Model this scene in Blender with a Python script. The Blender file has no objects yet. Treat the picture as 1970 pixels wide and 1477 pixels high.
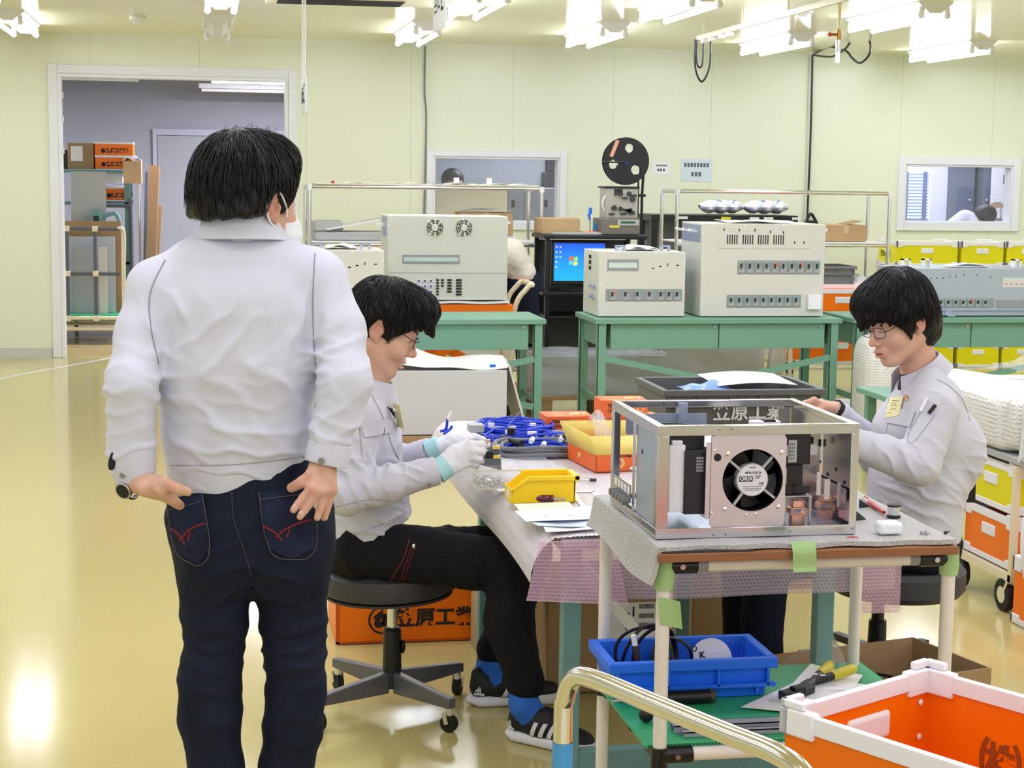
import bpy, math, random
import numpy as np
from mathutils import Vector, Matrix, Euler
PI = math.pi
SC = bpy.context.scene
COL = SC.collection
rnd = random.Random(7)
# materials
MATS = {}
def srgb(r, g, b):
 def f(c):
  c /= 255.0
  return c / 12.92 if c <= .04045 else ((c + .055) / 1.055) ** 2.4
 return (f(r), f(g), f(b), 1.0)
def mat(name, rgb=(200, 200, 200), rough=.5, metal=0.0, spec=.5, noise=0.0, nscale=8.0,
  bump=0.0, bscale=200.0, alpha=1.0, trans=0.0, emit=None, estr=1.0, coat=0.0, rgb2=None,
  stretch=None, tint=None, ior=1.45, rvar=0.0, fuzz=0.0, detail=4.0):
 """one procedural principled material; noise mixes rgb with rgb2 in object space"""
 if name in MATS:
  return MATS[name]
 m = bpy.data.materials.new(name)
 m.use_nodes = True
 nt = m.node_tree
 N, L = nt.nodes, nt.links
 p = N['Principled BSDF']
 p.inputs['Base Color'].default_value = srgb(*rgb)
 p.inputs['Roughness'].default_value = rough
 p.inputs['Metallic'].default_value = metal
 p.inputs['Specular IOR Level'].default_value = spec
 p.inputs['IOR'].default_value = ior
 p.inputs['Alpha'].default_value = alpha
 p.inputs['Transmission Weight'].default_value = trans
 p.inputs['Coat Weight'].default_value = coat
 if fuzz:
  p.inputs['Sheen Weight'].default_value = fuzz
 if emit:
  p.inputs['Emission Color'].default_value = srgb(*emit)
  p.inputs['Emission Strength'].default_value = estr
 if noise or bump or rvar:
  tc = N.new('ShaderNodeTexCoord')
  src = tc.outputs['Object']
  if stretch:
   mp = N.new('ShaderNodeMapping')
   mp.inputs['Scale'].default_value = stretch
   L.new(src, mp.inputs['Vector'])
   src = mp.outputs['Vector']
 if noise or rvar:
  nz = N.new('ShaderNodeTexNoise')
  nz.inputs['Scale'].default_value = nscale
  nz.inputs['Detail'].default_value = detail
  L.new(src, nz.inputs['Vector'])
 if noise:
  mx = N.new('ShaderNodeMix')
  mx.data_type = 'RGBA'
  c = srgb(*rgb)
  c2 = srgb(*rgb2) if rgb2 else tuple(x * .6 for x in c[:3]) + (1,)
  mx.inputs['A'].default_value = c
  mx.inputs['B'].default_value = c2
  mr = N.new('ShaderNodeMapRange')
  mr.inputs['From Min'].default_value = .35
  mr.inputs['From Max'].default_value = .7
  mr.inputs['To Min'].default_value = 0
  mr.inputs['To Max'].default_value = noise
  L.new(nz.outputs['Fac'], mr.inputs['Value'])
  L.new(mr.outputs['Result'], mx.inputs['Factor'])
  L.new(mx.outputs['Result'], p.inputs['Base Color'])
  last = mx.outputs['Result']
 else:
  last = None
 if tint:
  at = N.new('ShaderNodeAttribute')
  at.attribute_name = 'tint'
  mt = N.new('ShaderNodeMix')
  mt.data_type = 'RGBA'
  mt.inputs['A'].default_value = srgb(*rgb)
  mt.inputs['B'].default_value = srgb(*tint)
  if last:
   L.new(last, mt.inputs['A'])
  L.new(at.outputs['Fac'], mt.inputs['Factor'])
  L.new(mt.outputs['Result'], p.inputs['Base Color'])
 if rvar:
  mr2 = N.new('ShaderNodeMapRange')
  mr2.inputs['To Min'].default_value = max(0, rough - rvar)
  mr2.inputs['To Max'].default_value = rough + rvar
  L.new(nz.outputs['Fac'], mr2.inputs['Value'])
  L.new(mr2.outputs['Result'], p.inputs['Roughness'])
 if bump:
  nb = N.new('ShaderNodeTexNoise')
  nb.inputs['Scale'].default_value = bscale
  nb.inputs['Detail'].default_value = 3
  L.new(src, nb.inputs['Vector'])
  bp = N.new('ShaderNodeBump')
  bp.inputs['Strength'].default_value = bump
  bp.inputs['Distance'].default_value = .01
  L.new(nb.outputs['Fac'], bp.inputs['Height'])
  L.new(bp.outputs['Normal'], p.inputs['Normal'])
 MATS[name] = m
 return m
# naming
def tag(o, label=None, cat=None, group=None, kind=None):
 if label: o['label'] = label
 if cat: o['category'] = cat
 if group: o['group'] = group
 if kind: o['kind'] = kind
 return o
def thing(name, label, cat, loc=(0, 0, 0), rz=0.0, group=None):
 o = bpy.data.objects.new(name, None)
 o.empty_display_size = .05
 COL.objects.link(o)
 o.location = loc
 o.rotation_euler = (0, 0, rz)
 return tag(o, label, cat, group)
def world_of(o):
 m = o.matrix_basis.copy()
 while o.parent is not None:
  o = o.parent
  m = o.matrix_basis @ m
 return m
def copy_tree(o, parent=None):
 c = o.copy()
 COL.objects.link(c)
 c.parent = parent
 for ch in list(o.children):
  copy_tree(ch, c)
 return c
def dup(o, loc, label=None, rz=None, group=None):
 c = copy_tree(o)
 c.location = loc
 if rz is not None: c.rotation_euler = (0, 0, rz)
 if label: c['label'] = label
 if group: c['group'] = group
 return c
# mesh builder
def frame_of(d):
 d = Vector(d).normalized()
 u = Vector((0, 0, 1)) if abs(d.z) < .9 else Vector((1, 0, 0))
 x = u.cross(d).normalized()
 return x, d.cross(x), d
class MB:
 """collects shapes in world coordinates; build() links them as ONE mesh object"""
 def __init__(self):
  self.v, self.f, self.mi, self.cur = [], [], [], 0
  self.T = None
 def mat(self, i):
  self.cur = i
  return self
 def xf(self, M=None):
  self.T = M
  return self
 def add(self, vs, fs):
  b = len(self.v)
  if self.T is not None:
   vs = [self.T @ Vector(p) for p in vs]
  self.v.extend(tuple(p) for p in vs)
  self.f.extend(tuple(b + i for i in q) for q in fs)
  self.mi.extend([self.cur] * len(fs))
  return self
 def box(self, x0, x1, y0, y1, z0, z1):
  vs = [(x, y, z) for z in (z0, z1) for y in (y0, y1) for x in (x0, x1)]
  return self.add(vs, [(0, 2, 3, 1), (4, 5, 7, 6), (0, 1, 5, 4), (2, 6, 7, 3), (0, 4, 6, 2), (1, 3, 7, 5)])
 def cbox(self, c, s):
  return self.box(c[0] - s[0] / 2, c[0] + s[0] / 2, c[1] - s[1] / 2, c[1] + s[1] / 2, c[2] - s[2] / 2, c[2] + s[2] / 2)
 def bar(self, a, b, w, h):
  """rectangular bar from a to b, w across, h in the other direction"""
  a, b = Vector(a), Vector(b)
  x, y, d = frame_of(b - a)
  vs = []
  for p in (a, b):
   for i, j in ((-1, -1), (1, -1), (1, 1), (-1, 1)):
    vs.append(p + x * (i * w / 2) + y * (j * h / 2))
  return self.add(vs, [(3, 2, 1, 0), (4, 5, 6, 7), (0, 1, 5, 4), (1, 2, 6, 5), (2, 3, 7, 6), (3, 0, 4, 7)])
 def cyl(self, a, b, r, r2=None, n=16, caps=True):
  a, b = Vector(a), Vector(b)
  r2 = r if r2 is None else r2
  x, y, d = frame_of(b - a)
  vs = []
  for p, q in ((a, r), (b, r2)):
   for i in range(n):
    t = 2 * PI * i / n
    vs.append(p + x * (q * math.cos(t)) + y * (q * math.sin(t)))
  fs = [(i, (i + 1) % n, n + (i + 1) % n, n + i) for i in range(n)]
  if caps:
   fs += [tuple(reversed(range(n))), tuple(range(n, 2 * n))]
  return self.add(vs, fs)
 def tube(self, pts, r, n=10, closed=False, caps=True):
  pts = [Vector(p) for p in pts]
  m = len(pts)
  rs = r if isinstance(r, (list, tuple)) else [r] * m
  vs = []
  nx = None
  for k in range(m):
   if closed:
    d = pts[(k + 1) % m] - pts[k - 1]
   else:
    d = pts[min(k + 1, m - 1)] - pts[max(k - 1, 0)]
   if d.length < 1e-9: d = Vector((0, 0, 1))
   d.normalize()
   if nx is None:
    nx = frame_of(d)[0]
   nx = (nx - d * nx.dot(d))
   if nx.length < 1e-6: nx = frame_of(d)[0]
   nx.normalize()
   ny = d.cross(nx)
   for i in range(n):
    t = 2 * PI * i / n
    vs.append(pts[k] + nx * (rs[k] * math.cos(t)) + ny * (rs[k] * math.sin(t)))
  fs = []
  for k in range(m if closed else m - 1):
   a, b = k * n, ((k + 1) % m) * n
   fs += [(a + i, a + (i + 1) % n, b + (i + 1) % n, b + i) for i in range(n)]
  if caps and not closed:
   fs += [tuple(reversed(range(n))), tuple(range((m - 1) * n, m * n))]
  return self.add(vs, fs)
 def lathe(self, prof, n=24, M=None):
  """profile of (r, z), turned about z, placed by M"""
  M = M or Matrix.Identity(4)
  vs, fs = [], []
  for r, z in prof:
   for i in range(n):
    t = 2 * PI * i / n
    vs.append(M @ Vector((r * math.cos(t), r * math.sin(t), z)))
  for k in range(len(prof) - 1):
   a, b = k * n, (k + 1) * n
   fs += [(a + i, a + (i + 1) % n, b + (i + 1) % n, b + i) for i in range(n)]
  if prof[0][0] > 1e-6: fs.append(tuple(reversed(range(n))))
  if prof[-1][0] > 1e-6: fs.append(tuple(range((len(prof) - 1) * n, len(prof) * n)))
  return self.add(vs, fs)
 def prism(self, poly, M, h):
  """flat outline (x, y) raised by h along z of M"""
  n = len(poly)
  vs = [M @ Vector((x, y, 0)) for x, y in poly] + [M @ Vector((x, y, h)) for x, y in poly]
  fs = [tuple(reversed(range(n))), tuple(range(n, 2 * n))]
  fs += [(i, (i + 1) % n, n + (i + 1) % n, n + i) for i in range(n)]
  return self.add(vs, fs)
 def ball(self, c, r, nu=14, nv=9):
  rx, ry, rz = (r, r, r) if not isinstance(r, (tuple, list)) else r
  vs = [(c[0], c[1], c[2] - rz)]
  for j in range(1, nv):
   p = -PI / 2 + PI * j / nv
   for i in range(nu):
    t = 2 * PI * i / nu
    vs.append((c[0] + rx * math.cos(p) * math.cos(t), c[1] + ry * math.cos(p) * math.sin(t), c[2] + rz * math.sin(p)))
  vs.append((c[0], c[1], c[2] + rz))
  fs = [(0, 1 + (i + 1) % nu, 1 + i) for i in range(nu)]
  for j in range(nv - 2):
   a, b = 1 + j * nu, 1 + (j + 1) * nu
   fs += [(a + i, a + (i + 1) % nu, b + (i + 1) % nu, b + i) for i in range(nu)]
  k = 1 + (nv - 2) * nu
  fs += [(k + i, k + (i + 1) % nu, len(vs) - 1) for i in range(nu)]
  return self.add(vs, fs)
 def grid(self, fn, nu, nv, thick=0.0):
  """sheet fn(u, v) with u, v in 0..1; thick > 0 gives it a second side"""
  P = [[Vector(fn(i / nu, j / nv)) for i in range(nu + 1)] for j in range(nv + 1)]
  vs = [p for row in P for p in row]
  W = nu + 1
  fs = [(j * W + i, j * W + i + 1, (j + 1) * W + i + 1, (j + 1) * W + i) for j in range(nv) for i in range(nu)]
  if thick:
   o = len(vs)
   ns = []
   for j in range(nv + 1):
    for i in range(nu + 1):
     du = P[j][min(i + 1, nu)] - P[j][max(i - 1, 0)]
     dv = P[min(j + 1, nv)][i] - P[max(j - 1, 0)][i]
     q = du.cross(dv)
     ns.append(q.normalized() if q.length > 1e-12 else Vector((0, 0, 1)))
   vs = vs + [p - q * thick for p, q in zip(vs, ns)]
   fs += [tuple(reversed([o + k for k in q])) for q in fs]
   rim = [i for i in range(W)] + [j * W + nu for j in range(1, nv + 1)] + [nv * W + i for i in range(nu - 1, -1, -1)] + [j * W for j in range(nv - 1, 0, -1)]
   fs += [(rim[k], o + rim[k], o + rim[(k + 1) % len(rim)], rim[(k + 1) % len(rim)]) for k in range(len(rim))]
  return self.add(vs, fs)
 def text(self, s, size, M, bold=0.0, depth=.0006, align='LEFT', shear=0.0, sx=1.0, spacing=1.0):
  """lettering lying in the xy plane of M"""
  c = bpy.data.curves.new('lettering', 'FONT')
  c.body, c.size, c.offset, c.extrude, c.shear = s, size, bold, depth, shear
  c.align_x, c.align_y, c.resolution_u, c.space_character = align, 'CENTER', 3, spacing
  o = bpy.data.objects.new('lettering', c)
  COL.objects.link(o)
  dg = bpy.context.evaluated_depsgraph_get()
  me = bpy.data.meshes.new_from_object(o.evaluated_get(dg))
  bpy.data.objects.remove(o)
  vs = [M @ Vector((v.co.x * sx, v.co.y, v.co.z)) for v in me.vertices]
  fs = [tuple(p.vertices) for p in me.polygons]
  bpy.data.meshes.remove(me)
  bpy.data.curves.remove(c)
  return self.add(vs, fs)
 def build(self, name, mats, parent=None, bev=0.0, seg=2, smooth=35, sub=0, loc=None, label=None):
  mats = mats if isinstance(mats, (list, tuple)) else [mats]
  me = bpy.data.meshes.new(name)
  vs = self.v
  if parent is not None:
   W = world_of(parent).inverted()
   vs = [W @ Vector(p) for p in vs]
  elif loc is not None:
   l = Vector(loc)
   vs = [Vector(p) - l for p in vs]
  me.from_pydata([tuple(p) for p in vs], [], self.f)
  for m in mats: me.materials.append(m)
  me.polygons.foreach_set('material_index', self.mi)
  me.update()
  if smooth:
   me.polygons.foreach_set('use_smooth', [True] * len(me.polygons))
   me.set_sharp_from_angle(angle=math.radians(smooth))
  o = bpy.data.objects.new(name, me)
  COL.objects.link(o)
  o.parent = parent
  if parent is None and loc is not None: o.location = loc
  if bev:
   b = o.modifiers.new('bevel', 'BEVEL')
   b.width, b.segments, b.limit_method, b.angle_limit = bev, seg, 'ANGLE', math.radians(40)
   b.harden_normals = False
  if sub:
   s = o.modifiers.new('subsurf', 'SUBSURF')
   s.levels = s.render_levels = sub
  if label: o['label'] = label
  return o
def part(name, m, parent, fn, **k):
 b = MB()
 fn(b)
 return b.build(name, m, parent, **k)
def mtx(origin, x, y):
 """matrix whose local x, y run along the given world directions"""
 x, y = Vector(x).normalized(), Vector(y).normalized()
 z = x.cross(y)
 M = Matrix((x, y, z)).transposed().to_4x4()
 M.translation = Vector(origin)
 return M
def front(o):
 """writing plane facing the camera side (-Y), x to the right, z up"""
 return mtx(o, (1, 0, 0), (0, 0, 1))
def bez(pts, n=12):
 """smooth Catmull-Rom curve through pts"""
 P = [Vector(p) for p in pts]
 out = []
 for i in range(len(P) - 1):
  p0, p1, p2, p3 = P[max(i - 1, 0)], P[i], P[i + 1], P[min(i + 2, len(P) - 1)]
  for k in range(n):
   t = k / n
   out.append(.5 * ((2 * p1) + (p2 - p0) * t + (2 * p0 - 5 * p1 + 4 * p2 - p3) * t * t + (3 * p1 - p0 - 3 * p2 + p3) * t ** 3))
 out.append(P[-1])
 return out
# camera
CAMZ = 1.60
cam_d = bpy.data.cameras.new('camera')
cam = bpy.data.objects.new('camera', cam_d)
COL.objects.link(cam)
def set_camera(yaw=.180, pitch=.1218, roll=.0132, f=3300.0):
 F = Vector((math.sin(yaw) * math.cos(pitch), math.cos(yaw) * math.cos(pitch), -math.sin(pitch)))
 R = Vector((math.cos(yaw), -math.sin(yaw), 0))
 U = R.cross(F)
 R2 = R * math.cos(roll) + U * math.sin(roll)
 U2 = U * math.cos(roll) - R * math.sin(roll)
 M = Matrix((R2, U2, -F)).transposed().to_4x4()
 M.translation = (0, 0, CAMZ)
 cam.matrix_world = M
 cam_d.sensor_width = 36.0
 cam_d.lens = f / 1970.0 * 36.0
 cam_d.clip_start, cam_d.clip_end = .05, 100
set_camera()
SC.camera = cam
# pixel -> point helper
_Mc = np.array(cam.matrix_world.to_3x3())
def ray(px, py):
 return _Mc @ np.array([(px - 985.0) / 3300.0, (738.5 - py) / 3300.0, -1.0])
def at(px, py, Y):
 """point of the hall at distance Y from the camera wall that lies on the sight line of a photo pixel"""
 d = ray(px, py)
 return Vector(np.array([0, 0, CAMZ]) + d * (Y / d[1]))
def atz(px, py, z):
 d = ray(px, py)
 return Vector(np.array([0, 0, CAMZ]) + d * ((z - CAMZ) / d[2]))
# soft bodies: blended volumes turned into one continuous skin
def _smin(a, b, k):
 if k <= 0: return np.minimum(a, b)
 h = np.clip(.5 + .5 * (b - a) / k, 0, 1)
 return b + (a - b) * h - k * h * (1 - h)
class Prim:
 def __init__(s, fn, c, R): s.fn, s.c, s.R = fn, np.array(c, float), R
def RC(a, b, ra, rb=None):
 a, b = np.array(a, float), np.array(b, float)
 rb = ra if rb is None else rb
 ab = b - a; L2 = max(ab @ ab, 1e-12)
 def fn(P):
  t = np.clip((P - a) @ ab / L2, 0, 1)
  return np.linalg.norm(P - a - t[:, None] * ab, axis=1) - (ra + t * (rb - ra))
 return Prim(fn, (a + b) / 2, np.sqrt(L2) / 2 + max(ra, rb))
def _ell(q, r):
 k0 = np.linalg.norm(q / r, axis=1)
 k1 = np.linalg.norm(q / (r * r), axis=1)
 return np.where(k1 > 1e-9, k0 * (k0 - 1) / np.maximum(k1, 1e-9), -np.min(r))
def EL(c, r, R=None):
 c, r = np.array(c, float), np.array(r, float)
 Rm = None if R is None else np.array(R, float)
 def fn(P):
  q = P - c
  if Rm is not None: q = q @ Rm
  return _ell(q, r)
 return Prim(fn, c, r.max())
def EC(a, b, ra, rb, x=(1, 0, 0)):
 """elliptical limb: ra, rb = (radius along x, radius across) at both ends"""
 a, b = np.array(a, float), np.array(b, float)
 d = b - a; L = np.linalg.norm(d); d = d / L
 x = np.array(x, float); x = x - d * (x @ d); x /= np.linalg.norm(x)
 y = np.cross(d, x)
 def fn(P):
  q = P - a
  w = q @ d
  t = np.clip(w / L, 0, 1)
  rx = ra[0] + t * (rb[0] - ra[0]); ry = ra[1] + t * (rb[1] - ra[1])
  rw = np.minimum(rx, ry) * .8
  Q = np.stack([q @ x, q @ y, w - t * L], 1)
  r = np.stack([rx, ry, rw], 1)
  k0 = np.linalg.norm(Q / r, axis=1); k1 = np.linalg.norm(Q / (r * r), axis=1)
  return np.where(k1 > 1e-9, k0 * (k0 - 1) / np.maximum(k1, 1e-9), -rw)
 return Prim(fn, (a + b) / 2, L / 2 + max(ra[0], ra[1], rb[0], rb[1]))
def BX(c, h, r=.003, R=None):
 c, h = np.array(c, float), np.array(h, float) - r
 Rm = None if R is None else np.array(R, float)
 def fn(P):
  q = P - c
  if Rm is not None: q = q @ Rm
  q = np.abs(q) - h
  return np.linalg.norm(np.maximum(q, 0), axis=1) + np.minimum(q.max(1), 0) - r
 return Prim(fn, c, np.linalg.norm(h) + r)
def PL(p, n):
 """half space on the side n points away from"""
 p, n = np.array(p, float), np.array(n, float); n = n / np.linalg.norm(n)
 return Prim(lambda P: (P - p) @ n, p, 99.0)
class Xf:
 """rigid placement of local parts: columns of R are the local axes"""
 def __init__(s, o, fwd, up, k=1.0):
  f = np.array(fwd, float); f /= np.linalg.norm(f)
  u = np.array(up, float); u = u - f * (u @ f); u /= np.linalg.norm(u)
  s.o, s.R, s.k = np.array(o, float), np.stack([f, np.cross(u, f), u], 1), k
 def __call__(s, p): return s.o + s.k * (s.R @ np.array(p, float))
 def d(s, p): return s.R @ np.array(p, float)
 def loc(s, P): return (P - s.o) @ s.R / s.k
 def el(s, c, r, R=None):
  Rm = s.R if R is None else s.R @ np.array(R)
  return EL(s(c), np.array(r) * s.k, Rm)
 def rc(s, a, b, ra, rb=None): return RC(s(a), s(b), ra * s.k, (ra if rb is None else rb) * s.k)
 def bx(s, c, h, r=.003): return BX(s(c), np.array(h) * s.k, r, s.R)
def sdf_eval(ops, P):
 d = None
 for op, pr, k in ops:
  v = pr.fn(P)
  if d is None:
   d = v if op == 'u' else np.full(len(P), .05)
   if op == 'u': continue
  if op == 'u': d = _smin(d, v, k)
  elif op == 's': d = -_smin(-d, v, k)
  elif op == 'i': d = -_smin(-d, -v, k)
 return d
def surface(ops, vs, pad=.02):
 """skin of the blended volume on a grid of step vs; returns verts, quads"""
 adds = [p for o, p, k in ops if o == 'u']
 lo = np.min([p.c - p.R for p in adds], 0) - pad
 hi = np.max([p.c + p.R for p in adds], 0) + pad
 B = 12
 n = (np.ceil((hi - lo) / vs / B).astype(int) * B) + 1
 F = np.full(n, .05, np.float32)
 br = B * vs * .5 * 1.75 + .03
 g = np.arange(B + 1) * vs
 G = np.stack(np.meshgrid(g, g, g, indexing='ij'), -1).reshape(-1, 3)
 C = np.array([p.c for o, p, k in ops]); RR = np.array([p.R for o, p, k in ops])
 isadd = np.array([o == 'u' for o, p, k in ops])
 for i in range(0, n[0] - 1, B):
  for j in range(0, n[1] - 1, B):
   for k in range(0, n[2] - 1, B):
    o = lo + np.array([i, j, k]) * vs
    bc = o + B * vs / 2
    near = np.linalg.norm(C - bc, axis=1) - RR < br
    if not (near & isadd).any(): continue
    d = sdf_eval([ops[q] for q in np.nonzero(near)[0]], o + G)
    F[i:i + B + 1, j:j + B + 1, k:k + B + 1] = d.reshape(B + 1, B + 1, B + 1)
 ins = F < 0
 c8 = [(a, b, c) for a in (0, 1) for b in (0, 1) for c in (0, 1)]
 m = [s - 1 for s in n]
 cnt = np.zeros(m, np.int8)
 for a, b, c in c8:
  cnt += ins[a:a + m[0], b:b + m[1], c:c + m[2]]
 act = (cnt > 0) & (cnt < 8)
 idx = np.argwhere(act)
 I = np.full(m, -1, np.int32); I[act] = np.arange(len(idx))
 acc = np.zeros((len(idx), 3)); num = np.zeros(len(idx))
 val = {c: F[idx[:, 0] + c[0], idx[:, 1] + c[1], idx[:, 2] + c[2]] for c in c8}
 for c in c8:
  for ax in range(3):
   if c[ax]: continue
   e = list(c); e[ax] = 1; e = tuple(e)
   va, vb = val[c], val[e]
   x = (va < 0) != (vb < 0)
   t = np.where(x, va / np.where(x, va - vb, 1), 0)
   p = np.tile(np.array(c, float), (len(idx), 1)); p[:, ax] += t
   acc += p * x[:, None]; num += x
 V = lo + (idx + acc / num[:, None]) * vs
 Q = []
 for ax in range(3):
  b, c = (ax + 1) % 3, (ax + 2) % 3
  sl0 = [slice(None)] * 3; sl1 = [slice(None)] * 3
  sl0[ax] = slice(0, n[ax] - 1); sl1[ax] = slice(1, n[ax])
  for s in (b, c):
   sl0[s] = slice(1, n[s] - 1); sl1[s] = slice(1, n[s] - 1)
  A, Bv = ins[tuple(sl0)], ins[tuple(sl1)]
  e = np.argwhere(A != Bv)
  flip = A[e[:, 0], e[:, 1], e[:, 2]]
  e = e.copy(); e[:, b] += 1; e[:, c] += 1
  def cell(db, dc):
   q = e.copy(); q[:, b] += db; q[:, c] += dc
   return I[q[:, 0], q[:, 1], q[:, 2]]
  q = np.stack([cell(-1, -1), cell(0, -1), cell(0, 0), cell(-1, 0)], 1)
  q[~flip] = q[~flip][:, ::-1]
  Q.append(q)
 Q = np.concatenate(Q)
 return V, Q[(Q >= 0).all(1)]
def relax(V, Q, it=2, lam=.5):
 for _ in range(it):
  A = np.zeros_like(V); n = np.zeros(len(V))
  for k in range(4):
   a, b = Q[:, k], Q[:, (k + 1) % 4]
   for ax in range(3):
    A[:, ax] += np.bincount(a, V[b, ax], len(V)) + np.bincount(b, V[a, ax], len(V))
   n += np.bincount(a, minlength=len(V)) + np.bincount(b, minlength=len(V))
  V = V + lam * (A / np.maximum(n, 1)[:, None] - V)
 return V
def vnormals(V, Q):
 fn = np.cross(V[Q[:, 2]] - V[Q[:, 0]], V[Q[:, 3]] - V[Q[:, 1]])
 N = np.zeros_like(V)
 for k in range(4):
  for ax in range(3):
   N[:, ax] += np.bincount(Q[:, k], fn[:, ax], len(V))
 return N / np.maximum(np.linalg.norm(N, axis=1), 1e-12)[:, None]
def wave_noise(P, wl, seed=0, n=7):
 r = np.random.default_rng(seed)
 o = np.zeros(len(P))
 for i in range(n):
  k = r.normal(size=3); k *= (2 * PI / wl) * r.uniform(.6, 1.5) / np.linalg.norm(k)
  o += np.sin(P @ k + r.uniform(0, 6.28))
 return o / math.sqrt(n / 2) * .6
def folds(P, specs):
 """cloth creases: (centre, direction across the crease, reach, depth, wave length)"""
 o = np.zeros(len(P))
 wp = wave_noise(P, .09, 5) * 1.1
 for c, d, R, A, w in specs:
  c, d = np.array(c, float), np.array(d, float)
  d = d / np.linalg.norm(d)
  q = P - c
  e = np.exp(-(q * q).sum(1) / (R * R))
  ph = 2 * PI * (q @ d) / w + wp
  s = np.exp(2.2 * (np.sin(ph) - 1)) * 1.9 - .45
  o += A * e * s
 return o
def np_mesh(name, V, Q, m, parent=None, tint=None, smooth=True):
 me = bpy.data.meshes.new(name)
 if parent is not None:
  W = np.array(world_of(parent).inverted())
  V = V @ W[:3, :3].T + W[:3, 3]
 nv, nf = len(V), len(Q)
 k = Q.shape[1]
 me.vertices.add(nv); me.vertices.foreach_set('co', np.ascontiguousarray(V, np.float32).ravel())
 me.loops.add(nf * k); me.loops.foreach_set('vertex_index', np.ascontiguousarray(Q, np.int32).ravel())
 me.polygons.add(nf)
 me.polygons.foreach_set('loop_start', np.arange(0, nf * k, k, dtype=np.int32))
 me.update(calc_edges=True)
 me.validate()
 if smooth: me.polygons.foreach_set('use_smooth', np.ones(len(me.polygons), bool))
 if tint is not None and len(me.vertices) == nv:
  a = me.attributes.new('tint', 'FLOAT', 'POINT')
  a.data.foreach_set('value', np.ascontiguousarray(tint, np.float32))
 for x in (m if isinstance(m, (list, tuple)) else [m]): me.materials.append(x)
 o = bpy.data.objects.new(name, me)
 COL.objects.link(o)
 o.parent = parent
 return o
def soft(name, ops, vs, m, parent=None, disp=None, it=2, tint=None, keep=None):
 V, Q = surface(ops, vs)
 V = relax(V, Q, it)
 if disp is not None:
  N = vnormals(V, Q)
  V = V + N * disp(V)[:, None]
  V = relax(V, Q, 1, .35)
 o = np_mesh(name, V, Q, m, parent, tint(V) if tint else None)
 return o, V, Q
from mathutils.bvhtree import BVHTree
def bvh_of(V, Q): return BVHTree.FromPolygons([tuple(p) for p in V], [tuple(int(i) for i in q) for q in Q])
def onto(bvh, px, py, off=.002, fallback=None):
 """the point of a garment under a photo pixel, lifted off the cloth"""
 d = Vector(ray(px, py)).normalized()
 h = bvh.ray_cast(Vector((0, 0, CAMZ)), d)
 if h[0] is None: return fallback
 n = h[1] if h[1].dot(d) < 0 else -h[1]
 return h[0] + n * off
def patch(b, bvh, quad, nu=8, nv=8, off=.003, thick=.003):
 """sewn-on cloth patch between four photo corners (tl, tr, br, bl), following the garment"""
 pts = []
 last = None
 for j in range(nv + 1):
  for i in range(nu + 1):
   u, v = i / nu, j / nv
   x = (1 - v) * ((1 - u) * quad[0][0] + u * quad[1][0]) + v * ((1 - u) * quad[3][0] + u * quad[2][0])
   y = (1 - v) * ((1 - u) * quad[0][1] + u * quad[1][1]) + v * ((1 - u) * quad[3][1] + u * quad[2][1])
   p = onto(bvh, x, y, off, last)
   last = p
   pts.append(p)
 if any(p is None for p in pts): return b
 W = nu + 1
 return b.grid(lambda u, v: pts[round(v * nv) * W + round(u * nu)], nu, nv, thick)
def seam(b, bvh, line, r=.0012, off=.0008, n=6):
 pts = []
 L = [Vector((x, y, 0)) for x, y in line]
 for q in bez(L, n) if len(L) > 2 else [L[0].lerp(L[1], k / n) for k in range(n + 1)]:
  p = onto(bvh, q.x, q.y, off)
  if p is not None and (not pts or (p - pts[-1]).length < .08): pts.append(p)
 if len(pts) > 1: b.tube(pts, r, 5)
 return b
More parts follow.
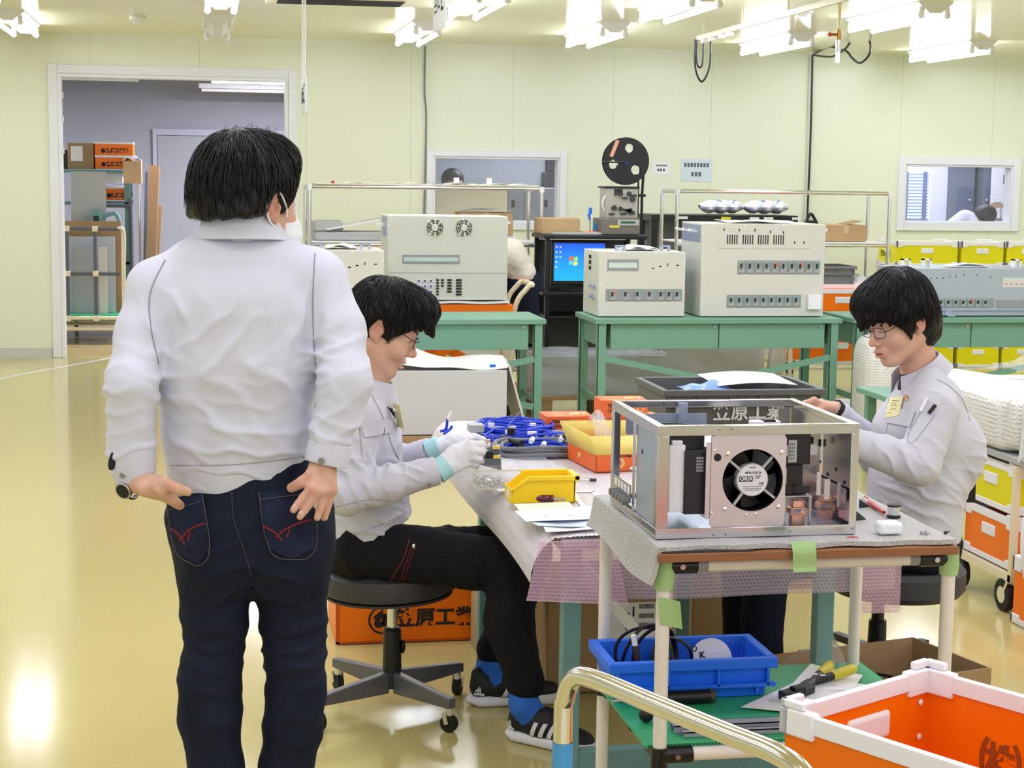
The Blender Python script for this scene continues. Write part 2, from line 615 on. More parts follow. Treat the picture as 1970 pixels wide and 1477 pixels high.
# head, hand, hair
def head_ops(X, nk, chin=1.0, smile=0.0):
 """head in local axes (x = face, y = left, z = up), joined to the neck foot nk"""
 o = [('u', X.el((-.010, 0, .030), (.100, .078, .094)), 0),
   ('u', X.el((.030, 0, -.030), (.066, .061, .084)), .03),
   ('u', X.rc((-.005, .052, -.055), (.060, .020, -.101), .022, .018), .025),
   ('u', X.rc((-.005, -.052, -.055), (.060, -.020, -.101), .022, .018), .025),
   ('u', X.el((.073, 0, -.103), (.021, .027, .018)), .018),
   ('u', X.el((.056, .036, -.034), (.030, .028, .030)), .02),
   ('u', X.el((.056, -.036, -.034), (.030, .028, .030)), .02),
   ('u', X.rc((.080, .030, .020), (.090, 0, .022), .012), .014),
   ('u', X.rc((.080, -.030, .020), (.090, 0, .022), .012), .014),
   ('s', X.el((.101, .031, -.001), (.014, .017, .011)), .012),
   ('s', X.el((.101, -.031, -.001), (.014, .017, .011)), .012),
   ('u', X.el((.080, .031, -.001), (.0125, .0155, .0125)), .003),
   ('u', X.el((.080, -.031, -.001), (.0125, .0155, .0125)), .003),
   ('u', X.rc((.090, 0, .010), (.110, 0, -.030), .0075, .0105), .012),
   ('u', X.el((.112, 0, -.035), (.0125, .0115, .0105)), .006),
   ('u', X.el((.101, .012, -.039), (.0115, .0085, .0085)), .005),
   ('u', X.el((.101, -.012, -.039), (.0115, .0085, .0085)), .005),
   ('u', X.el((.092, 0, -.070), (.014, .026, .020)), .012),
   ('u', X.el((.1035 - .004 * smile, 0, -.0655), (.0075, .021 + .009 * smile, .0052)), .004),
   ('u', X.el((.1015 - .004 * smile, 0, -.0785 - .002 * smile), (.0080, .018 + .009 * smile, .0060)), .004),
   ('s', X.el((.106 - .004 * smile, 0, -.0715), (.014 + .006 * smile, .023 + .011 * smile, .0014 + .0036 * smile)), .003),
   ('s', X.el((.104, 0, -.091), (.010, .018, .006)), .008),
   ]
 for s in (1, -1):
  o += [('u', X.el((-.012, s * .080, -.006), (.019, .0075, .032), Matrix.Rotation(s * .25, 3, 'Z') @ Matrix.Rotation(-.18, 3, 'Y')), .005),
    ('u', X.rc((.000, s * .076, -.028), (.002, s * .076, -.036), .0075), .004),
    ('s', X.el((-.006, s * .0895, -.003), (.0125, .0125, .022)), .002),
    ('u', X.el((.004, s * .080, -.010), (.005, .005, .008)), .004)]
  if smile:
   o.append(('u', X.el((.070, s * .038, -.042), (.022, .020, .020)), .014))
   o.append(('s', X.el((.084, s * .030, -.066), (.008, .006, .006)), .004))
 a, b = X((-.025, 0, -.06)), np.array(nk, float)
 o.append(('u', RC(a, b, .053 * X.k, .058), .03))
 return o
def lip_tint(X, cheek=.0):
 def fn(V):
  q = X.loc(V)
  a = np.exp(-((q[:, 0] - .104) / .012) ** 2 - (q[:, 1] / .022) ** 4 - ((q[:, 2] + .072) / .0115) ** 4)
  e = np.exp(-((q[:, 0] + .010) / .022) ** 2 - ((np.abs(q[:, 1]) - .084) / .012) ** 2 - ((q[:, 2] + .005) / .035) ** 2) * .5
  n = np.exp(-((q[:, 0] - .112) / .015) ** 2 - (q[:, 1] / .015) ** 2 - ((q[:, 2] + .036) / .014) ** 2) * .4
  return np.clip(a * .8 + e + n, 0, 1)
 return fn
def finger(base, tip_dir, curl_axis, L, r, bend=(.15, .35, .3)):
 """three tapering bones that bend about curl_axis; returns ops and the tip"""
 ops = []
 d = Vector(tip_dir).normalized(); ax = Vector(curl_axis).normalized()
 p = Vector(base)
 for i, (f, a) in enumerate(zip((.45, .31, .26), bend)):
  d = Matrix.Rotation(a, 3, ax) @ d
  q = p + d * (L * f)
  r0, r1 = r * (1 - .10 * i), r * (1 - .10 * (i + 1))
  ops.append(('u', RC(p, q, r0, r1), .003))
  p = q
 return ops, p, d
def hair_strands(X, ops, n, seed, m, starts, flow, length, r=.0011, lift=.003, seg=9, parent=None):
 """thin tapering locks that follow the hair volume; starts(rng) and flow(q) work in head axes"""
 rg = np.random.default_rng(seed)
 P = starts(rg, n)
 P = X.o + (P @ X.R.T) * X.k
 L = length(rg, n)
 def grad(P):
  e = .002
  f0 = sdf_eval(ops, P)
  g = np.stack([sdf_eval(ops, P + np.eye(3)[a] * e) - f0 for a in range(3)], 1) / e
  return f0, g / np.maximum(np.linalg.norm(g, axis=1), 1e-6)[:, None]
 up = rg.uniform(-.001, lift, n)
 ring = []
 for s in range(seg + 1):
  for _ in range(2):
   f0, g = grad(P)
   P = P - g * np.clip(f0 - up * (1 + .8 * (s / seg)), -.02, .02)[:, None]
  q = X.loc(P)
  d = flow(q, rg) @ X.R.T
  d = d - g * (d * g).sum(1)[:, None]
  d /= np.maximum(np.linalg.norm(d, axis=1), 1e-6)[:, None]
  sd = np.cross(d, g)
  rr = r * rg.uniform(.7, 1.5, n) * (1 - (s / seg) ** 2 * .85) * (.35 + .65 * min(1, s / 2))
  ring.append(np.stack([P + sd * rr[:, None] * 1.6, P + g * rr[:, None] * .9, P - sd * rr[:, None] * 1.6], 1))
  P = P + d * (L / seg)[:, None]
 V = np.stack(ring, 1)            # n, seg+1, 3, 3
 base = (np.arange(n) * (seg + 1) * 3)[:, None, None]
 s = (np.arange(seg) * 3)[None, :, None]
 k = np.arange(3)[None, None, :]; k2 = (k + 1) % 3
 Q = np.stack([base + s + k, base + s + k2, base + s + 3 + k2, base + s + 3 + k], -1).reshape(-1, 4)
 return V.reshape(-1, 3), Q
def merge(parts):
 V, Q, b = [], [], 0
 for v, q in parts:
  V.append(v); Q.append(q + b); b += len(v)
 return np.concatenate(V), np.concatenate(Q)
# shared materials
def panel_mat(name, rgb, axis, step, rough, seam=.82, spec=.4, bump=.03):
 """painted sandwich panels: fine seams every `step` along the axis"""
 m = mat(name, rgb, rough, spec=spec)
 nt = m.node_tree; N, L = nt.nodes, nt.links
 p = N['Principled BSDF']
 tc = N.new('ShaderNodeTexCoord')
 sp = N.new('ShaderNodeSeparateXYZ')
 L.new(tc.outputs['Object'], sp.inputs[0])
 md = N.new('ShaderNodeMath'); md.operation = 'PINGPONG'; md.inputs[1].default_value = step / 2
 L.new(sp.outputs[axis], md.inputs[0])
 lt = N.new('ShaderNodeMath'); lt.operation = 'LESS_THAN'; lt.inputs[1].default_value = .003
 L.new(md.outputs[0], lt.inputs[0])
 mx = N.new('ShaderNodeMix'); mx.data_type = 'RGBA'
 c = srgb(*rgb)
 mx.inputs['A'].default_value = c
 mx.inputs['B'].default_value = tuple(x * seam for x in c[:3]) + (1,)
 L.new(lt.outputs[0], mx.inputs['Factor'])
 L.new(mx.outputs['Result'], p.inputs['Base Color'])
 nz = N.new('ShaderNodeTexNoise'); nz.inputs['Scale'].default_value = 1.3; nz.inputs['Detail'].default_value = 2
 L.new(tc.outputs['Object'], nz.inputs['Vector'])
 bp = N.new('ShaderNodeBump'); bp.inputs['Strength'].default_value = bump; bp.inputs['Distance'].default_value = .05
 L.new(nz.outputs['Fac'], bp.inputs['Height'])
 L.new(bp.outputs['Normal'], p.inputs['Normal'])
 return m
M_wall = panel_mat('painted_wall_panel', (234, 238, 216), 'X', .9, .38)
M_ceil = panel_mat('painted_ceiling_panel', (240, 236, 200), 'Y', .9, .16, spec=.5, bump=.02)
M_white = mat('white_painted_metal', (236, 238, 244), .4)
M_floor = mat('epoxy_floor', (196, 183, 120), .13, spec=.5, noise=.25, nscale=1.2, rgb2=(190, 175, 112), rvar=.04, bump=.012, bscale=3.0)
M_green = mat('green_painted_steel', (112, 158, 136), .45)
M_teal = mat('teal_painted_steel', (110, 152, 152), .45)
M_cab = mat('ivory_powder_coat', (214, 214, 204), .42, bump=.02, bscale=900)
M_chrome = mat('chrome', (225, 225, 228), .16, metal=1)
M_steel = mat('brushed_steel', (190, 190, 195), .3, metal=1, rvar=.08, nscale=30)
M_zinc = mat('zinc_sheet', (180, 192, 215), .38, metal=.8)
M_black = mat('black_plastic', (20, 20, 22), .4)
M_dark = mat('dark_grey_plastic', (52, 53, 55), .5)
M_grey = mat('grey_plastic', (120, 122, 124), .5)
M_ltgrey = mat('light_grey_plastic', (178, 180, 180), .5)
M_orange = mat('orange_corrugated_plastic', (248, 120, 4), .35, spec=.4)
M_yellowb = mat('yellow_corrugated_plastic', (232, 224, 10), .35, spec=.4)
M_whitepl = mat('white_plastic', (240, 240, 244), .35)
M_card = mat('cardboard', (188, 158, 116), .85, noise=.3, nscale=6)
M_card2 = mat('brown_cardboard', (166, 136, 98), .85, noise=.3, nscale=6)
M_paper = mat('white_paper', (240, 240, 242), .8)
M_ink = mat('black_ink', (26, 26, 30), .6)
M_ink2 = mat('faded_print', (90, 92, 96), .7)
M_beige = mat('beige_coated_pipe', (232, 222, 190), .4)
M_greypipe = mat('grey_coated_pipe', (92, 95, 102), .4)
M_rubber = mat('black_rubber', (18, 18, 19), .6)
M_wood = mat('plywood', (150, 100, 62), .6, noise=.6, nscale=5, stretch=(2, 2, 60))
M_glass = mat('window_glass', (245, 250, 250), .02, alpha=.05, spec=.5)
M_clear = mat('clear_plastic', (240, 244, 248), .08, alpha=.16, spec=.6)
M_blue = mat('blue_plastic', (30, 112, 240), .4)
# the room
YW = 14.96          # face of the far wall
XL, XR, YN, ZC = -5.2, 8.8, -5.0, 2.715
def struct(name, m, fn, **k):
 b = MB(); fn(b)
 o = b.build(name, m, None, **k)
 o['kind'] = 'structure'
 return o
struct('floor', M_floor, lambda b: b.box(XL, XR, YN, YW + .15, -.12, 0), smooth=0)
struct('ceiling', M_ceil, lambda b: b.box(XL, XR, YN, YW + .15, ZC, ZC + .12), smooth=0)
D0, D1, DZ = -1.17, .745, 2.385      # clear door opening
W0, W1, WZ0, WZ1 = 2.0, 3.125, 1.17, 1.745
V0, V1, VZ0, VZ1 = 6.36, 7.42, 1.20, 1.735
def wall_far(b):
 y0, y1 = YW, YW + .13
 b.box(XL, D0, y0, y1, 0, ZC)
 b.box(D0, D1, y0, y1, DZ, ZC)
 b.box(D1, W0, y0, y1, 0, ZC)
 b.box(W0, W1, y0, y1, 0, WZ0); b.box(W0, W1, y0, y1, WZ1, ZC)
 b.box(W1, V0, y0, y1, 0, ZC)
 b.box(V0, V1, y0, y1, 0, VZ0); b.box(V0, V1, y0, y1, VZ1, ZC)
 b.box(V1, XR, y0, y1, 0, ZC)
struct('wall_far', M_wall, wall_far, smooth=0)
struct('wall_left', M_wall, lambda b: b.box(XL - .12, XL, YN, YW + .15, 0, ZC), smooth=0)
struct('wall_right', M_wall, lambda b: b.box(XR, XR + .12, YN, YW + .15, 0, ZC), smooth=0)
struct('wall_behind', M_wall, lambda b: (b.box(XL, XR, YN - .12, YN, 0, .9), b.box(XL, XR, YN - .12, YN, 2.3, ZC)), smooth=0)
struct('baseboard_far', mat('pale_skirting', (206, 210, 204), .4), lambda b: (b.box(XL, D0 - .08, YW - .012, YW, 0, .085), b.box(D1 + .08, XR, YW - .012, YW, 0, .085)), smooth=0)
def frame_rect(b, x0, x1, z0, z1, w, y0, y1, sill=True):
 b.box(x0 - w, x0, y0, y1, z0 - (w if sill else 0), z1 + w)
 b.box(x1, x1 + w, y0, y1, z0 - (w if sill else 0), z1 + w)
 b.box(x0, x1, y0, y1, z1, z1 + w)
 if sill: b.box(x0, x1, y0, y1, z0 - w, z0)
def door_frame(b):
 frame_rect(b, D0, D1, 0, DZ, .075, YW - .02, YW, sill=False)
 frame_rect(b, D0 + .03, D1 - .03, 0, DZ - .03, .03, YW - .012, YW + .15, sill=False)
 for z in (1.72, 1.98, 2.18):
  b.box(D0 + .03, D0 + .045, YW + .02, YW + .06, z, z + .05)
o = struct('door_1', M_white, door_frame, bev=.004)
def win(name, x0, x1, z0, z1, w):
 o = struct(name, M_white, lambda b: (frame_rect(b, x0, x1, z0, z1, w, YW - .025, YW), frame_rect(b, x0 + .018, x1 - .018, z0 + .018, z1 - .018, .018, YW - .012, YW + .13)), bev=.004)
 g = MB().box(x0 + .015, x1 - .015, YW + .05, YW + .056, z0 + .015, z1 - .015).build('pane', M_glass, o)
 return o
win('window_1', W0, W1, WZ0, WZ1, .06)
win('window_2', V0, V1, VZ0, VZ1, .07)
M_store = mat('grey_store_wall', (150, 152, 158), .6)
struct('floor_store', mat('store_floor', (168, 146, 92), .3), lambda b: b.box(-5.2, 1.6, YW + .15, 19.1, -.12, -.001), smooth=0)
struct('wall_store_far', M_store, lambda b: b.box(-5.2, 1.6, 19.0, 19.12, 0, 2.62), smooth=0)
struct('wall_store_left', M_store, lambda b: b.box(-5.3, -5.2, YW + .15, 19.1, 0, 2.62), smooth=0)
struct('wall_store_right', M_store, lambda b: b.box(1.5, 1.6, YW + .13, 19.0, 0, 2.62), smooth=0)
struct('ceiling_store', mat('grey_store_ceiling', (136, 138, 142), .6), lambda b: b.box(-5.2, 1.6, YW + .13, 19.1, 2.6, 2.7), smooth=0)
def store_door(b):
 b.box(-.50, 1.3, 18.955, 19.0, 1.965, 2.03)
 b.box(-.50, -.455, 18.96, 19.0, 0, 1.965)
o = struct('door_2', mat('grey_door_trim', (168, 168, 180), .5), store_door)
part('door_leaf', mat('grey_door_leaf', (150, 153, 156), .5), o, lambda b: (b.box(-.45, .17, 18.97, 18.995, .02, 1.96), b.box(.18, 1.25, 18.975, 18.995, .02, 1.96)))
part('door_window', M_glass, o, lambda b: b.box(.42, .56, 18.966, 18.975, 1.55, 1.8))
struct('floor_office', mat('office_floor', (150, 140, 120), .4), lambda b: b.box(1.6, 10, YW + .15, 18.4, -.12, -.001), smooth=0)
struct('wall_office_far', mat('grey_green_wall', (158, 164, 164), .6), lambda b: b.box(1.6, 5.2, 17.4, 17.5, 0, 2.62), smooth=0)
struct('wall_office_middle', M_store, lambda b: b.box(5.1, 5.2, YW + .13, 17.4, 0, 2.62), smooth=0)
struct('wall_bright_far', mat('white_office_wall', (226, 228, 236), .6), lambda b: b.box(5.2, 10, 18.0, 18.1, 0, 2.62), smooth=0)
struct('wall_bright_right', M_store, lambda b: b.box(10, 10.1, YW + .13, 18.1, 0, 2.62), smooth=0)
struct('ceiling_office', mat('office_ceiling', (200, 202, 204), .6), lambda b: b.box(1.6, 10.1, YW + .13, 18.2, 2.6, 2.7), smooth=0)
# lamps
M_tube = mat('lit_tube', (255, 255, 255), .4, emit=(234, 240, 255), estr=31.0)
M_lampw = mat('white_lamp_enamel', (238, 238, 240), .35)
def lamp(x, y, label, tubes=True, lit=True, group='twin tube ceiling lamps'):
 z = ZC
 t = thing('ceiling_lamp', label, 'ceiling lamp', (x, y, z), 0, group)
 L2 = .63
 def body(b):
  poly = [(-.115, 0), (.115, 0), (.115, -.012), (.035, -.075), (-.035, -.075), (-.115, -.012)]
  b.prism(poly, mtx((x, y + L2, z), (1, 0, 0), (0, 0, 1)), 2 * L2)
 part('lamp_body', M_lampw, t, body)
 for s in (-1, 1):
  for e in (-1, 1):
   part('lamp_socket', M_lampw, t, lambda b: (b.cyl((x + s * .085, y + e * (L2 - .02), z - .035), (x + s * .085, y + e * (L2 - .02), z - .095), .018, n=12),
    b.cyl((x + s * .085, y + e * (L2 - .012), z - .085), (x + s * .085, y + e * (L2 - .032), z - .085), .021, n=14)))
  if tubes:
   part('tube', M_tube if lit else M_whitepl, t, lambda b: b.cyl((x + s * .085, y - L2 + .032, z - .085), (x + s * .085, y + L2 - .032, z - .085), .0165, n=14))
 return t
LX = {-1.36: 'leftmost', .14: 'second column', 1.66: 'third', 3.0: 'fourth', 4.57: 'fifth', 6.2: 'sixth'}
first = lamp(4.57, 13.45, 'lit twin tube ceiling lamp just left of the hanging air hose coupling')
for x, y, lb in (
  (6.2, 13.75, 'lit twin tube ceiling lamp furthest right along the far wall'),
  (3.0, 13.1, 'lit twin tube ceiling lamp by the far wall, above the black reel'),
  (1.66, 13.4, 'lit twin tube ceiling lamp partly hidden behind the hanging sign plate'),
  (4.57, 11.0, 'large lit ceiling lamp in the top right corner of the photo, nearest on the right'),
  (3.0, 10.75, 'lit ceiling lamp cut by the top edge, left of the cable track'),
  (1.73, 10.9, 'lit ceiling lamp cut by the top edge, just right of the hanging sign plate'),
  (.14, 10.95, 'lit ceiling lamp seen end on, above the lamp bracket without tubes'),
  (-1.34, 13.5, 'lit ceiling lamp in the top left corner of the photo')):
 dup(first, (x, y, ZC), lb)
lamp(.14, 13.4, 'ceiling lamp bracket without tubes, above the wide doorway', tubes=False)
LC = (.87, .895, 1.12)
def area(name, loc, sx, sy, power, rgb=(1, 1, 1), rot=(0, 0, 0)):
 l = bpy.data.lights.new(name, 'AREA')
 l.shape = 'RECTANGLE'
 l.size, l.size_y, l.energy, l.color = sx, sy, power, rgb
 o = bpy.data.objects.new(name, l)
 COL.objects.link(o)
 o.location, o.rotation_euler = loc, rot
 return o
LP = 11.0
for iy, y in enumerate((8.3, 5.8, 3.3, .8, -1.7)):
 for x in (-3.1, -1.4, .14, 1.66, 3.0, 4.57, 6.2, 7.7):
  area('hall_lamp', (x, y, ZC - .09), .2, 1.2, LP * (1.3 if y > 5 else .85), LC)
for y in (13.4, 10.9):
 for x in (-3.1, 7.7):
  area('hall_lamp', (x, y, ZC - .09), .2, 1.2, LP, LC)
area('window_daylight', (1.0, YN - .05, 1.6), 12.0, 1.3, 80.0, (.78, .80, 1.0), (PI / 2, 0, 0))
area('store_fill', (.9, 17.0, 2.5), 1.2, .15, 125, (.86, .86, 1.04))  # fill lights added to brighten the store, apart from its strip lamps
area('store_fill', (-3.0, 17.0, 2.5), 1.2, .15, 90, (.86, .86, 1.04))
area('office_fill', (3.4, 16.2, 2.5), 1.2, .15, 40, LC)  # fill lights added to light the offices, no fixture hangs there
area('office_fill', (7.2, 16.5, 2.5), 1.8, .6, 45, LC)
w = bpy.data.worlds.new('world')
SC.world = w
w.use_nodes = True
w.node_tree.nodes['Background'].inputs[0].default_value = (.8, .88, 1.0, 1)
w.node_tree.nodes['Background'].inputs[1].default_value = .5
SC.view_settings.view_transform = 'Standard'
SC.view_settings.look = 'None'
SC.view_settings.exposure = 0.32
SC.view_settings.gamma = 1.0
SC.view_settings.use_curve_mapping = False
SC.cycles.max_bounces = 8
SC.cycles.transparent_max_bounces = 12
SC.cycles.sample_clamp_indirect = 6.0
# background of the hall
M_breaker = mat('breaker_grey', (168, 176, 174), .5)
M_bdark = mat('breaker_toggle', (44, 46, 50), .4)
M_bframe = mat('grey_window_frame', (150, 154, 158), .45)
M_tealb = mat('teal_label', (120, 168, 160), .5)
M_orl = mat('orange_label', (214, 130, 90), .5)
M_slot = mat('dark_slot', (24, 24, 26), .7)
def ext(x0, y0, x1, y1, Y):
 """hall extents (X0, X1, Z0, Z1) of a photo rectangle standing at distance Y"""
 xm, ym = (x0 + x1) / 2, (y0 + y1) / 2
 return at(x0, ym, Y).x, at(x1, ym, Y).x, at(xm, y1, Y).z, at(xm, y0, Y).z
def single(name, m, label, cat, fn, group=None, base=None, **k):
 b = MB(); fn(b)
 if base is None:
  xs = [p[0] for p in b.v]; ys = [p[1] for p in b.v]; zs = [p[2] for p in b.v]
  base = ((min(xs) + max(xs)) / 2, (min(ys) + max(ys)) / 2, min(zs))
 o = b.build(name, m, None, loc=base, **k)
 return tag(o, label, cat, group)
# green workbenches
def workbench(x0, x1, y0, y1, z, label, drawers=2):
 t = thing('workbench', label, 'workbench', ((x0 + x1) / 2, (y0 + y1) / 2, 0), 0, 'green steel workbenches in a row')
 part('table_top', M_green, t, lambda b: b.box(x0, x1, y0, y1, z - .03, z), bev=.003)
 for lx in (x0 + .02, x1 - .072):
  for ly in (y0 + .015, y1 - .065):
   part('leg', M_green, t, lambda b: (b.box(lx, lx + .052, ly, ly + .006, 0, z - .03), b.box(lx if lx > (x0 + x1) / 2 else lx, lx + .006, ly, ly + .05, 0, z - .03)), bev=.001)
 n = drawers
 w = (x1 - x0 - .20) / n
 for k in range(n):
  a = x0 + .10 + k * w
  d = part('drawer', M_green, t, lambda b: b.box(a + .003, a + w - .003, y0 + .03, y1 - .08, z - .185, z - .032), bev=.002)
  part('drawer_knob', M_steel, d, lambda b: b.cyl((a + w - .03, y0 + .03, z - .05), (a + w - .03, y0 + .022, z - .05), .008, n=10))
 for a, c in (((x0 + .07, .50), (x1 - .07, .21)), ((x0 + .07, .21), (x1 - .07, .50))):
  part('cross_brace', M_green, t, lambda b: b.bar((a[0], y0 + .012 + (.004 if a[1] > .3 else 0), a[1]), (c[0], y0 + .012 + (.004 if a[1] > .3 else 0), c[1]), .004, .038))
 for lx in (x0 + .045, x1 - .045):
  part('side_rail', M_green, t, lambda b: b.box(lx - .003, lx + .003, y0 + .02, y1 - .02, .22, .26))
  part('side_panel', M_green, t, lambda b: b.box(lx - .003, lx + .003, y0 + .02, y1 - .02, z - .17, z - .03))
 return t
workbench(.46, 2.03, 10.03, 10.6, .74, 'green steel workbench behind the smiling seated man, one cabinet on its left end')
workbench(2.33, 3.895, 10.03, 10.6, .74, 'green steel workbench carrying two ivory cabinets, cross braced legs')
workbench(3.97, 5.55, 10.03, 10.6, .74, 'green steel workbench behind the seated man at the right, under the zinc cabinet')
# electrical cabinets
def breaker_row(t, x0, x1, z0, z1, yf, xs, colors=()):
 f = part('breaker_window', M_bframe, t, lambda b: (b.box(x0, x1, yf - .004, yf, z0, z1)), bev=.001)
 h = z1 - z0
 for k, x in enumerate(xs):
  w = .018
  def br(b):
   b.mat(0).box(x - w, x + w, yf - .010, yf - .004, z0 + h * .10, z1 - h * .10)
   b.mat(1).box(x - w * .55, x + w * .05, yf - .020, yf - .010, z0 + h * .42, z1 - h * .22)
   b.mat(2).box(x + w * .1, x + w * .9, yf - .0115, yf - .010, z1 - h * .45, z1 - h * .15)
  part('breaker', [M_breaker, M_bdark, M_orl if k in colors else M_tealb], f, br)
def slots(t, lst, yf):
 def fn(b):
  for x, z, w, h in lst: b.box(x - w / 2, x + w / 2, yf - .0015, yf + .001, z - h / 2, z + h / 2)
 part('vent_slots', M_slot, t, fn)
def bolts(t, x0, x1, z0, z1, yf):
 def fn(b):
  for x in np.linspace(x0 + .02, x1 - .02, 4):
   for z in (z0 + .012, z1 - .012): b.cyl((x, yf, z), (x, yf - .003, z), .005, n=8)
  for z in np.linspace(z0 + .06, z1 - .06, 3):
   for x in (x0 + .01, x1 - .01): b.cyl((x, yf, z), (x, yf - .003, z), .005, n=8)
 part('bolt_heads', M_whitepl, t, fn)
def top_handle(t, x, y, z, w=.06, h=.035, m=None):
 part('lifting_handle', m or M_whitepl, t, lambda b: (b.box(x - w / 2, x - w / 2 + .012, y - .02, y + .02, z, z + h), b.box(x + w / 2 - .012, x + w / 2, y - .02, y + .02, z, z + h), b.box(x - w / 2, x + w / 2, y - .02, y + .02, z + h - .008, z + h)))
def small_cabinet(label):
 x0, x1, y0, y1, z0, z1 = 2.375, 2.92, 10.16, 10.58, .745, 1.14
 t = thing('control_cabinet', label, 'electrical cabinet', ((x0 + x1) / 2, (y0 + y1) / 2, z0), 0, 'ivory electrical cabinets')
 part('cabinet_body', M_cab, t, lambda b: b.box(x0, x1, y0, y1, z0, z1), bev=.004)
 X = lambda px: at(px, 530, y0).x
 Z = lambda py: at(1235, py, y0).z
 f = part('meter_window', M_bframe, t, lambda b: b.box(X(1168), X(1228), y0 - .003, y0, Z(521), Z(499)), bev=.001)
 part('terminal_strip', mat('pale_terminal', (206, 222, 214), .4), f, lambda b: b.box(X(1171), X(1225), y0 - .005, y0 - .003, Z(515), Z(505)))
 slots(t, [(X(1256), Z(516), .016, .007), (X(1270), Z(512.5), .016, .007), (X(1284), Z(509), .006, .017), (X(1303), Z(510), .017, .007)], y0)
 breaker_row(t, X(1166), X(1313), Z(579), Z(556), y0, [X(p) for p in (1179, 1204, 1227, 1250, 1272, 1288, 1303)], (0,))
 bolts(t, x0, x1, z0, z1, y0)
 def conn(b):
  for z in (1.10, 1.065, 1.03): b.cyl((x0, y0 + .22, z), (x0 - .012, y0 + .22, z), .012, n=10)
 part('cable_glands', M_black, t, conn)
 def zc(b):
  for z in (.925, .86):
   for k in range(4): b.cyl((x0, y0 + .08 + k * .03, z), (x0 - .02, y0 + .08 + k * .03, z), .010, n=8)
 part('side_terminals', M_zinc, t, zc)
 top_handle(t, x0 + .16, y0 + .12, z1, m=M_zinc); top_handle(t, x1 - .10, y0 + .12, z1, m=M_zinc)
 return t
sc = small_cabinet('small ivory cabinet at the left end of the middle green workbench')
wr_ = single('foam_sheet', M_paper, 'crumpled white foam sheet on top of the small ivory cabinet', 'packing foam', lambda b: b.grid(lambda u, v: (2.575 + .20 * u, 10.25 + .25 * v, 1.150 + .022 * abs(math.sin(5 * u + 3 * v)) * (1 - abs(2 * u - 1) ** 3)), 14, 8, .004))
c2 = dup(sc, (sc.location.x - 1.852, sc.location.y, sc.location.z), 'small ivory cabinet just behind the shoulder of the standing man')
single('foam_sheet', M_paper, 'white foam sheet on the cabinet behind the standing man', 'packing foam', lambda b: b.grid(lambda u, v: (.735 + .19 * u, 10.25 + .25 * v, 1.150 + .02 * abs(math.sin(4 * u + 2 * v)) * (1 - abs(2 * u - 1) ** 3)), 14, 8, .004))
x0, x1, y0, y1, z0, z1 = 3.015, 3.81, 10.15, 10.6, .745, 1.315
t = thing('control_cabinet', 'large ivory cabinet with two breaker rows on the middle green workbench', 'electrical cabinet', ((x0 + x1) / 2, (y0 + y1) / 2, z0), 0, 'ivory electrical cabinets')
part('cabinet_body', M_cab, t, lambda b: b.box(x0, x1, y0, y1, z0, z1), bev=.004)
X = lambda px: at(px, 510, y0).x
Z = lambda py: at(1465, py, y0).z
part('vent_panel', M_cab, t, lambda b: b.box(X(1380), X(1558), y0 - .003, y0, Z(478), Z(437)), bev=.001)
L = [(X(p), Z(q), .007, .016) for p, q in ((1391, 442), (1420, 443), (1450, 443), (1480, 446), (1505, 447), (1527, 466), (1545, 466))]
for g in (1398, 1428, 1457.5, 1487):
 L += [(X(g + k * 4.5), Z(461), .0065, .058) for k in range(5)]
slots(t, L, y0 - .003)
breaker_row(t, X(1419), X(1577), Z(527), Z(501), y0, [X(1426 + k * 16.2) for k in range(10)], (4, 7))
breaker_row(t, X(1400), X(1543), Z(591), Z(567), y0, [X(1408 + k * 15.6) for k in range(9)])
part('outlet_box', M_whitepl, t, lambda b: b.box(X(1555), X(1580), y0 - .025, y0, Z(595), Z(566)), bev=.004)
bolts(t, x0, x1, z0, z1, y0)
part('zinc_plate', M_zinc, t, lambda b: b.box(x0 - .004, x0, y0 + .02, y1 - .02, 1.2, z1 - .01))
for k in range(3): part('side_clip', M_whitepl, t, lambda b: b.bar((x0, y0 + .1 + k * .14, 1.26), (x0 - .07, y0 + .05 + k * .14, 1.275), .014, .014))
part('side_handle', M_whitepl, t, lambda b: b.box(x1, x1 + .03, y0 + .05, y0 + .10, 1.27, 1.29))
single('foam_sheet', M_paper, 'flat white foam sheet on top of the large ivory cabinet with breaker rows', 'packing foam', lambda b: b.grid(lambda u, v: (3.2 + .42 * u, 10.2 + .3 * v, 1.321 + .012 * abs(math.sin(4 * u + 2 * v))), 10, 8, .004))
x0, x1, y0, y1, z0, z1 = 4.34, 5.50, 10.16, 10.58, .745, 1.045
t = thing('control_cabinet', 'long zinc grey cabinet behind the head of the man seated at the right', 'electrical cabinet', ((x0 + x1) / 2, (y0 + y1) / 2, z0))
M_zc = mat('zinc_cabinet', (176, 186, 200), .4, metal=.35)
part('cabinet_body', M_zc, t, lambda b: b.box(x0, x1, y0, y1, z0, z1), bev=.003)
X = lambda px: at(px, 560, y0).x
Z = lambda py: at(1880, py, y0).z
slots(t, [(X(p), Z(q), .006, .008) for p, q in ((1780, 535), (1790, 535), (1801, 535), (1813, 535), (1826, 532), (1838, 532), (1853, 529), (1878, 529), (1904, 533))], y0)
breaker_row(t, X(1786), X(1913), Z(591), Z(574), y0, [X(1796 + k * 14.3) for k in range(8)], (5,))
breaker_row(t, X(1918), X(1985), Z(592), Z(577), y0, [])
part('bottom_ledge', M_zinc, t, lambda b: b.box(x0 + .1, x1, y0 - .012, y0, Z(597), Z(594)))
f = part('terminal_panel', mat('pale_terminal_panel', (214, 214, 210), .5), t, lambda b: b.box(X(1928), X(1990), y0 - .003, y0, Z(553), Z(534)))
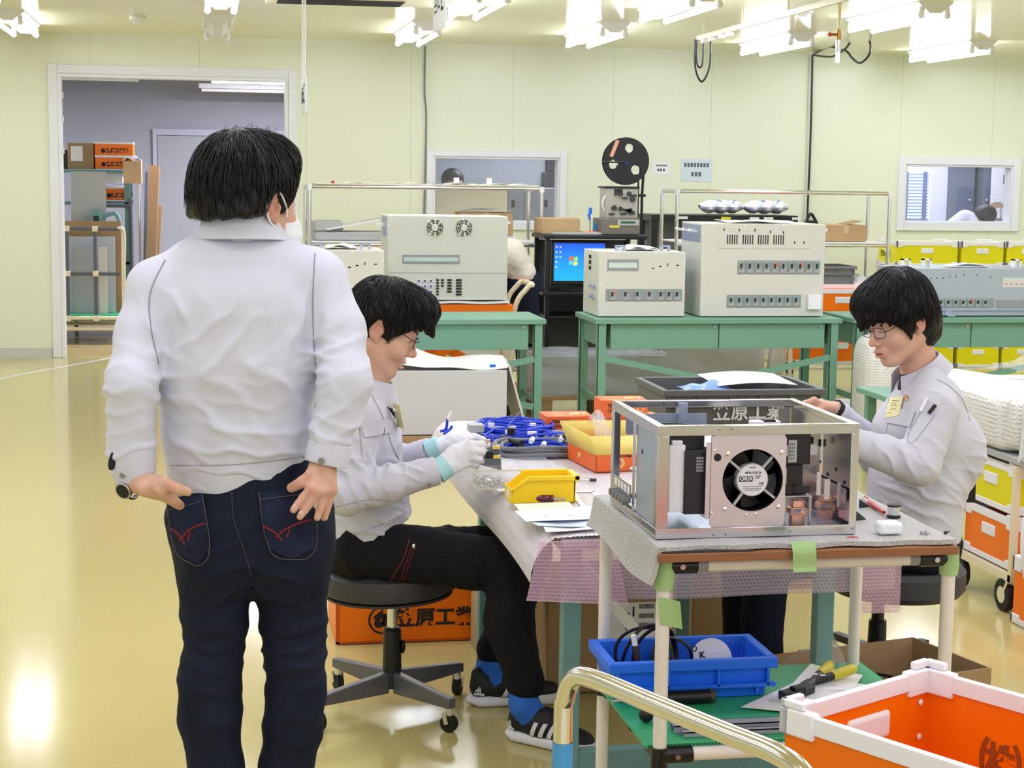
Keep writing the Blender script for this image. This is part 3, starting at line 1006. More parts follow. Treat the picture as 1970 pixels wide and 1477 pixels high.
part('terminal_marks', M_orl, f, lambda b: [b.box(X(1932 + k * 10), X(1937 + k * 10), y0 - .004, y0 - .003, Z(547), Z(545)) for k in range(6)])
part('angle_bracket', M_zinc, t, lambda b: (b.box(X(1819), X(1833), y0 - .05, y0, z0, z0 + .008), b.box(X(1819), X(1833), y0 - .006, y0, z0, z0 + .05)))
for px in (1742, 1782, 1955): top_handle(t, at(px, 500, y0 + .2).x, y0 + .2, z1, .055, .05)
single('foam_sheet', M_paper, 'white foam sheet lying on the zinc grey cabinet', 'packing foam', lambda b: b.grid(lambda u, v: (4.67 + .29 * u, 10.24 + .1 * v, 1.055 + .018 * abs(math.sin(3 * u + 2 * v)) * (1 - abs(2 * u - 1) ** 3)), 12, 8, .004))
# scissor lift with the tall fan cabinet
LY = 11.0
t = thing('lift_table', 'orange scissor lift table under the ivory fan cabinet', 'lift table', (1.58, 11.3, 0))
part('platform', M_orange, t, lambda b: b.box(1.17, 2.0, LY, LY + .46, .70, .755), bev=.004)
for s in (0, 1):
 yy = LY + .06 + s * .30
 part('scissor_arm', M_orange, t, lambda b: b.bar((1.25, yy, .24), (1.92, yy, .68), .012, .06))
 part('scissor_arm', M_orange, t, lambda b: b.bar((1.92, yy + .02, .24), (1.25, yy + .02, .68), .012, .06))
part('base_frame', M_orange, t, lambda b: b.box(1.15, 2.05, LY + .02, LY + .44, .16, .23), bev=.004)
for x in (1.24, 1.96):
 for yy in (LY + .06, LY + .36):
  part('wheel', M_rubber, t, lambda b: b.cyl((x, yy, .07), (x, yy + .04, .07), .07, n=18))
part('push_handle', M_beige, t, lambda b: b.tube(bez([(2.0, LY + .08, .2), (2.02, LY + .06, .7), (2.1, LY + .03, .86), (2.14, LY + .06, .88), (2.14, LY + .33, .88), (2.1, LY + .37, .86), (2.02, LY + .39, .7), (2.0, LY + .39, .2)], 6), .017, 10))
single('bubble_sheet', M_paper, 'white foam sheet between the fan cabinet and the orange lift platform', 'packing foam', lambda b: b.grid(lambda u, v: (1.16 + .82 * u, LY - .01 + .48 * v, .772 + .003 * math.sin(14 * u) + .001 * math.sin(9 * v)), 24, 6, .011))
x0, x1, y0, y1, z0, z1 = 1.18, 1.965, LY + .02, LY + .44, .782, 1.325
t = thing('control_cabinet', 'ivory cabinet with two round fans standing on the orange lift table', 'electrical cabinet', ((x0 + x1) / 2, (y0 + y1) / 2, z0), 0, 'ivory electrical cabinets')
part('cabinet_body', M_cab, t, lambda b: b.box(x0, x1, y0, y1, z0, z1), bev=.004)
X = lambda px: at(px, 500, y0).x
Z = lambda py: at(857, py, y0).z
for px in (836, 892):
 c = (X(px), y0, Z(438))
 f = part('cooling_fan', M_slot, t, lambda b: b.cyl((c[0], y0 + .001, c[2]), (c[0], y0 - .002, c[2]), .054, n=28))
 part('fan_guard', M_chrome, f, lambda b: [b.tube([(c[0] + r * math.cos(a), y0 - .006, c[2] + r * math.sin(a)) for a in [2 * PI * i / 28 for i in range(28)]], .0022, 5, True) for r in (.022, .034, .045, .054)] +
   [b.cyl((c[0] + .018 * math.cos(a), y0 - .006, c[2] + .018 * math.sin(a)), (c[0] + .066 * math.cos(a), y0 - .006, c[2] + .066 * math.sin(a)), .0022, n=5) for a in [PI / 4 + k * PI / 2 for k in range(4)]])
 part('fan_hub', M_cab, f, lambda b: b.cyl((c[0], y0 - .002, c[2]), (c[0], y0 - .009, c[2]), .020, n=20))
 part('fan_blades', M_ltgrey, f, lambda b: [b.bar((c[0] + .02 * math.cos(a), y0 - .003, c[2] + .02 * math.sin(a)), (c[0] + .05 * math.cos(a), y0 - .003, c[2] + .05 * math.sin(a)), .002, .006) for a in [k * 2 * PI / 9 for k in range(9)]])
f = part('meter_window', M_bframe, t, lambda b: b.box(X(774), X(884), y0 - .004, y0, Z(507), Z(490)), bev=.001)
part('terminal_strip', mat('green_terminal', (190, 214, 204), .4), f, lambda b: b.box(X(777), X(881), y0 - .006, y0 - .004, Z(503), Z(495)))
def knobs(b):
 for px in (806, 817.5, 829):
  for py in (540, 550.5, 561): b.mat(0).cyl((X(px), y0, Z(py)), (X(px), y0 - .006, Z(py)), .012, n=12); b.mat(1).cyl((X(px), y0 - .006, Z(py)), (X(px), y0 - .014, Z(py)), .007, n=10)
part('push_buttons', [M_whitepl, mat('blue_button', (70, 74, 170), .4)], t, knobs)
def togg(b):
 for px, n, w in ((842, 6, .008), (851.5, 3, .008), (865, 5, .014), (883, 6, .018)):
  for k in range(n): b.box(X(px) - w, X(px) + w, y0 - .008, y0, Z(540 + k * 5.6), Z(536.5 + k * 5.6))
part('rocker_switches', M_black, t, togg)
bolts(t, x0, x1, z0, z1, y0)
part('panel_joint', M_bframe, t, lambda b: b.box(x0 + .01, x1 - .01, y0 - .001, y0 + .001, Z(525.5), Z(524.5)))
part('zinc_plate', M_zinc, t, lambda b: b.box(x0 - .004, x0, y0 + .06, y0 + .3, 1.19, z1 - .01))
part('side_handle', M_whitepl, t, lambda b: (b.box(x1, x1 + .035, y0 + .1, y0 + .14, 1.275, 1.29), b.bar((x0, y0 + .1, 1.27), (x0 - .06, y0 + .06, 1.26), .02, .02)))
# pipe racks
def rack(x0, x1, y0, y1, ztop, shelves, label):
 t = thing('pipe_rack', label, 'rack', ((x0 + x1) / 2, (y0 + y1) / 2, 0), 0, 'chrome pipe racks')
 for x in (x0, x1):
  for y in (y0, y1):
   p = part('post', M_chrome, t, lambda b: b.cyl((x, y, 0), (x, y, ztop), .014, n=12))
   part('joint', M_whitepl, p, lambda b: b.cyl((x, y, ztop - .025), (x, y, ztop + .016), .019, n=12))
 for y in (y0, y1): part('top_rail', M_chrome, t, lambda b: b.cyl((x0, y, ztop), (x1, y, ztop), .014, n=12))
 for x in (x0, x1): part('top_rail', M_chrome, t, lambda b: b.cyl((x, y0, ztop), (x, y1, ztop), .014, n=12))
 for z in shelves:
  s = part('shelf', M_whitepl, t, lambda b: b.box(x0 + .01, x1 - .01, y0 + .01, y1 - .01, z, z + .012), bev=.002)
  part('shelf_rail', M_chrome, s, lambda b: (b.cyl((x0, y0, z - .012), (x1, y0, z - .012), .014, n=12)))
 return t
rack(.755, 2.42, 12.2, 12.7, 1.495, (1.10, .66, .2), 'chrome pipe rack at the left, in front of the inner window')
rack(3.43, 5.075, 12.2, 12.62, 1.49, (1.115, .78, .36), 'chrome pipe rack at the right, behind the large ivory cabinet')
def tray(b):
 b.box(.80, 1.30, 12.25, 12.6, 1.12, 1.16)
 b.add([(.86, 12.24, 1.17), (1.28, 12.24, 1.26), (1.28, 12.6, 1.26), (.86, 12.6, 1.17), (.86, 12.24, 1.18), (1.28, 12.24, 1.28), (1.28, 12.6, 1.28), (.86, 12.6, 1.18)], [(3, 2, 1, 0), (4, 5, 6, 7), (0, 1, 5, 4), (1, 2, 6, 5), (2, 3, 7, 6), (3, 0, 4, 7)])
t = thing('printer', 'pale grey printer with raised tray on the left rack', 'printer', (1.03, 12.42, 1.113))
part('printer_body', M_ltgrey, t, lambda b: b.box(.79, 1.31, 12.27, 12.62, 1.114, 1.175), bev=.01)
part('paper_tray', M_whitepl, t, lambda b: b.bar((.88, 12.42, 1.19), (1.30, 12.42, 1.27), .33, .012), bev=.003)
part('scanner_lid', M_ltgrey, t, lambda b: b.box(.79, 1.0, 12.30, 12.6, 1.175, 1.25), bev=.012)
def carton(x0, x1, y0, y1, z0, z1, label, m=None, flaps=False, group=None, tape=True, mark=None):
 t = thing('cardboard_box', label, 'cardboard box', ((x0 + x1) / 2, (y0 + y1) / 2, z0), 0, group)
 part('box_body', m or M_card, t, lambda b: b.box(x0, x1, y0, y1, z0, z1), bev=.004)
 if tape: part('tape', mat('packing_tape', (206, 180, 138), .3), t, lambda b: b.box((x0 + x1) / 2 - .02, (x0 + x1) / 2 + .02, y0 - .001, y1 + .001, z1 - .06, z1 + .001))
 if mark: part('label_patch', M_paper, t, lambda b: b.box(x0 + mark[0], x0 + mark[1], y0 - .0015, y0, z0 + mark[2], z0 + mark[3]))
 if flaps:
  part('flap', m or M_card, t, lambda b: b.bar((x0, y0, z1), (x0 + .1, y0 - .02, z1 + .06), .004, .2))
 return t
a = ext(885, 409, 987, 455, 12.35)
carton(a[0], a[1], 12.35, 12.65, 1.113, a[3], 'brown carton on the left rack behind the fan cabinet, papers on top')
single('paper_stack', M_paper, 'loose white papers on the brown carton of the left rack', 'paper', lambda b: [b.grid(lambda u, v: (a[0] + .02 + .33 * u + .02 * k, 12.36 + .2 * v, a[3] + .004 + .006 * k + .014 * u * (1 - u) * 4), 8, 4, .002) for k in range(3)])
single('blue_block', M_blue, 'small blue block on the left rack beside the fan cabinet', 'box', lambda b: b.box(*ext(967, 447, 978, 460, 12.22)[:2], 12.22, 12.28, 1.113, 1.17), bev=.003)
single('white_block', M_whitepl, 'small white carton on the left rack, right of the blue block', 'box', lambda b: b.box(2.17, 2.24, 12.24, 12.3, 1.113, 1.15), bev=.003)
single('top_board', mat('pale_board', (226, 222, 206), .6), 'pale flat board lying on top of the left chrome rack', 'board', lambda b: b.box(.80, 2.40, 12.2, 12.7, 1.510, 1.518), bev=.002)
single('red_clip', mat('red_plastic', (190, 50, 70), .4), 'small red clip on top of the left chrome rack', 'clip', lambda b: b.box(.91, .93, 12.22, 12.26, 1.518, 1.536), bev=.002)
for k, (x, w) in enumerate(((1.02, .20), (1.32, .28), (1.66, .30), (2.02, .30))):
 single('loose_paper', M_paper, ['strip of coloured tags on the left rack top, nearest the doorway', 'thin paper on the left rack top, second from the doorway', 'curled papers on the left rack top in front of the inner window', 'papers on the right end of the left rack top'][k], 'paper',
   lambda b: b.grid(lambda u, v: (x + w * u, 12.26 + .3 * v, 1.519 + .010 * abs(math.sin(5 * u + k))), 10, 4, .002))
for px, lb in ((878, 'white paper roll standing on the left rack top, nearer the dark haired head'), (941, 'white paper roll standing alone on the left rack top, right of the other')):
 p = at(px, 352, 12.5)
 single('paper_roll', M_paper, lb, 'paper roll', lambda b: b.cyl((p.x, 12.5, 1.519), (p.x, 12.5, 1.568), .021, n=16))
a = ext(1588, 433, 1666, 488, 12.25)
t = carton(3.95 if False else a[0], a[1] + .0, 12.25, 12.58, 1.13, a[3], 'open brown carton on the upper shelf of the right rack')
part('open_flap', M_card2, t, lambda b: b.bar(((a[0] + a[1]) / 2 + .02, 12.4, a[3] + .002), (a[1] - .01, 12.4, a[3] + .03), .2, .004))
def tote(name, m, x0, x1, y0, y1, z0, z1, label, rim=None, group=None, wall=.012, cat='plastic crate', ribs=True):
 t = thing(name, label, cat, ((x0 + x1) / 2, (y0 + y1) / 2, z0), 0, group)
 def body(b):
  tp = .012
  P = [(x0 + tp, y0 + tp, z0), (x1 - tp, y0 + tp, z0), (x1 - tp, y1 - tp, z0), (x0 + tp, y1 - tp, z0), (x0, y0, z1), (x1, y0, z1), (x1, y1, z1), (x0, y1, z1)]
  w = wall
  Q = [(x0 + tp + w, y0 + tp + w, z0 + w), (x1 - tp - w, y0 + tp + w, z0 + w), (x1 - tp - w, y1 - tp - w, z0 + w), (x0 + tp + w, y1 - tp - w, z0 + w), (x0 + w, y0 + w, z1), (x1 - w, y0 + w, z1), (x1 - w, y1 - w, z1), (x0 + w, y1 - w, z1)]
  F = [(3, 2, 1, 0)] + [(i, (i + 1) % 4, 4 + (i + 1) % 4, 4 + i) for i in range(4)]
  G = [(8, 9, 10, 11)] + [(8 + (i + 1) % 4, 8 + i, 12 + i, 12 + (i + 1) % 4) for i in range(4)]
  H = [(4 + i, 4 + (i + 1) % 4, 12 + (i + 1) % 4, 12 + i) for i in range(4)]
  b.add(P + Q, F + G + H)
 part('crate_body', m, t, body, bev=.002)
 def rimf(b):
  r = .012
  b.box(x0 - r, x1 + r, y0 - r, y0 + wall, z1 - .022, z1 + .002); b.box(x0 - r, x1 + r, y1 - wall, y1 + r, z1 - .022, z1 + .002)
  b.box(x0 - r, x0 + wall, y0 + wall, y1 - wall, z1 - .022, z1 + .002); b.box(x1 - wall, x1 + r, y0 + wall, y1 - wall, z1 - .022, z1 + .002)
 part('rim', rim or m, t, rimf, bev=.003)
 if ribs:
  def rb(b):
   n = max(2, int((x1 - x0) / .12))
   for k in range(n + 1):
    x = x0 + .01 + (x1 - x0 - .02) * k / n
    b.box(x - .003, x + .003, y0 - .010, y0 + .006, z1 - .06, z1 - .02)
   b.box(x0 - .008, x1 + .008, y0 - .010, y0 + .004, z1 - .064, z1 - .056)
   b.box(x0 + .03, x0 + .036, y0 - .004, y0 + .012, z0 + .01, z1 - .06); b.box(x1 - .036, x1 - .03, y0 - .004, y0 + .012, z0 + .01, z1 - .06)
  part('ribs', m, t, rb)
 return t
a = ext(1588, 517, 1644, 553, 12.25)
tote('grey_tote', M_grey, 4.42, a[1], 12.24, 12.58, .795, .945, 'grey plastic tote on the right rack under the open carton')
single('cloth_bag', M_paper, 'crumpled white bag on the right rack behind the seated man', 'bag', lambda b: b.grid(lambda u, v: (4.83 + .2 * u, 12.26 + .22 * v, .80 + .07 * math.sin(PI * u) * math.sin(PI * v) * (1 + .3 * math.sin(9 * u) * math.sin(7 * v))), 14, 12, .003))
def crate(name, m, x0, x1, y0, y1, z0, z1, label, group, text=None, grip=True):
 """corrugated plastic container with white edge profiles, moulded corners and hand grips"""
 t = thing(name, label, 'container', ((x0 + x1) / 2, (y0 + y1) / 2, z0), 0, group)
 e = .028
 def body(b):
  w = .006
  for q in ((x0, x1, y0, y0 + w), (x0, x1, y1 - w, y1), (x0, x0 + w, y0 + w, y1 - w), (x1 - w, x1, y0 + w, y1 - w)): b.box(*q, z0 + .004, z1 - .01)
  b.box(x0 + w, x1 - w, y0 + w, y1 - w, z0 + .004, z0 + .012)
 bd = part('side_sheets', m, t, body)
 def rim(b):
  for z in ((z1 - .030, z1), (z0, z0 + .022)):
   b.box(x0 - .004, x1 + .004, y0 - .004, y0 + .009, *z); b.box(x0 - .004, x1 + .004, y1 - .009, y1 + .004, *z)
   b.box(x0 - .004, x0 + .009, y0, y1, *z); b.box(x1 - .009, x1 + .004, y0, y1, *z)
 part('edge_profile', M_whitepl, t, rim, bev=.002)
 for sx in (0, 1):
  for sy in (0, 1):
   cx, cy = (x1 if sx else x0), (y1 if sy else y0)
   ax, ay = (-1 if sx else 1), (-1 if sy else 1)
   for z in ((z1 - .045, z1 + .012), (z0, z0 + .035)):
    def cn(b):
     b.box(min(cx - ax * .007, cx + ax * .055), max(cx - ax * .007, cx + ax * .055), min(cy - ay * .007, cy + ay * .010), max(cy - ay * .007, cy + ay * .010), *z)
     b.box(min(cx - ax * .007, cx + ax * .010), max(cx - ax * .007, cx + ax * .010), min(cy - ay * .007, cy + ay * .055), max(cy - ay * .007, cy + ay * .055), *z)
    part('corner_piece', M_whitepl, t, cn, bev=.004)
 xm, zm = (x0 + x1) / 2, z1 - .075
 part('hand_grip', M_whitepl, t, lambda b: b.box(xm - .055, xm + .055, y0 - .006, y0 + .004, zm - .022, zm + .022), bev=.006)
 ym = (y0 + y1) / 2
 part('hand_grip', M_whitepl, t, lambda b: b.box(x0 - .006, x0 + .004, ym - .055, ym + .055, zm - .022, zm + .022), bev=.006)
 if text:
  part('printed_name', M_ink, t, lambda b: b.text(text, .055, mtx((x0 - .001, y1 - .05, (z0 + z1) / 2 - .01), (0, -1, 0), (0, 0, 1)), .0006))
 return t
cr = None
cols = [5.79, 6.375, 6.79]
wds = [.54, .385, .385]
YH = .215
for ci, (cx, cw) in enumerate(((5.80, .55), (6.385, .385), (6.80, .385))):
 for k in range(5):
  z = 1.085 - .217 * (k + 1)
  nm = ('top of the left stack by the chrome rack post' if ci == 0 else 'top of the middle yellow stack under the inner window' if ci == 1 else 'top of the yellow stack at the right edge') if k == 0 else 'yellow container lower in its stack, under the top row by the far wall'
  lb = ('yellow white-edged container, ' + nm) if k == 0 else nm
  if k == 0:
   cr = crate('yellow_container', M_yellowb, cx, cx + cw, 13.75, 14.15, z, z + .204, lb, 'yellow containers stacked by the far wall', '笠原工業' if ci == 0 else None)
   first = cr
  else:
   dup(first, (first.location.x, first.location.y, z), lb)
   if k == 4: pass
# black desk with the monitor and the taping machine
DY0, DY1 = 11.72, 12.17
DX0, DX1 = at(1046, 452, 11.72).x, at(1246, 452, 11.72).x
t = thing('computer_desk', 'black steel computer desk with raised shelf against the far wall', 'desk', ((DX0 + DX1) / 2, (DY0 + DY1) / 2, 0))
ZT = at(1145, 452, 11.72).z
part('upper_shelf', M_black, t, lambda b: b.box(DX0, DX1, DY0, DY1, ZT - .03, ZT), bev=.006)
part('desk_top', M_black, t, lambda b: b.box(DX0, DX1, DY0, DY1, .76, .785), bev=.004)
part('lower_shelf', M_black, t, lambda b: b.box(DX0 + .03, DX1 - .03, DY0, DY1, .60, .615), bev=.004)
for x in (DX0 + .02, DX1 - .05):
 for y in (DY0 + .02, DY1 - .04):
  part('leg', M_black, t, lambda b: b.box(x, x + .03, y, y + .03, 0, ZT - .03))
part('back_panel', mat('dark_grey_panel', (88, 92, 94), .6), t, lambda b: b.box(DX0 + .05, DX1 - .05, DY1 - .012, DY1, .2, ZT - .05))
a = ext(1061, 463, 1150, 556, 11.81)
t = thing('monitor', 'small black computer monitor showing a blue desktop with a four-colour logo', 'monitor', ((a[0] + a[1]) / 2, 11.89, .785))
mx0, mx1, mz0, mz1 = a[0], a[0] + .40, .83, a[3]
part('bezel', M_black, t, lambda b: b.box(mx0, mx1, 11.81, 11.85, mz0, mz1), bev=.006)
part('stand', M_black, t, lambda b: (b.box(mx0 + .14, mx1 - .14, 11.84, 11.87, .79, mz0 + .1), b.box(mx0 + .09, mx1 - .09, 11.8, 11.96, .786, .80)), bev=.003)
M_scr = mat('blue_screen', (30, 110, 220), .25, emit=(34, 118, 226), estr=.9)
sN = M_scr.node_tree.nodes; sL = M_scr.node_tree.links
tc = sN.new('ShaderNodeTexCoord'); sp = sN.new('ShaderNodeSeparateXYZ'); sL.new(tc.outputs['Generated'], sp.inputs[0])
rp = sN.new('ShaderNodeValToRGB'); rp.color_ramp.elements[0].color = srgb(24, 170, 224); rp.color_ramp.elements[1].color = srgb(28, 60, 196)
sL.new(sp.outputs['Z'], rp.inputs[0]); sL.new(rp.outputs[0], sN['Principled BSDF'].inputs['Emission Color'])
s = part('screen', M_scr, t, lambda b: b.box(mx0 + .018, mx1 - .018, 11.8085, 11.81, mz0 + .03, mz1 - .018))
lx, lz = at(1103, 502, 11.81).x, at(1103, 502, 11.81).z
def logo(b):
 for i, (dx, dz) in enumerate(((-.017, .017), (.017, .014), (-.019, -.015), (.015, -.018))):
  b.mat(i)
  b.add([(lx + dx + p * .014, 11.8075, lz + dz + q * .013 + (.003 if p > 0 else 0)) for p, q in ((-1, -1), (1, -1), (1, 1), (-1, 1))], [(0, 1, 2, 3)])
part('screen_logo', [mat('logo_red', (230, 90, 50), .4, emit=(230, 90, 50), estr=.8), mat('logo_green', (130, 200, 60), .4, emit=(130, 200, 60), estr=.8), mat('logo_blue', (60, 170, 240), .4, emit=(70, 180, 250), estr=.8), mat('logo_yellow', (250, 210, 60), .4, emit=(250, 210, 60), estr=.8)], s, logo)
part('screen_icons', mat('screen_icon', (190, 210, 240), .4, emit=(190, 210, 240), estr=.6), s, lambda b: [b.box(mx0 + .028 + c * .028, mx0 + .040 + c * .028, 11.8075, 11.808, mz1 - .05 - r * .035, mz1 - .038 - r * .035) for c in range(2) for r in range(5 - 2 * c)])
a = ext(1043, 420, 1116, 446, 11.86)
carton(a[0], a[1], 11.86, 12.16, ZT, a[3], 'small brown carton with red print on the black desk shelf', tape=False)
single('tool_tray', M_ltgrey, 'flat grey tray in front of the small carton on the desk shelf', 'tray', lambda b: b.box(at(1063, 446, 11.78).x, at(1157, 446, 11.78).x, 11.77, 11.84, ZT, ZT + .015), bev=.003)
p = at(1138, 443, 11.86)
t = thing('tool_stand', 'upright blue handled tool on the desk shelf left of the taping machine', 'tool', (p.x, 11.91, ZT))
part('tool_base', M_orange, t, lambda b: b.box(p.x - .06, p.x + .06, 11.85, 11.97, ZT, ZT + .018), bev=.004)
part('tool_shaft', M_steel, t, lambda b: b.cyl((p.x, 11.91, ZT + .018), (p.x, 11.91, ZT + .11), .005, n=8))
part('tool_handle', M_blue, t, lambda b: b.tube([(p.x, 11.91, ZT + .10), (p.x - .012, 11.91, ZT + .13), (p.x, 11.91, ZT + .15), (p.x, 11.91, ZT + .185)], [.007, .009, .013, .012], 10))
q = at(1148, 422, 11.91)
single('blue_card', mat('blue_card', (40, 130, 200), .5), 'small blue card standing beside the taping machine', 'card', lambda b: b.box(q.x - .018, q.x + .018, 11.93, 11.936, ZT, ZT + .075))
a = ext(1157, 420, 1232, 446, 11.79)
t = thing('taping_machine', 'grey bench machine with digital display under the big black reel', 'machine', ((a[0] + a[1]) / 2, 11.91, ZT))
part('machine_base', mat('dark_beige_case', (112, 106, 98), .5), t, lambda b: b.box(a[0], a[1], 11.79, 12.07, ZT, a[3]), bev=.008)
f = part('control_panel', M_ltgrey, t, lambda b: b.box(at(1188, 427, 11.79).x, at(1229, 427, 11.79).x, 11.784, 11.79, at(1200, 434, 11.79).z, at(1200, 423, 11.79).z), bev=.002)
part('display', mat('green_lcd', (70, 104, 84), .3), f, lambda b: b.box(at(1194, 427, 11.79).x, at(1222, 427, 11.79).x, 11.7825, 11.784, at(1200, 430, 11.79).z, at(1200, 425, 11.79).z))
part('yellow_sticker', mat('yellow_sticker', (220, 214, 60), .5), t, lambda b: b.box(at(1172, 436, 11.79).x, at(1192, 436, 11.79).x, 11.787, 11.79, at(1180, 438, 11.79).z, at(1180, 433.5, 11.79).z))
c = ext(1166, 362, 1228, 420, 11.83)
part('mechanism_case', mat('beige_metal_case', (176, 172, 160), .4), t, lambda b: b.box(c[0], c[1], 11.84, 12.03, a[3], c[3]), bev=.004)
part('top_cover', M_black, t, lambda b: (b.box(c[0] - .01, c[1] + .01, 11.83, 12.05, c[3], c[3] + .012), b.box(c[0] + .06, c[0] + .12, 11.834, 11.84, c[3] - .04, c[3] - .006)), bev=.003)
def mech(b):
 rr = random.Random(5)
 for k in range(16):
  x = rr.uniform(c[0] + .02, c[1] - .03); z = rr.uniform(a[3] + .03, c[3] - .03)
  if k % 2: b.cyl((x, 11.84, z), (x, 11.822, z), rr.uniform(.008, .02), n=12)
  else: b.box(x - .02, x + .02, 11.822, 11.84, z - .006, z + .006)
part('mechanism', M_dark, t, mech)
part('side_lever', M_white, t, lambda b: b.tube(bez([(c[0] - .01, 11.84, a[3] + .05), (c[0] - .03, 11.82, a[3] + .1), (c[0] - .01, 11.82, a[3] + .16)], 5), .006, 8))
rc = at(1205, 310, 11.93)
ax = at(1240, 400, 11.93).x
part('reel_arm', M_black, t, lambda b: (b.tube(bez([(ax - .0, 12.01, ZT + .03), (ax, 12.01, ZT + .25), (ax - .005, 12.01, rc.z + .02), (rc.x, 12.01, rc.z)], 6), .010, 8), b.tube(bez([(ax - .028, 12.01, ZT + .03), (ax - .028, 12.01, ZT + .25), (ax - .03, 12.01, rc.z - .1)], 6), .007, 8), b.cbox((ax - .01, 12., at(1235, 376, 12.01).z), (.06, .04, .02))))
part('guide_rod', M_black, t, lambda b: b.cyl((rc.x + .01, 11.9, rc.z - .006), (at(1158, 317, 11.9).x, 11.9, rc.z - .01), .006, n=8))
t = thing('component_reel', 'big black component reel with round cut-outs held above the taping machine', 'reel', (rc.x, 11.95, rc.z))
R = .168
def disc(b, y):
 n = 48
 holes = [(math.radians(75), .095, .033), (math.radians(195), .095, .033), (math.radians(-40), .095, .036)]
 outer = [(rc.x + R * math.cos(2 * PI * i / n), rc.z + R * math.sin(2 * PI * i / n)) for i in range(n)]
 N = 40
 g = np.linspace(-R, R, N + 1)
 keep = lambda x, z: math.hypot(x, z) <= R and all(math.hypot(x - r * math.cos(a), z - r * math.sin(a)) > h for a, r, h in holes)
 idx = {}
 vs, fs = [], []
 for ri in range(25):
  for k in range(72):
   r = R * ri / 24; a = 2 * PI * k / 72
   vs.append((rc.x + r * math.cos(a), y, rc.z + r * math.sin(a)))
 for ri in range(24):
  for k in range(72):
   r = R * (ri + .5) / 24; a = 2 * PI * (k + .5) / 72
   if keep(r * math.cos(a) * .999, r * math.sin(a) * .999): fs.append((ri * 72 + k, ri * 72 + (k + 1) % 72, (ri + 1) * 72 + (k + 1) % 72, (ri + 1) * 72 + k))
 b.add(vs, fs)
part('flange', M_black, t, lambda b: disc(b, 11.935))
part('flange', M_black, t, lambda b: disc(b, 11.97))
part('wound_tape', M_whitepl, t, lambda b: b.lathe([(.055, 0), (.066, 0), (.066, .03), (.055, .03), (.055, 0)], 32, Matrix.Translation((rc.x, 11.968, rc.z)) @ Matrix.Rotation(PI / 2, 4, 'X')))
part('hub_cap', M_blue, t, lambda b: b.box(rc.x - .006, rc.x + .016, 11.928, 11.935, rc.z - .018, rc.z - .002))
part('reel_label', mat('salmon_label', (216, 158, 132), .6), t, lambda b: b.xf(Matrix.Translation((rc.x - .088, 11.932, rc.z + .088)) @ Matrix.Rotation(.38, 4, 'Y')).box(-.013, .013, -.001, .001, -.062, .062))
# black rack behind the right pipe rack, with bagged bundles
a = ext(1253, 414, 1535, 462, 13.4)
t = thing('black_rack', 'black steel rack with label strip behind the right chrome rack', 'rack', ((a[0] + a[1]) / 2, 13.6, 0))
part('rack_top', M_black, t, lambda b: b.box(a[0], a[1], 13.4, 13.85, a[3] - .05, a[3]), bev=.004)
for x in (a[0], a[1] - .05):
 for y in (13.4, 13.8): part('post', M_black, t, lambda b: b.box(x, x + .05, y, y + .05, 0, a[3] - .05))
part('grey_back', M_grey, t, lambda b: b.box(a[0] + .05, a[1] - .05, 13.8, 13.81, .3, a[3] - .05))
part('rack_shelf', M_black, t, lambda b: b.box(a[0], a[1], 13.4, 13.85, .82, .85))
part('label_strip', [M_paper, mat('yellow_tag', (226, 220, 40), .5)], t, lambda b: [b.mat(1 if k == 3 else 0).box(a[0] + .22 + k * .12, a[0] + .30 + k * .12, 13.398, 13.4, a[3] - .032, a[3] - .012) for k in (0, 3, 5, 6, 8)])
def bundle(x0, x1, label):
 t = thing('bagged_bundle', label, 'bagged cables', ((x0 + x1) / 2, 13.6, a[3]), 0, 'white bagged bundles on the black rack')
 def bag(b):
  nu, nv = 26, 14
  def f(u, v):
   th = 2 * PI * v
   x = x0 + (x1 - x0) * u
   e = max(.05, 1 - abs(2 * u - 1) ** 4) ** .5
   r = 1 + .10 * math.sin(7 * u * PI + 3 * math.sin(th)) + .05 * math.sin(23 * u + 5 * v)
   return (x, 13.6 + .15 * e * math.cos(th) * r, a[3] + .066 + .052 * e * math.sin(th) * r)
  b.grid(f, nu, nv)
 part('bag', mat('white_bag', (226, 232, 244), .3), t, bag)
 part('blue_tie', mat('blue_tie', (60, 110, 200), .5), t, lambda b: [b.tube(bez([(x0 + d, 13.5, a[3] + .09), (x0 + d + .02, 13.52, a[3] + .12), (x0 + d + .06, 13.55, a[3] + .10)], 4), .004, 6) for d in (.12, .25)])
bundle(at(1352, 405, 13.5).x, at(1436, 405, 13.5).x, 'white bagged cable bundle on the black rack, left of two')
bundle(at(1437, 405, 13.5).x, at(1522, 405, 13.5).x, 'white bagged cable bundle on the black rack, right of two')
# notices on the far wall
def notice(x0, y0, x1, y1, label, lines):
 a = ext(x0, y0, x1, y1, YW - .004)
 t = thing('wall_notice', label, 'notice', ((a[0] + a[1]) / 2, YW - .002, a[2]), 0)
 s = part('notice_sheet', M_paper if x0 < 1300 else mat('blue_white_sheet', (214, 226, 236), .4), t, lambda b: b.box(a[0], a[1], YW - .004, YW - .001, a[2], a[3]))
 def tx(b):
  for (u0, u1, v0, v1, n) in lines:
   w = (a[1] - a[0])
   for k in range(n):
    x = a[0] + w * (u0 + (u1 - u0) * k / n)
    b.box(x, x + w * (u1 - u0) / n * .72, YW - .0045, YW - .004, a[2] + (a[3] - a[2]) * v0, a[2] + (a[3] - a[2]) * v1)
 part('notice_print', M_ink2, s, tx)
notice(1255, 310, 1289, 336, 'small white notice on the far wall right of the black reel', [(.2, .85, .62, .74, 6), (.28, .75, .25, .45, 3)])
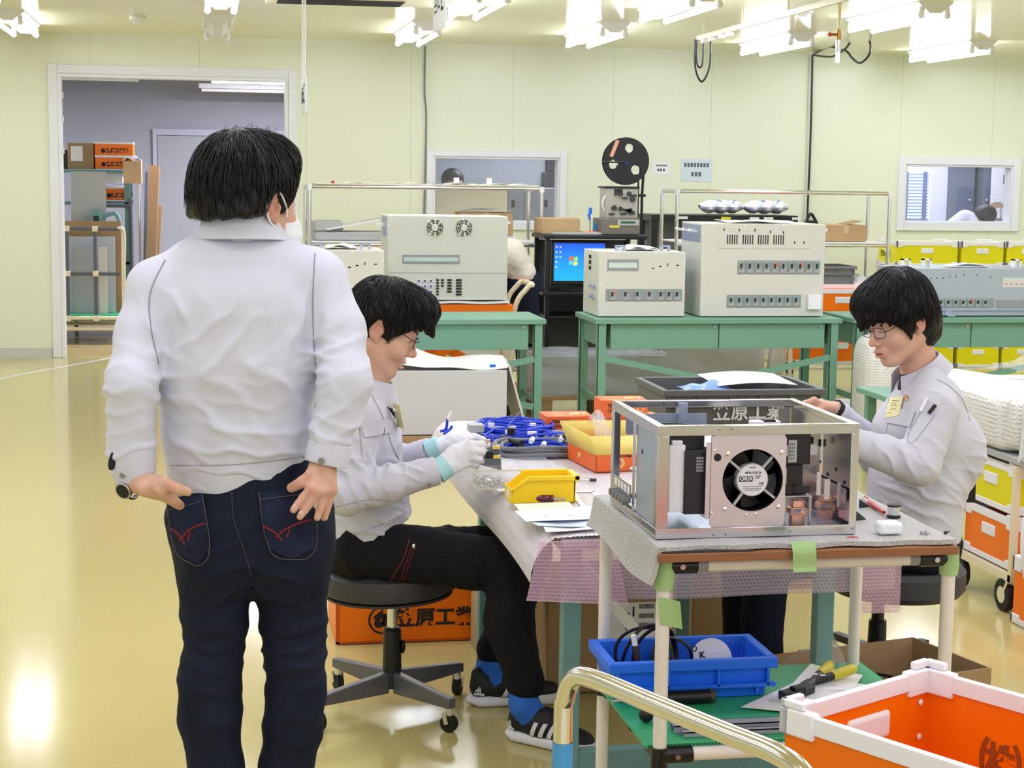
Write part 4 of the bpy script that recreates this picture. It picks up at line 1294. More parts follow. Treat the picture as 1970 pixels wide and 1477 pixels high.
notice(1310, 306, 1370, 349, 'larger bluish notice in a sleeve on the far wall', [(.1, .92, .64, .82, 8), (.33, .68, .22, .42, 3)])
# cables and pipes on the ceiling and far wall
pts = [at(818, 88, YW - .02), at(817, 180, YW - .02), at(820, 230, YW - .02), at(816, 420, YW - .02)]
single('wall_wire', M_grey, 'thin grey wire running down the far wall to the inner window', 'wire', lambda b: b.tube(bez(pts, 8), .008, 8))
pts = [at(1563, 106, YW - .03), at(1561, 200, YW - .03), at(1558, 300, YW - .03), at(1553, 420, YW - .03), at(1552, 470, YW - .03)]
c0 = at(1563, 106, YW - .03)
t = thing('wall_cable', 'long black cable down the far wall with loops under the ceiling', 'cable', (c0.x, c0.y, 1.1))
part('cable_run', M_black, t, lambda b: (b.tube(bez(pts, 8), .010, 8),
  b.tube(bez([c0, at(1600, 109, 14.2), at(1625, 97, 13.9), at(1640, 112, 13.7), at(1655, 121, 13.6), at(1672, 105, 13.5), at(1673, 80, 13.5), at(1655, 66, 13.6), at(1640, 76, 13.7), at(1622, 96, 13.9), at(1595, 90, 14.3), c0], 8), .009, 8)))
q = at(1560, 424, YW - .08)
part('cable_clamp', M_black, t, lambda b: (b.box(q.x - .05, q.x + .05, YW - .11, YW - .04, q.z - .06, q.z), b.tube(bez([(q.x - .04, YW - .08, q.z), (q.x, YW - .08, q.z + .06), (q.x + .06, YW - .08, q.z - .03)], 6), .014, 8)))
z = 2.60
p0, p1 = atz(1342, 74, z), atz(1640, -8, z)
t = thing('cable_track', 'cream cable track hung under the ceiling with drooping black leads', 'cable track', ((p0.x + p1.x) / 2, (p0.y + p1.y) / 2, z))
part('rail', M_beige, t, lambda b: b.bar(p0, p1, .02, .035))
part('hangers', M_beige, t, lambda b: [b.cyl(p0.lerp(p1, k), p0.lerp(p1, k) + Vector((0, 0, ZC - z)), .008, n=8) for k in (.05, .35, .65, .95)])
part('clips', M_whitepl, t, lambda b: [b.cbox(p0.lerp(p1, k) - Vector((0, 0, .03)), (.04, .06, .03)) for k in (.06, .12, .2, .26)])
yy = p0.y
part('drooping_leads', M_black, t, lambda b: (b.tube(bez([at(1337, 76, yy), at(1338, 130, yy), at(1350, 157, yy), at(1364, 130, yy), at(1367, 80, yy)], 8), .008, 8), b.tube(bez([at(1340, 76, yy - .05), at(1341, 122, yy - .05), at(1350, 126, yy - .05), at(1353, 84, yy - .05)], 8), .007, 8)))
for k, px in ((.6, 1355), (.6, 1367)): pass
q = atz(1614, 60, 2.45)
t = thing('air_hose', 'pale air hose coupling hanging from the ceiling with a brass valve', 'air hose', (q.x, q.y, 2.30))
part('drop_pipe', M_beige, t, lambda b: b.cyl((q.x, q.y, ZC), (q.x, q.y, 2.46), .010, n=10))
part('brass_valve', mat('brass', (160, 120, 60), .3, metal=1), t, lambda b: (b.cyl((q.x, q.y, 2.46), (q.x, q.y, 2.40), .014, n=10), b.cyl((q.x, q.y, 2.43), (q.x - .05, q.y, 2.43), .008, n=8)))
part('valve_knob', mat('red_knob', (196, 80, 70), .4), t, lambda b: b.ball((q.x - .055, q.y, 2.43), .013))
part('coupling', M_chrome, t, lambda b: (b.cyl((q.x, q.y, 2.40), (q.x, q.y, 2.33), .017, .014, n=12), b.cyl((q.x, q.y, 2.33), (q.x, q.y, 2.27), .013, .017, n=12)))
for px, py, lb in ((265, 38, 'small white detector box on the ceiling above the wide doorway'), (1547, 24, 'round white detector on the ceiling beside the cable track')):
 p = atz(px, py, 2.69)
 single('ceiling_detector', M_whitepl, lb, 'detector', lambda b: (b.cyl((p.x, p.y, ZC), (p.x, p.y, ZC - .03), .06, n=20), b.cyl((p.x, p.y, ZC - .03), (p.x, p.y, ZC - .05), .045, .03, n=20)), bev=.003)
p = atz(672, 4, ZC)
t = thing('ceiling_vent', 'slotted ceiling air vent cut by the top edge of the photo', 'air vent', (p.x, p.y - .2, ZC - .02))
part('vent_frame', M_beige, t, lambda b: b.box(p.x - .55, p.x + .55, p.y - .62, p.y + .03, ZC - .022, ZC), bev=.003)
part('vent_grille', M_slot, t, lambda b: [b.box(p.x - .48, p.x + .33, p.y - .03 - .03 * k, p.y - .015 - .03 * k, ZC - .026, ZC - .02) for k in range(12)])
# hanging sign plates
def hang_sign(Y, px, y0, y1, label, wid, cords):
 z0, z1 = at(px, y1, Y).z, at(px, y0, Y).z
 x = at(px, (y0 + y1) / 2, Y).x
 t = thing('hanging_sign', label, 'sign', (x, Y, z0), 0, None)
 pl = part('sign_plate', mat('sign_white', (226, 232, 236), .3), t, lambda b: b.box(x - .004, x + .004, Y - wid, Y + wid, z0, z1), bev=.002)
 def wr(b):
  rr = random.Random(3)
  for k in range(3):
   yc = Y + wid * (.55 - k * .55)
   for j in range(5):
    a1 = rr.uniform(-.4, .4) * wid * .5; h1 = rr.uniform(.25, .8)
    if j % 2: b.box(x - .0055, x - .004, yc + a1 - .006, yc + a1 + .006, z0 + (z1 - z0) * (h1 - .2), z0 + (z1 - z0) * h1)
    else: b.box(x - .0055, x - .004, yc - wid * .2, yc + wid * .2, z0 + (z1 - z0) * h1, z0 + (z1 - z0) * h1 + .012)
 part('sign_strokes', M_ink2, pl, wr)
 part('cord', M_whitepl, t, lambda b: [b.cyl((x, Y + s * wid * .7, z1), (x, Y + s * wid * .7, ZC), .004, n=6) for s in (-1, 1)])
 return t
hang_sign(7.4, 585, 150, 218, 'narrow bluish sign seen edge on, hung on two cords right of the doorway', .13, 2)
hang_sign(8.9, 846, -70, 58, 'white hanging sign plate cut by the top edge of the photo', .22, 2)
# people
M_skin = mat('skin', (214, 170, 146), .5, spec=.35, tint=(186, 108, 96), bump=.04, bscale=500)
M_skin.node_tree.nodes['Principled BSDF'].inputs['Subsurface Weight'].default_value = .12
M_skin.node_tree.nodes['Principled BSDF'].inputs['Subsurface Radius'].default_value = (.012, .005, .003)
M_hair = mat('black_hair', (11, 10, 12), .42, spec=.4, bump=.25, bscale=260, stretch=(1, 1, .25))
M_jacket = mat('light_grey_work_twill', (212, 214, 228), .85, spec=.2, bump=.08, bscale=1500, fuzz=.15)
M_jacket2 = mat('dimmer_lit_work_twill', (202, 202, 213), .85, spec=.2, bump=.08, bscale=1500, fuzz=.15)  # same twill as the other jacket, its dimmer lighting put into the colour
M_jlin = mat('dark_cuff_lining', (30, 32, 42), .8)
M_thread = mat('grey_thread', (150, 148, 156), .8)
M_btn = mat('grey_button', (128, 120, 116), .4)
M_denim = mat('dark_indigo_denim', (23, 28, 43), .8, spec=.2, noise=.45, nscale=9, rgb2=(36, 44, 66), bump=.1, bscale=900)
M_denim2 = mat('dark_pocket_denim', (27, 33, 52), .8, spec=.2, noise=.5, nscale=14, rgb2=(46, 58, 88))
M_blackcl = mat('black_trouser_cloth', (24, 23, 26), .85, spec=.2, bump=.08, bscale=1200)
M_navycl = mat('navy_trouser_cloth', (22, 26, 42), .85, spec=.2)
M_red = mat('dark_red_stitch', (120, 24, 40), .6)
M_glove = mat('white_knit_glove', (232, 232, 240), .75, bump=.06, bscale=1600)
M_aqua = mat('aqua_glove_cuff', (176, 222, 228), .75)
M_mask = mat('white_face_mask', (240, 242, 246), .8)
M_eye = mat('eye', (60, 45, 40), .15)
M_specs = mat('dark_spectacle_metal', (52, 54, 66), .3, metal=.8)
M_lens = mat('spectacle_lens', (250, 252, 255), .03, alpha=.10, spec=.6)
M_sock = mat('blue_rib_sock', (44, 104, 196), .9)
M_shoe = mat('black_mesh_shoe', (20, 20, 22), .6, bump=.1, bscale=900)
M_sole = mat('white_shoe_sole', (226, 226, 232), .5)
M_shirt = mat('black_undershirt', (18, 18, 22), .85)
M_nail = mat('fingernail', (222, 182, 168), .3)
def cloth(amp=.0035, seed=1, specs=(), wl=.13):
 def fn(P):
  return amp * wave_noise(P, wl, seed) + .35 * amp * wave_noise(P, wl * .4, seed + 3) + folds(P, specs)
 return fn
def shoe(X, parent, stripes=True):
 """trainer in local axes: x to the toe, z up, origin on the floor under the ankle"""
 sole = [('u', BX(X((.075, 0, .018)), (.135, .040, .016), .012, X.R), 0), ('u', X.el((-.045, 0, .018), (.045, .038, .017)), .01),
   ('u', X.el((.185, 0, .020), (.045, .042, .017)), .01)]
 soft('sole', sole, .004, M_sole, parent)
 up = [('u', X.rc((-.04, 0, .055), (.03, 0, .062), .036, .038), 0), ('u', X.rc((.03, 0, .058), (.17, 0, .035), .040, .030), .03),
   ('u', X.rc((-.045, 0, .06), (-.05, 0, .095), .026, .024), .02), ('u', X.rc((.0, 0, .07), (.06, 0, .085), .034, .026), .02),
   ('s', X.el((-.005, 0, .118), (.042, .027, .035)), .006), ('s', PL(X((0, 0, .028)), X.d((0, 0, 1))), .002)]
 o, V, Q = soft('upper', up, .004, M_shoe, parent)
 return bvh_of(V, Q)
YA = 3.40
def A(x, y, dy=0.0): return at(x, y, YA + dy)
pa = thing('person', 'man standing with his back turned, pale work jacket, dark jeans, hands on his back pockets', 'person', (A(478, 900).x, YA, 0))
def build_man():
 f = Vector((math.sin(.84), math.cos(.84), -.06)).normalized()
 X = Xf(A(477, 386, .02), f, (-.02, -.05, 1), 1.0)
 neck = A(462, 478, .03)
 ops = head_ops(X, neck)
 hipc = A(480, 990)
 sh = {-1: A(308, 568), 1: A(602, 552)}
 el = {-1: A(252, 742, -.10), 1: A(664, 735, -.10)}
 wr = {-1: A(262, 922, -.09), 1: A(622, 893, -.12)}
 ops += [('u', EC(A(455, 560), A(460, 760), (.12, .06), (.12, .07)), .04), ('u', EC(A(460, 760), hipc, (.12, .085), (.14, .09)), .04),
   ('u', RC(neck, A(455, 530), .050, .055), .03)]
 knee = {-1: A(408, 1270, -.01), 1: A(568, 1290, -.01)}
 for s in (-1, 1):
  ops += [('u', RC(A(455 + s * 40, 550), sh[s], .04, .04), .02), ('u', RC(sh[s], el[s], .033, .031), .02), ('u', RC(el[s], wr[s], .031, .024), .01)]
  hp = A(415 if s < 0 else 560, 1080)
  an = Vector((knee[s].x + s * .01, YA + .02, .10))
  ops += [('u', RC(hp, knee[s], .07, .036), .03), ('u', RC(knee[s], an, .036, .032), .02)]
 w = wr[1]
 kn = [A(600, 938, -.165), A(614, 944, -.168), A(628, 944, -.163), A(639, 940, -.153)]
 ops.append(('u', RC(w, w.lerp(kn[1], .35), .024, .026), .01))
 for k, q in enumerate(kn):
  ops.append(('u', RC(w.lerp(kn[1], .3), q, .020, .0115), .012))
 tips = [(564, 979, -.168), (577, 991, -.168), (610, 993, -.162), (624, 992, -.145)]
 for q, tp, L in zip(kn, tips, (.060, .066, .058, .05)):
  t = A(*tp)
  d = (t - q)
  fo, p, dd = finger(q, d + Vector((0, -.010, 0)), d.cross(Vector((0, -1, 0))), d.length * 1.01, .0098, (-.10, .12, .12))
  ops += fo
 th = A(603, 912, -.145)
 ops += [('u', RC(w, th, .020, .0135), .01), ('u', RC(th, A(582, 927, -.15), .0135, .0115), .004), ('u', RC(A(582, 927, -.15), A(561, 938, -.135), .0115, .0095), .004)]
 w = wr[-1]
 pc = A(300, 938, -.145)
 ops += [('u', EC(w, pc, (.025, .030), (.020, .038), (0, 0, 1)), .01)]
 for k in range(4):
  b0 = A(308 + k * 2, 944 + k * 3, -.175 + k * .018)
  e0 = A(340 + k * 2, 966 + k * 2, -.150 + k * .016)
  ops += [('u', RC(pc, b0, .018, .011), .008), ('u', RC(b0, e0, .0105, .009), .004)]
 ops += [('u', RC(w.lerp(pc, .5), A(318, 931, -.175), .018, .0125), .008), ('u', RC(A(318, 931, -.175), A(343, 941, -.185), .0120, .0105), .004),
   ('u', RC(A(343, 941, -.185), A(361, 946, -.180), .0105, .0085), .004)]
 tn = lip_tint(X)
 def tint(V):
  t = tn(V)
  return np.clip(t + .30 * np.clip(wave_noise(V, .03, 4), 0, 1) * (V[:, 2] < 1.1), 0, 1)
 o, V, Q = soft('body', ops, .0024, M_skin, pa, it=1, tint=tint)
 bb = bvh_of(V, Q)
 b = MB()
 for (x, y), d in (((566, 976), (-.7, .7)), ((579, 988), (-.7, .7))):
  p = onto(bb, x, y, -.0005)
  if p: b.ball(p, (.0058, .0022, .0062), 10, 6)
 if b.v: b.build('fingernails', M_nail, o)
 hops = [('u', X.el((-.016, .0, .040), (.112, .094, .098)), 0), ('u', X.el((-.048, 0, -.026), (.070, .087, .072)), .04),
   ('u', X.el((.045, 0, .085), (.055, .070, .045)), .03),
   ('s', X.el((.118, 0, -.075), (.104, .15, .128)), .008), ('s', X.el((-.002, -.104, -.026), (.036, .040, .054)), .006), ('s', X.el((-.002, .104, -.026), (.036, .040, .054)), .006), ('s', PL(X((-.05, 0, -.036)), X.d((-.12, .05, 1))), .012)]
 for s in (1, -1):
  hops.append(('u', X.rc((.026, s * .073, .03), (.024, s * .073, -.018), .009, .004), .006))
 HV, HQ = surface(hops, .004)
 HV = relax(HV, HQ, 2)
 N = vnormals(HV, HQ)
 HV = HV + N * (.0022 * wave_noise(HV * np.array([1, 1, .35]), .02, 8))[:, None]
 def starts(rg, n):
  v = rg.normal(size=(n, 3)); v[:, 2] = np.abs(v[:, 2]) * 1.1 - .25
  v /= np.linalg.norm(v, axis=1)[:, None]
  return v * np.array([.115, .097, .10]) + np.array([-.016, 0, .04])
 def flow(q, rg):
  c = np.array([-.035, .01, .13])
  d = q - c; d[:, 2] -= .05
  return d / np.linalg.norm(d, axis=1)[:, None]
 SV, SQ = hair_strands(X, hops, 2600, 3, M_hair, starts, flow, lambda rg, n: rg.uniform(.03, .055, n), r=.0010, lift=.003, seg=6)
 def st2(rg, n):
  return np.stack([rg.uniform(-.05, .06, n), rg.uniform(-.05, .05, n), np.full(n, .15)], 1)
 def fl2(q, rg):
  d = np.tile(np.array([.5, .75, -.15]), (len(q), 1)) + rg.normal(size=(len(q), 3)) * .12
  return d
 WV, WQ = hair_strands(X, hops, 70, 5, M_hair, st2, fl2, lambda rg, n: rg.uniform(.05, .09, n), r=.00045, lift=.012, seg=7)
 v, q = merge([(HV, HQ), (SV, SQ), (WV, WQ)])
 np_mesh('hair', v, q, M_hair, pa)
 mo = [('u', X.el((.050, 0, -.060), (.078, .070, .068)), 0), ('i', PL(X((.034, 0, 0)), X.d((-1, 0, -.12))), .003)]
 mk, _, _ = soft('face_mask', mo, .004, M_mask, pa, disp=lambda P: .0012 * np.sin(X.loc(P)[:, 2] * 2 * PI / .022))
 b = MB()
 for s in (-1, 1):
  pts = [X((.046, s * .063, -.030)), X((.028, s * .079, -.008)), X((.004, s * .084, .020)), X((-.014, s * .083, .026)), X((-.030, s * .083, .004)),
    X((-.022, s * .082, -.030)), X((.004, s * .079, -.052)), X((.026, s * .073, -.072)), X((.042, s * .064, -.092))]
  b.tube(bez(pts, 5), .0021, 6)
 b.build('ear_loops', M_mask, mk)
 J = [('u', EC(A(450, 505, .0), A(450, 600), (.120, .080), (.160, .108)), 0),
   ('u', EC(A(448, 590), A(452, 700), (.160, .110), (.158, .120)), .05), ('u', EC(A(452, 700), A(460, 830), (.155, .120), (.146, .118)), .05),
   ('u', EC(A(460, 830), A(459, 902, .005), (.146, .118), (.142, .112)), .03)]
 for s in (-1, 1):
  nb = A(425, 500) if s < 0 else A(497, 492)
  shj = A(304, 556) if s < 0 else A(608, 540)
  J += [('u', RC(nb, shj, .052, .056), .03)]
  e = el[s]
  if s < 0:
   J += [('u', RC(shj, A(271, 640, -.04), .057, .049), .025), ('u', RC(A(271, 640, -.04), e, .049, .047), .02), ('u', RC(e, A(252, 860, -.095), .049, .045), .02),
     ('u', RC(A(252, 860, -.095), A(257, 905, -.095), .045, .042), .01)]
  else:
   J += [('u', RC(shj, A(651, 635, -.04), .060, .052), .025), ('u', RC(A(651, 635, -.04), e, .052, .050), .02), ('u', RC(e, A(634, 850, -.12), .052, .042), .02)]
 J += [('s', RC(A(465, 400, .02), A(465, 440, .02), .062, .058), .006)]
 la, ra = A(250, 800, -.1), A(652, 790, -.1)
 specs = [(A(285, 720, -.06), (.25, 0, 1), .055, .007, .040), (A(225, 760, -.1), (-.2, 0, 1), .05, .005, .045), (A(250, 870, -.1), (-.3, 0, 1), .05, .005, .035),
    (A(650, 700, -.06), (.35, 0, -1), .06, .007, .042), (A(625, 690, -.06), (.1, 0, 1), .045, .008, .036), (A(668, 810, -.1), (.55, 0, -.8), .06, .006, .045),
    (A(640, 845, -.12), (.3, 0, 1), .045, .005, .030), (A(390, 820, -.1), (.5, 0, .85), .09, .0045, .07), (A(540, 780, -.1), (.75, 0, .66), .11, .004, .075),
    (A(470, 880, -.1), (.1, 0, 1), .12, .0045, .045), (A(330, 620, -.1), (.9, 0, .35), .06, .005, .06), (A(590, 620, -.1), (-.9, 0, .25), .07, .005, .055), (A(430, 660, -.1), (.6, 0, -.7), .08, .003, .06)]
 jk, JV, JQ = soft('jacket', J, .0045, M_jacket, pa, it=3, disp=cloth(.0016, 11, specs, .22))
 jb = bvh_of(JV, JQ)
 b = MB()
 seam(b, jb, [(318, 500), (290, 560), (289, 620), (305, 700)], .0013)
 seam(b, jb, [(606, 488), (602, 560), (603, 640), (609, 720)], .0013)
 seam(b, jb, [(330, 895), (460, 893), (600, 876)], .0009)
 b.build('seam', M_thread, jk)
 W = [('u', EC(A(459, 884), A(456, 925, .005), (.139, .112), (.136, .109)), 0)]
 soft('waistband', W, .005, M_jacket, jk, disp=cloth(.0015, 3))
 b = MB()
 cc = A(463, 437, .012)
 def coll(r0, r1, z0, z1, a0, a1, tilt):
  def fn(u, v):
   a = a0 + (a1 - a0) * u
   r = r0 + (r1 - r0) * v
   z = z0 + (z1 - z0) * v - tilt * (1 - math.cos(a)) * .5 * (1 - .5 * v)
   return cc + Vector((math.sin(a) * r, -math.cos(a) * r * .98, z))
  return fn
 b.grid(coll(.070, .092, .028, -.020, -2.3, 2.3, .030), 40, 8, .004)
 b.grid(coll(.063, .072, .029, -.045, -2.3, 2.3, .030), 40, 6, .003)
 b.build('collar', M_jacket, jk)
 c1 = MB(); c1.tube([A(636, 852, -.12), A(632, 872, -.122), A(627, 893, -.124)], [.0425, .0435, .0425], 28)
 cf = c1.build('cuff', M_jacket, jk, bev=.002)
 part('button', M_btn, cf, lambda b: b.cyl(A(618, 887, -.166), A(618, 887, -.172), .0065, n=14))
 c2 = MB(); c2.tube([A(253, 862, -.096), A(255, 890, -.096), A(262, 915, -.095)], [.0455, .0450, .0385], 28)
 cf = c2.build('cuff', M_jacket, jk, bev=.002)
 p = A(221, 880, -.125)
 part('cuff_slit', M_jlin, cf, lambda b: b.xf(Matrix.Translation(p) @ Matrix.Rotation(.35, 4, 'Y')).ball((0, 0, 0), (.010, .006, .026)))
 part('button', M_btn, cf, lambda b: b.cyl(A(236, 914, -.128), A(236, 914, -.134), .006, n=14))
 T = [('u', EC(A(475, 915), A(482, 985), (.139, .104), (.158, .112)), 0), ('u', EC(A(482, 985), A(487, 1060), (.160, .114), (.155, .108)), .04)]
 for s in (-1, 1):
  cl = [(415, 1110, .069), (413, 1190, .064), (411, 1250, .056), (403, 1300, .0585), (405, 1380, .060), (414, 1470, .0515)] if s < 0 else \
    [(560, 1110, .074), (563, 1190, .064), (568, 1255, .058), (569, 1330, .058), (562, 1400, .055), (552, 1470, .0515)]
  T.append(('u', EC(A(420 if s < 0 else 555, 1040), A(cl[0][0], cl[0][1]), (.085, .098), (cl[0][2] * 1.04, .092)), .03))
  for (x0, y0, r0), (x1, y1, r1) in zip(cl, cl[1:]):
   T.append(('u', RC(A(x0, y0), A(x1, y1), r0 * 1.05, r1 * 1.05), .012))
  e = A(cl[-1][0], cl[-1][1])
  T.append(('u', RC(e, Vector((e.x + s * .01, YA + .01, .075)), .0535, .055), .02))
  T.append(('u', EL(A(425 if s < 0 else 552, 1035, -.055), (.075, .062, .085)), .045))
 T.append(('s', RC(A(483, 1125, -.12), A(485, 1125, .12), .004), .02))
 tsp = [(A(410, 1255, -.05), (.15, 0, 1), .07, .0055, .042), (A(568, 1255, -.05), (-.15, 0, 1), .08, .006, .040), (A(400, 1340, -.05), (.2, 0, 1), .06, .003, .05), (A(560, 1400, -.05), (-.2, 0, 1), .07, .003, .06),
   (A(440, 1110, -.09), (-.35, 0, 1), .07, .005, .05), (A(535, 1115, -.09), (.35, 0, 1), .07, .005, .05)]
 jn, TV, TQ = soft('jeans', T, .0055, M_denim, pa, it=3, disp=cloth(.0028, 21, tsp, .14))
 tb = bvh_of(TV, TQ)
 for quad, toe in ((((327, 970), (392, 952), (405, 1050), (344, 1058)), [(344, 1058), (385, 1083), (405, 1050)]), (((497, 946), (598, 938), (604, 1052), (517, 1052)), [(517, 1052), (560, 1073), (604, 1052)])):
  b = MB(); patch(b, tb, quad, 10, 12, .0035, .003)
  a0, a1, a2 = toe
  patch(b, tb, (a0, a2, a1, a1), 10, 6, .0035, .003)
  pk = b.build('back_pocket', M_denim2, jn)
  b = MB()
  seam(b, tb, [quad[0], quad[3], toe[1], quad[2], quad[1]], .0009, .0075, 8)
  seam(b, tb, [(quad[0][0] + 1, quad[0][1] + 14), (quad[1][0] - 1, quad[1][1] + 14)], .0009, .0075)
  b.build('stitching', mat('grey_brown_stitch', (92, 84, 88), .8), pk)
  b = MB()
  x0, x1, y0 = quad[0][0], quad[2][0], quad[3][1]
  w = x1 - x0
  seam(b, tb, [(x0 + 10, y0 - 42), (x0 + .32 * w, y0 - 28), (x0 + .42 * w, y0 - 12)], .0022, .0070)
  seam(b, tb, [(x0 + .30 * w, y0 - 20), (x0 + .55 * w, y0 - 40), (x1 - 8, y0 - 52)], .0022, .0070)
  seam(b, tb, [(x0 + .55 * w, y0 - 36), (x0 + .50 * w, y0 - 20)], .0020, .0070)
  b.build('embroidery', M_red, pk)
 b = MB(); seam(b, tb, [(446, 946), (450, 1000), (470, 1060), (484, 1110)], .0016, .0008, 10)
 b.build('seat_seam', mat('dark_stitch', (48, 50, 62), .8), jn)
 for s in (-1, 1):
  kx = A(414 if s < 0 else 552, 1470).x + s * .01
  shoe(Xf((kx, YA - .02, 0), (s * .2, 1, 0), (0, 0, 1), 1.0), thing_part('shoe', pa))
 b = MB()
 wc, wd = A(258, 927, -.095), (A(300, 936, -.12) - A(258, 927, -.095)).normalized()
 x, y, d = frame_of(wd)
 b.tube([wc + (x * math.cos(t) + y * math.sin(t)) * .031 for t in [2 * PI * i / 24 for i in range(24)]], .0045, 8, True)
 wt = b.build('wristwatch', M_chrome, pa)
 fc = A(241, 941, -.118)
 nrm = (fc - wc).normalized()
 part('watch_case', M_steel, wt, lambda b: b.cyl(fc, fc + nrm * .009, .017, n=24), bev=.001)
 part('watch_dial', M_ink, wt, lambda b: b.cyl(fc + nrm * .009, fc + nrm * .0095, .014, n=24))
 b = MB(); b.cyl(A(606, 1003, -.14), A(612, 968, -.158), .0075, n=14)
 mk = b.build('pocket_marker', M_black, pa)
 part('marker_cap', M_whitepl, mk, lambda b: b.cyl(A(611, 976, -.158), A(613, 961, -.162), .0082, n=14))
def thing_part(name, parent):
 o = bpy.data.objects.new(name, None)
 o.empty_display_size = .03
 COL.objects.link(o)
 o.parent = parent
 return o
build_man()
def spectacles(X, parent, z=-.004, w=.024, h=.0155):
 t = thing_part('spectacles', parent)
 b = MB()
 for s in (-1, 1):
  c = (.110, s * .032, z)
  ring = []
  for i in range(24):
   a = 2 * PI * i / 24
   e = .55
   cx, sx = math.cos(a), math.sin(a)
   ring.append(X((c[0] - abs(cx) ** 2 * .006 - (.004 if s * cx > 0 else 0), c[1] + w * math.copysign(abs(cx) ** e, cx), c[2] + h * math.copysign(abs(sx) ** e, sx))))
  b.tube(ring, .0013, 6, True)
  b.tube([X(p) for p in ((.100, s * .056, z + .004), (.092, s * .068, z + .006), (.04, s * .078, .012), (-.012, s * .083, .022), (-.026, s * .083, .006))], .0014, 6)
 b.tube(bez([X((.110, -.010, z + .003)), X((.115, 0, z + .008)), X((.110, .010, z + .003))], 5), .0013, 6)
 b.build('spectacle_frame', M_specs, t)
 for s in (-1, 1):
  b = MB()
  c = (.1095, s * .032, z)
  pts = []
  for i in range(24):
   a = 2 * PI * i / 24
   cx, sx = math.cos(a), math.sin(a)
   pts.append(X((c[0] - abs(cx) ** 2 * .006, c[1] + .97 * w * math.copysign(abs(cx) ** .55, cx), c[2] + .97 * h * math.copysign(abs(sx) ** .55, sx))))
  b.add(pts, [tuple(range(24))])
  b.build('lens', M_lens, t)
def hair_on(X, parent, hops, n, seed, crown, down, vs=.004, ext=None, spread=(.118, .097, .105), cen=(.0, 0, .045), ln=(.03, .07)):
 HV, HQ = surface(hops, vs)
 HV = relax(HV, HQ, 2)
 N = vnormals(HV, HQ)
 HV = HV + N * (.0022 * wave_noise(HV * np.array([1, 1, .35]), .02, 8))[:, None]
 dn = X.R.T @ np.array(down, float)
 def starts(rg, n):
  v = rg.normal(size=(n, 3)); v[:, 2] = np.abs(v[:, 2]) * 1.1 - .3
  v /= np.linalg.norm(v, axis=1)[:, None]
  return v * np.array(spread) + np.array(cen)
 def flow(q, rg):
  d = q - np.array(crown)
  d /= np.linalg.norm(d, axis=1)[:, None]
  return d + dn * .7
 P = [(HV, HQ), hair_strands(X, hops, n, seed, M_hair, starts, flow, lambda rg, n: rg.uniform(ln[0], ln[1], n), r=.0011, lift=.003, seg=6)]
 if ext:
  def st(rg, n):
   u = rg.uniform(0, 1, n)
   return np.array(ext[0]) * (1 - u)[:, None] + np.array(ext[1]) * u[:, None] + rg.normal(size=(n, 3)) * .008
  P.append(hair_strands(X, hops, 260, seed + 1, M_hair, st, lambda q, rg: np.tile(dn, (len(q), 1)) + rg.normal(size=(len(q), 3)) * .06, lambda rg, n: rg.uniform(.025, .05, n), r=.0012, lift=.002, seg=5))
 v, q = merge(P)
 return np_mesh('hair', v, q, M_hair, parent)
def brows(X, parent, z=.020):
 for s in (-1, 1):
  b = MB()
  pts = [X(p) for p in ((.1015, s * .016, z), (.099, s * .030, z + .006), (.088, s * .046, z + .002))]
  b.tube(bez(pts, 5), [.0028 * (1 - .06 * i) for i in range(11)], 6)
  b.build('eyebrow', M_hair, parent)
  b = MB()
  pts = [X(p) for p in ((.0925, s * .018, -.004), (.0945, s * .031, -.006), (.0885, s * .045, -.003))]
  b.tube(bez(pts, 5), .0011, 5)
  b.build('eyelashes', M_hair, parent)
def collar_fold(b, X, r0, r1, h, a0, a1, drop, wings=.0):
 def fn(u, v):
  a = a0 + (a1 - a0) * u
  r = r0 + (r1 - r0) * v
  k = abs(2 * u - 1) ** 4
  return X((math.cos(a) * r - wings * k * v * .0 + .03 * k * v, math.sin(a) * r * .95, h * (1 - v) - drop * v - .03 * k * v))
 b.grid(fn, 36, 8, .0035)
def loop_ring(c, d, r, n=26):
 x, y, d = frame_of(d)
 return [c + (x * math.cos(t) + y * math.sin(t)) * r for t in [2 * PI * i / n for i in range(n)]]
def sleeve_cuff(parent, p0, p1, r0, r1, m, btn=None):
 b = MB(); b.tube([p0, Vector(p0).lerp(p1, .5), p1], [r0, (r0 + r1) / 2 + .001, r1], 28)
 c = b.build('cuff', m, parent, bev=.002)
 if btn: part('button', M_btn, c, lambda b: b.cyl(btn, btn + Vector((0, -.005, 0)), .006, n=14))
 return c
YB = 4.95
def B(x, y, Y=YB): return at(x, y, Y)
pb = thing('person', 'smiling man in spectacles and white gloves, seated on the low round stool at the table', 'person', (B(700, 1100).x, YB, 0))
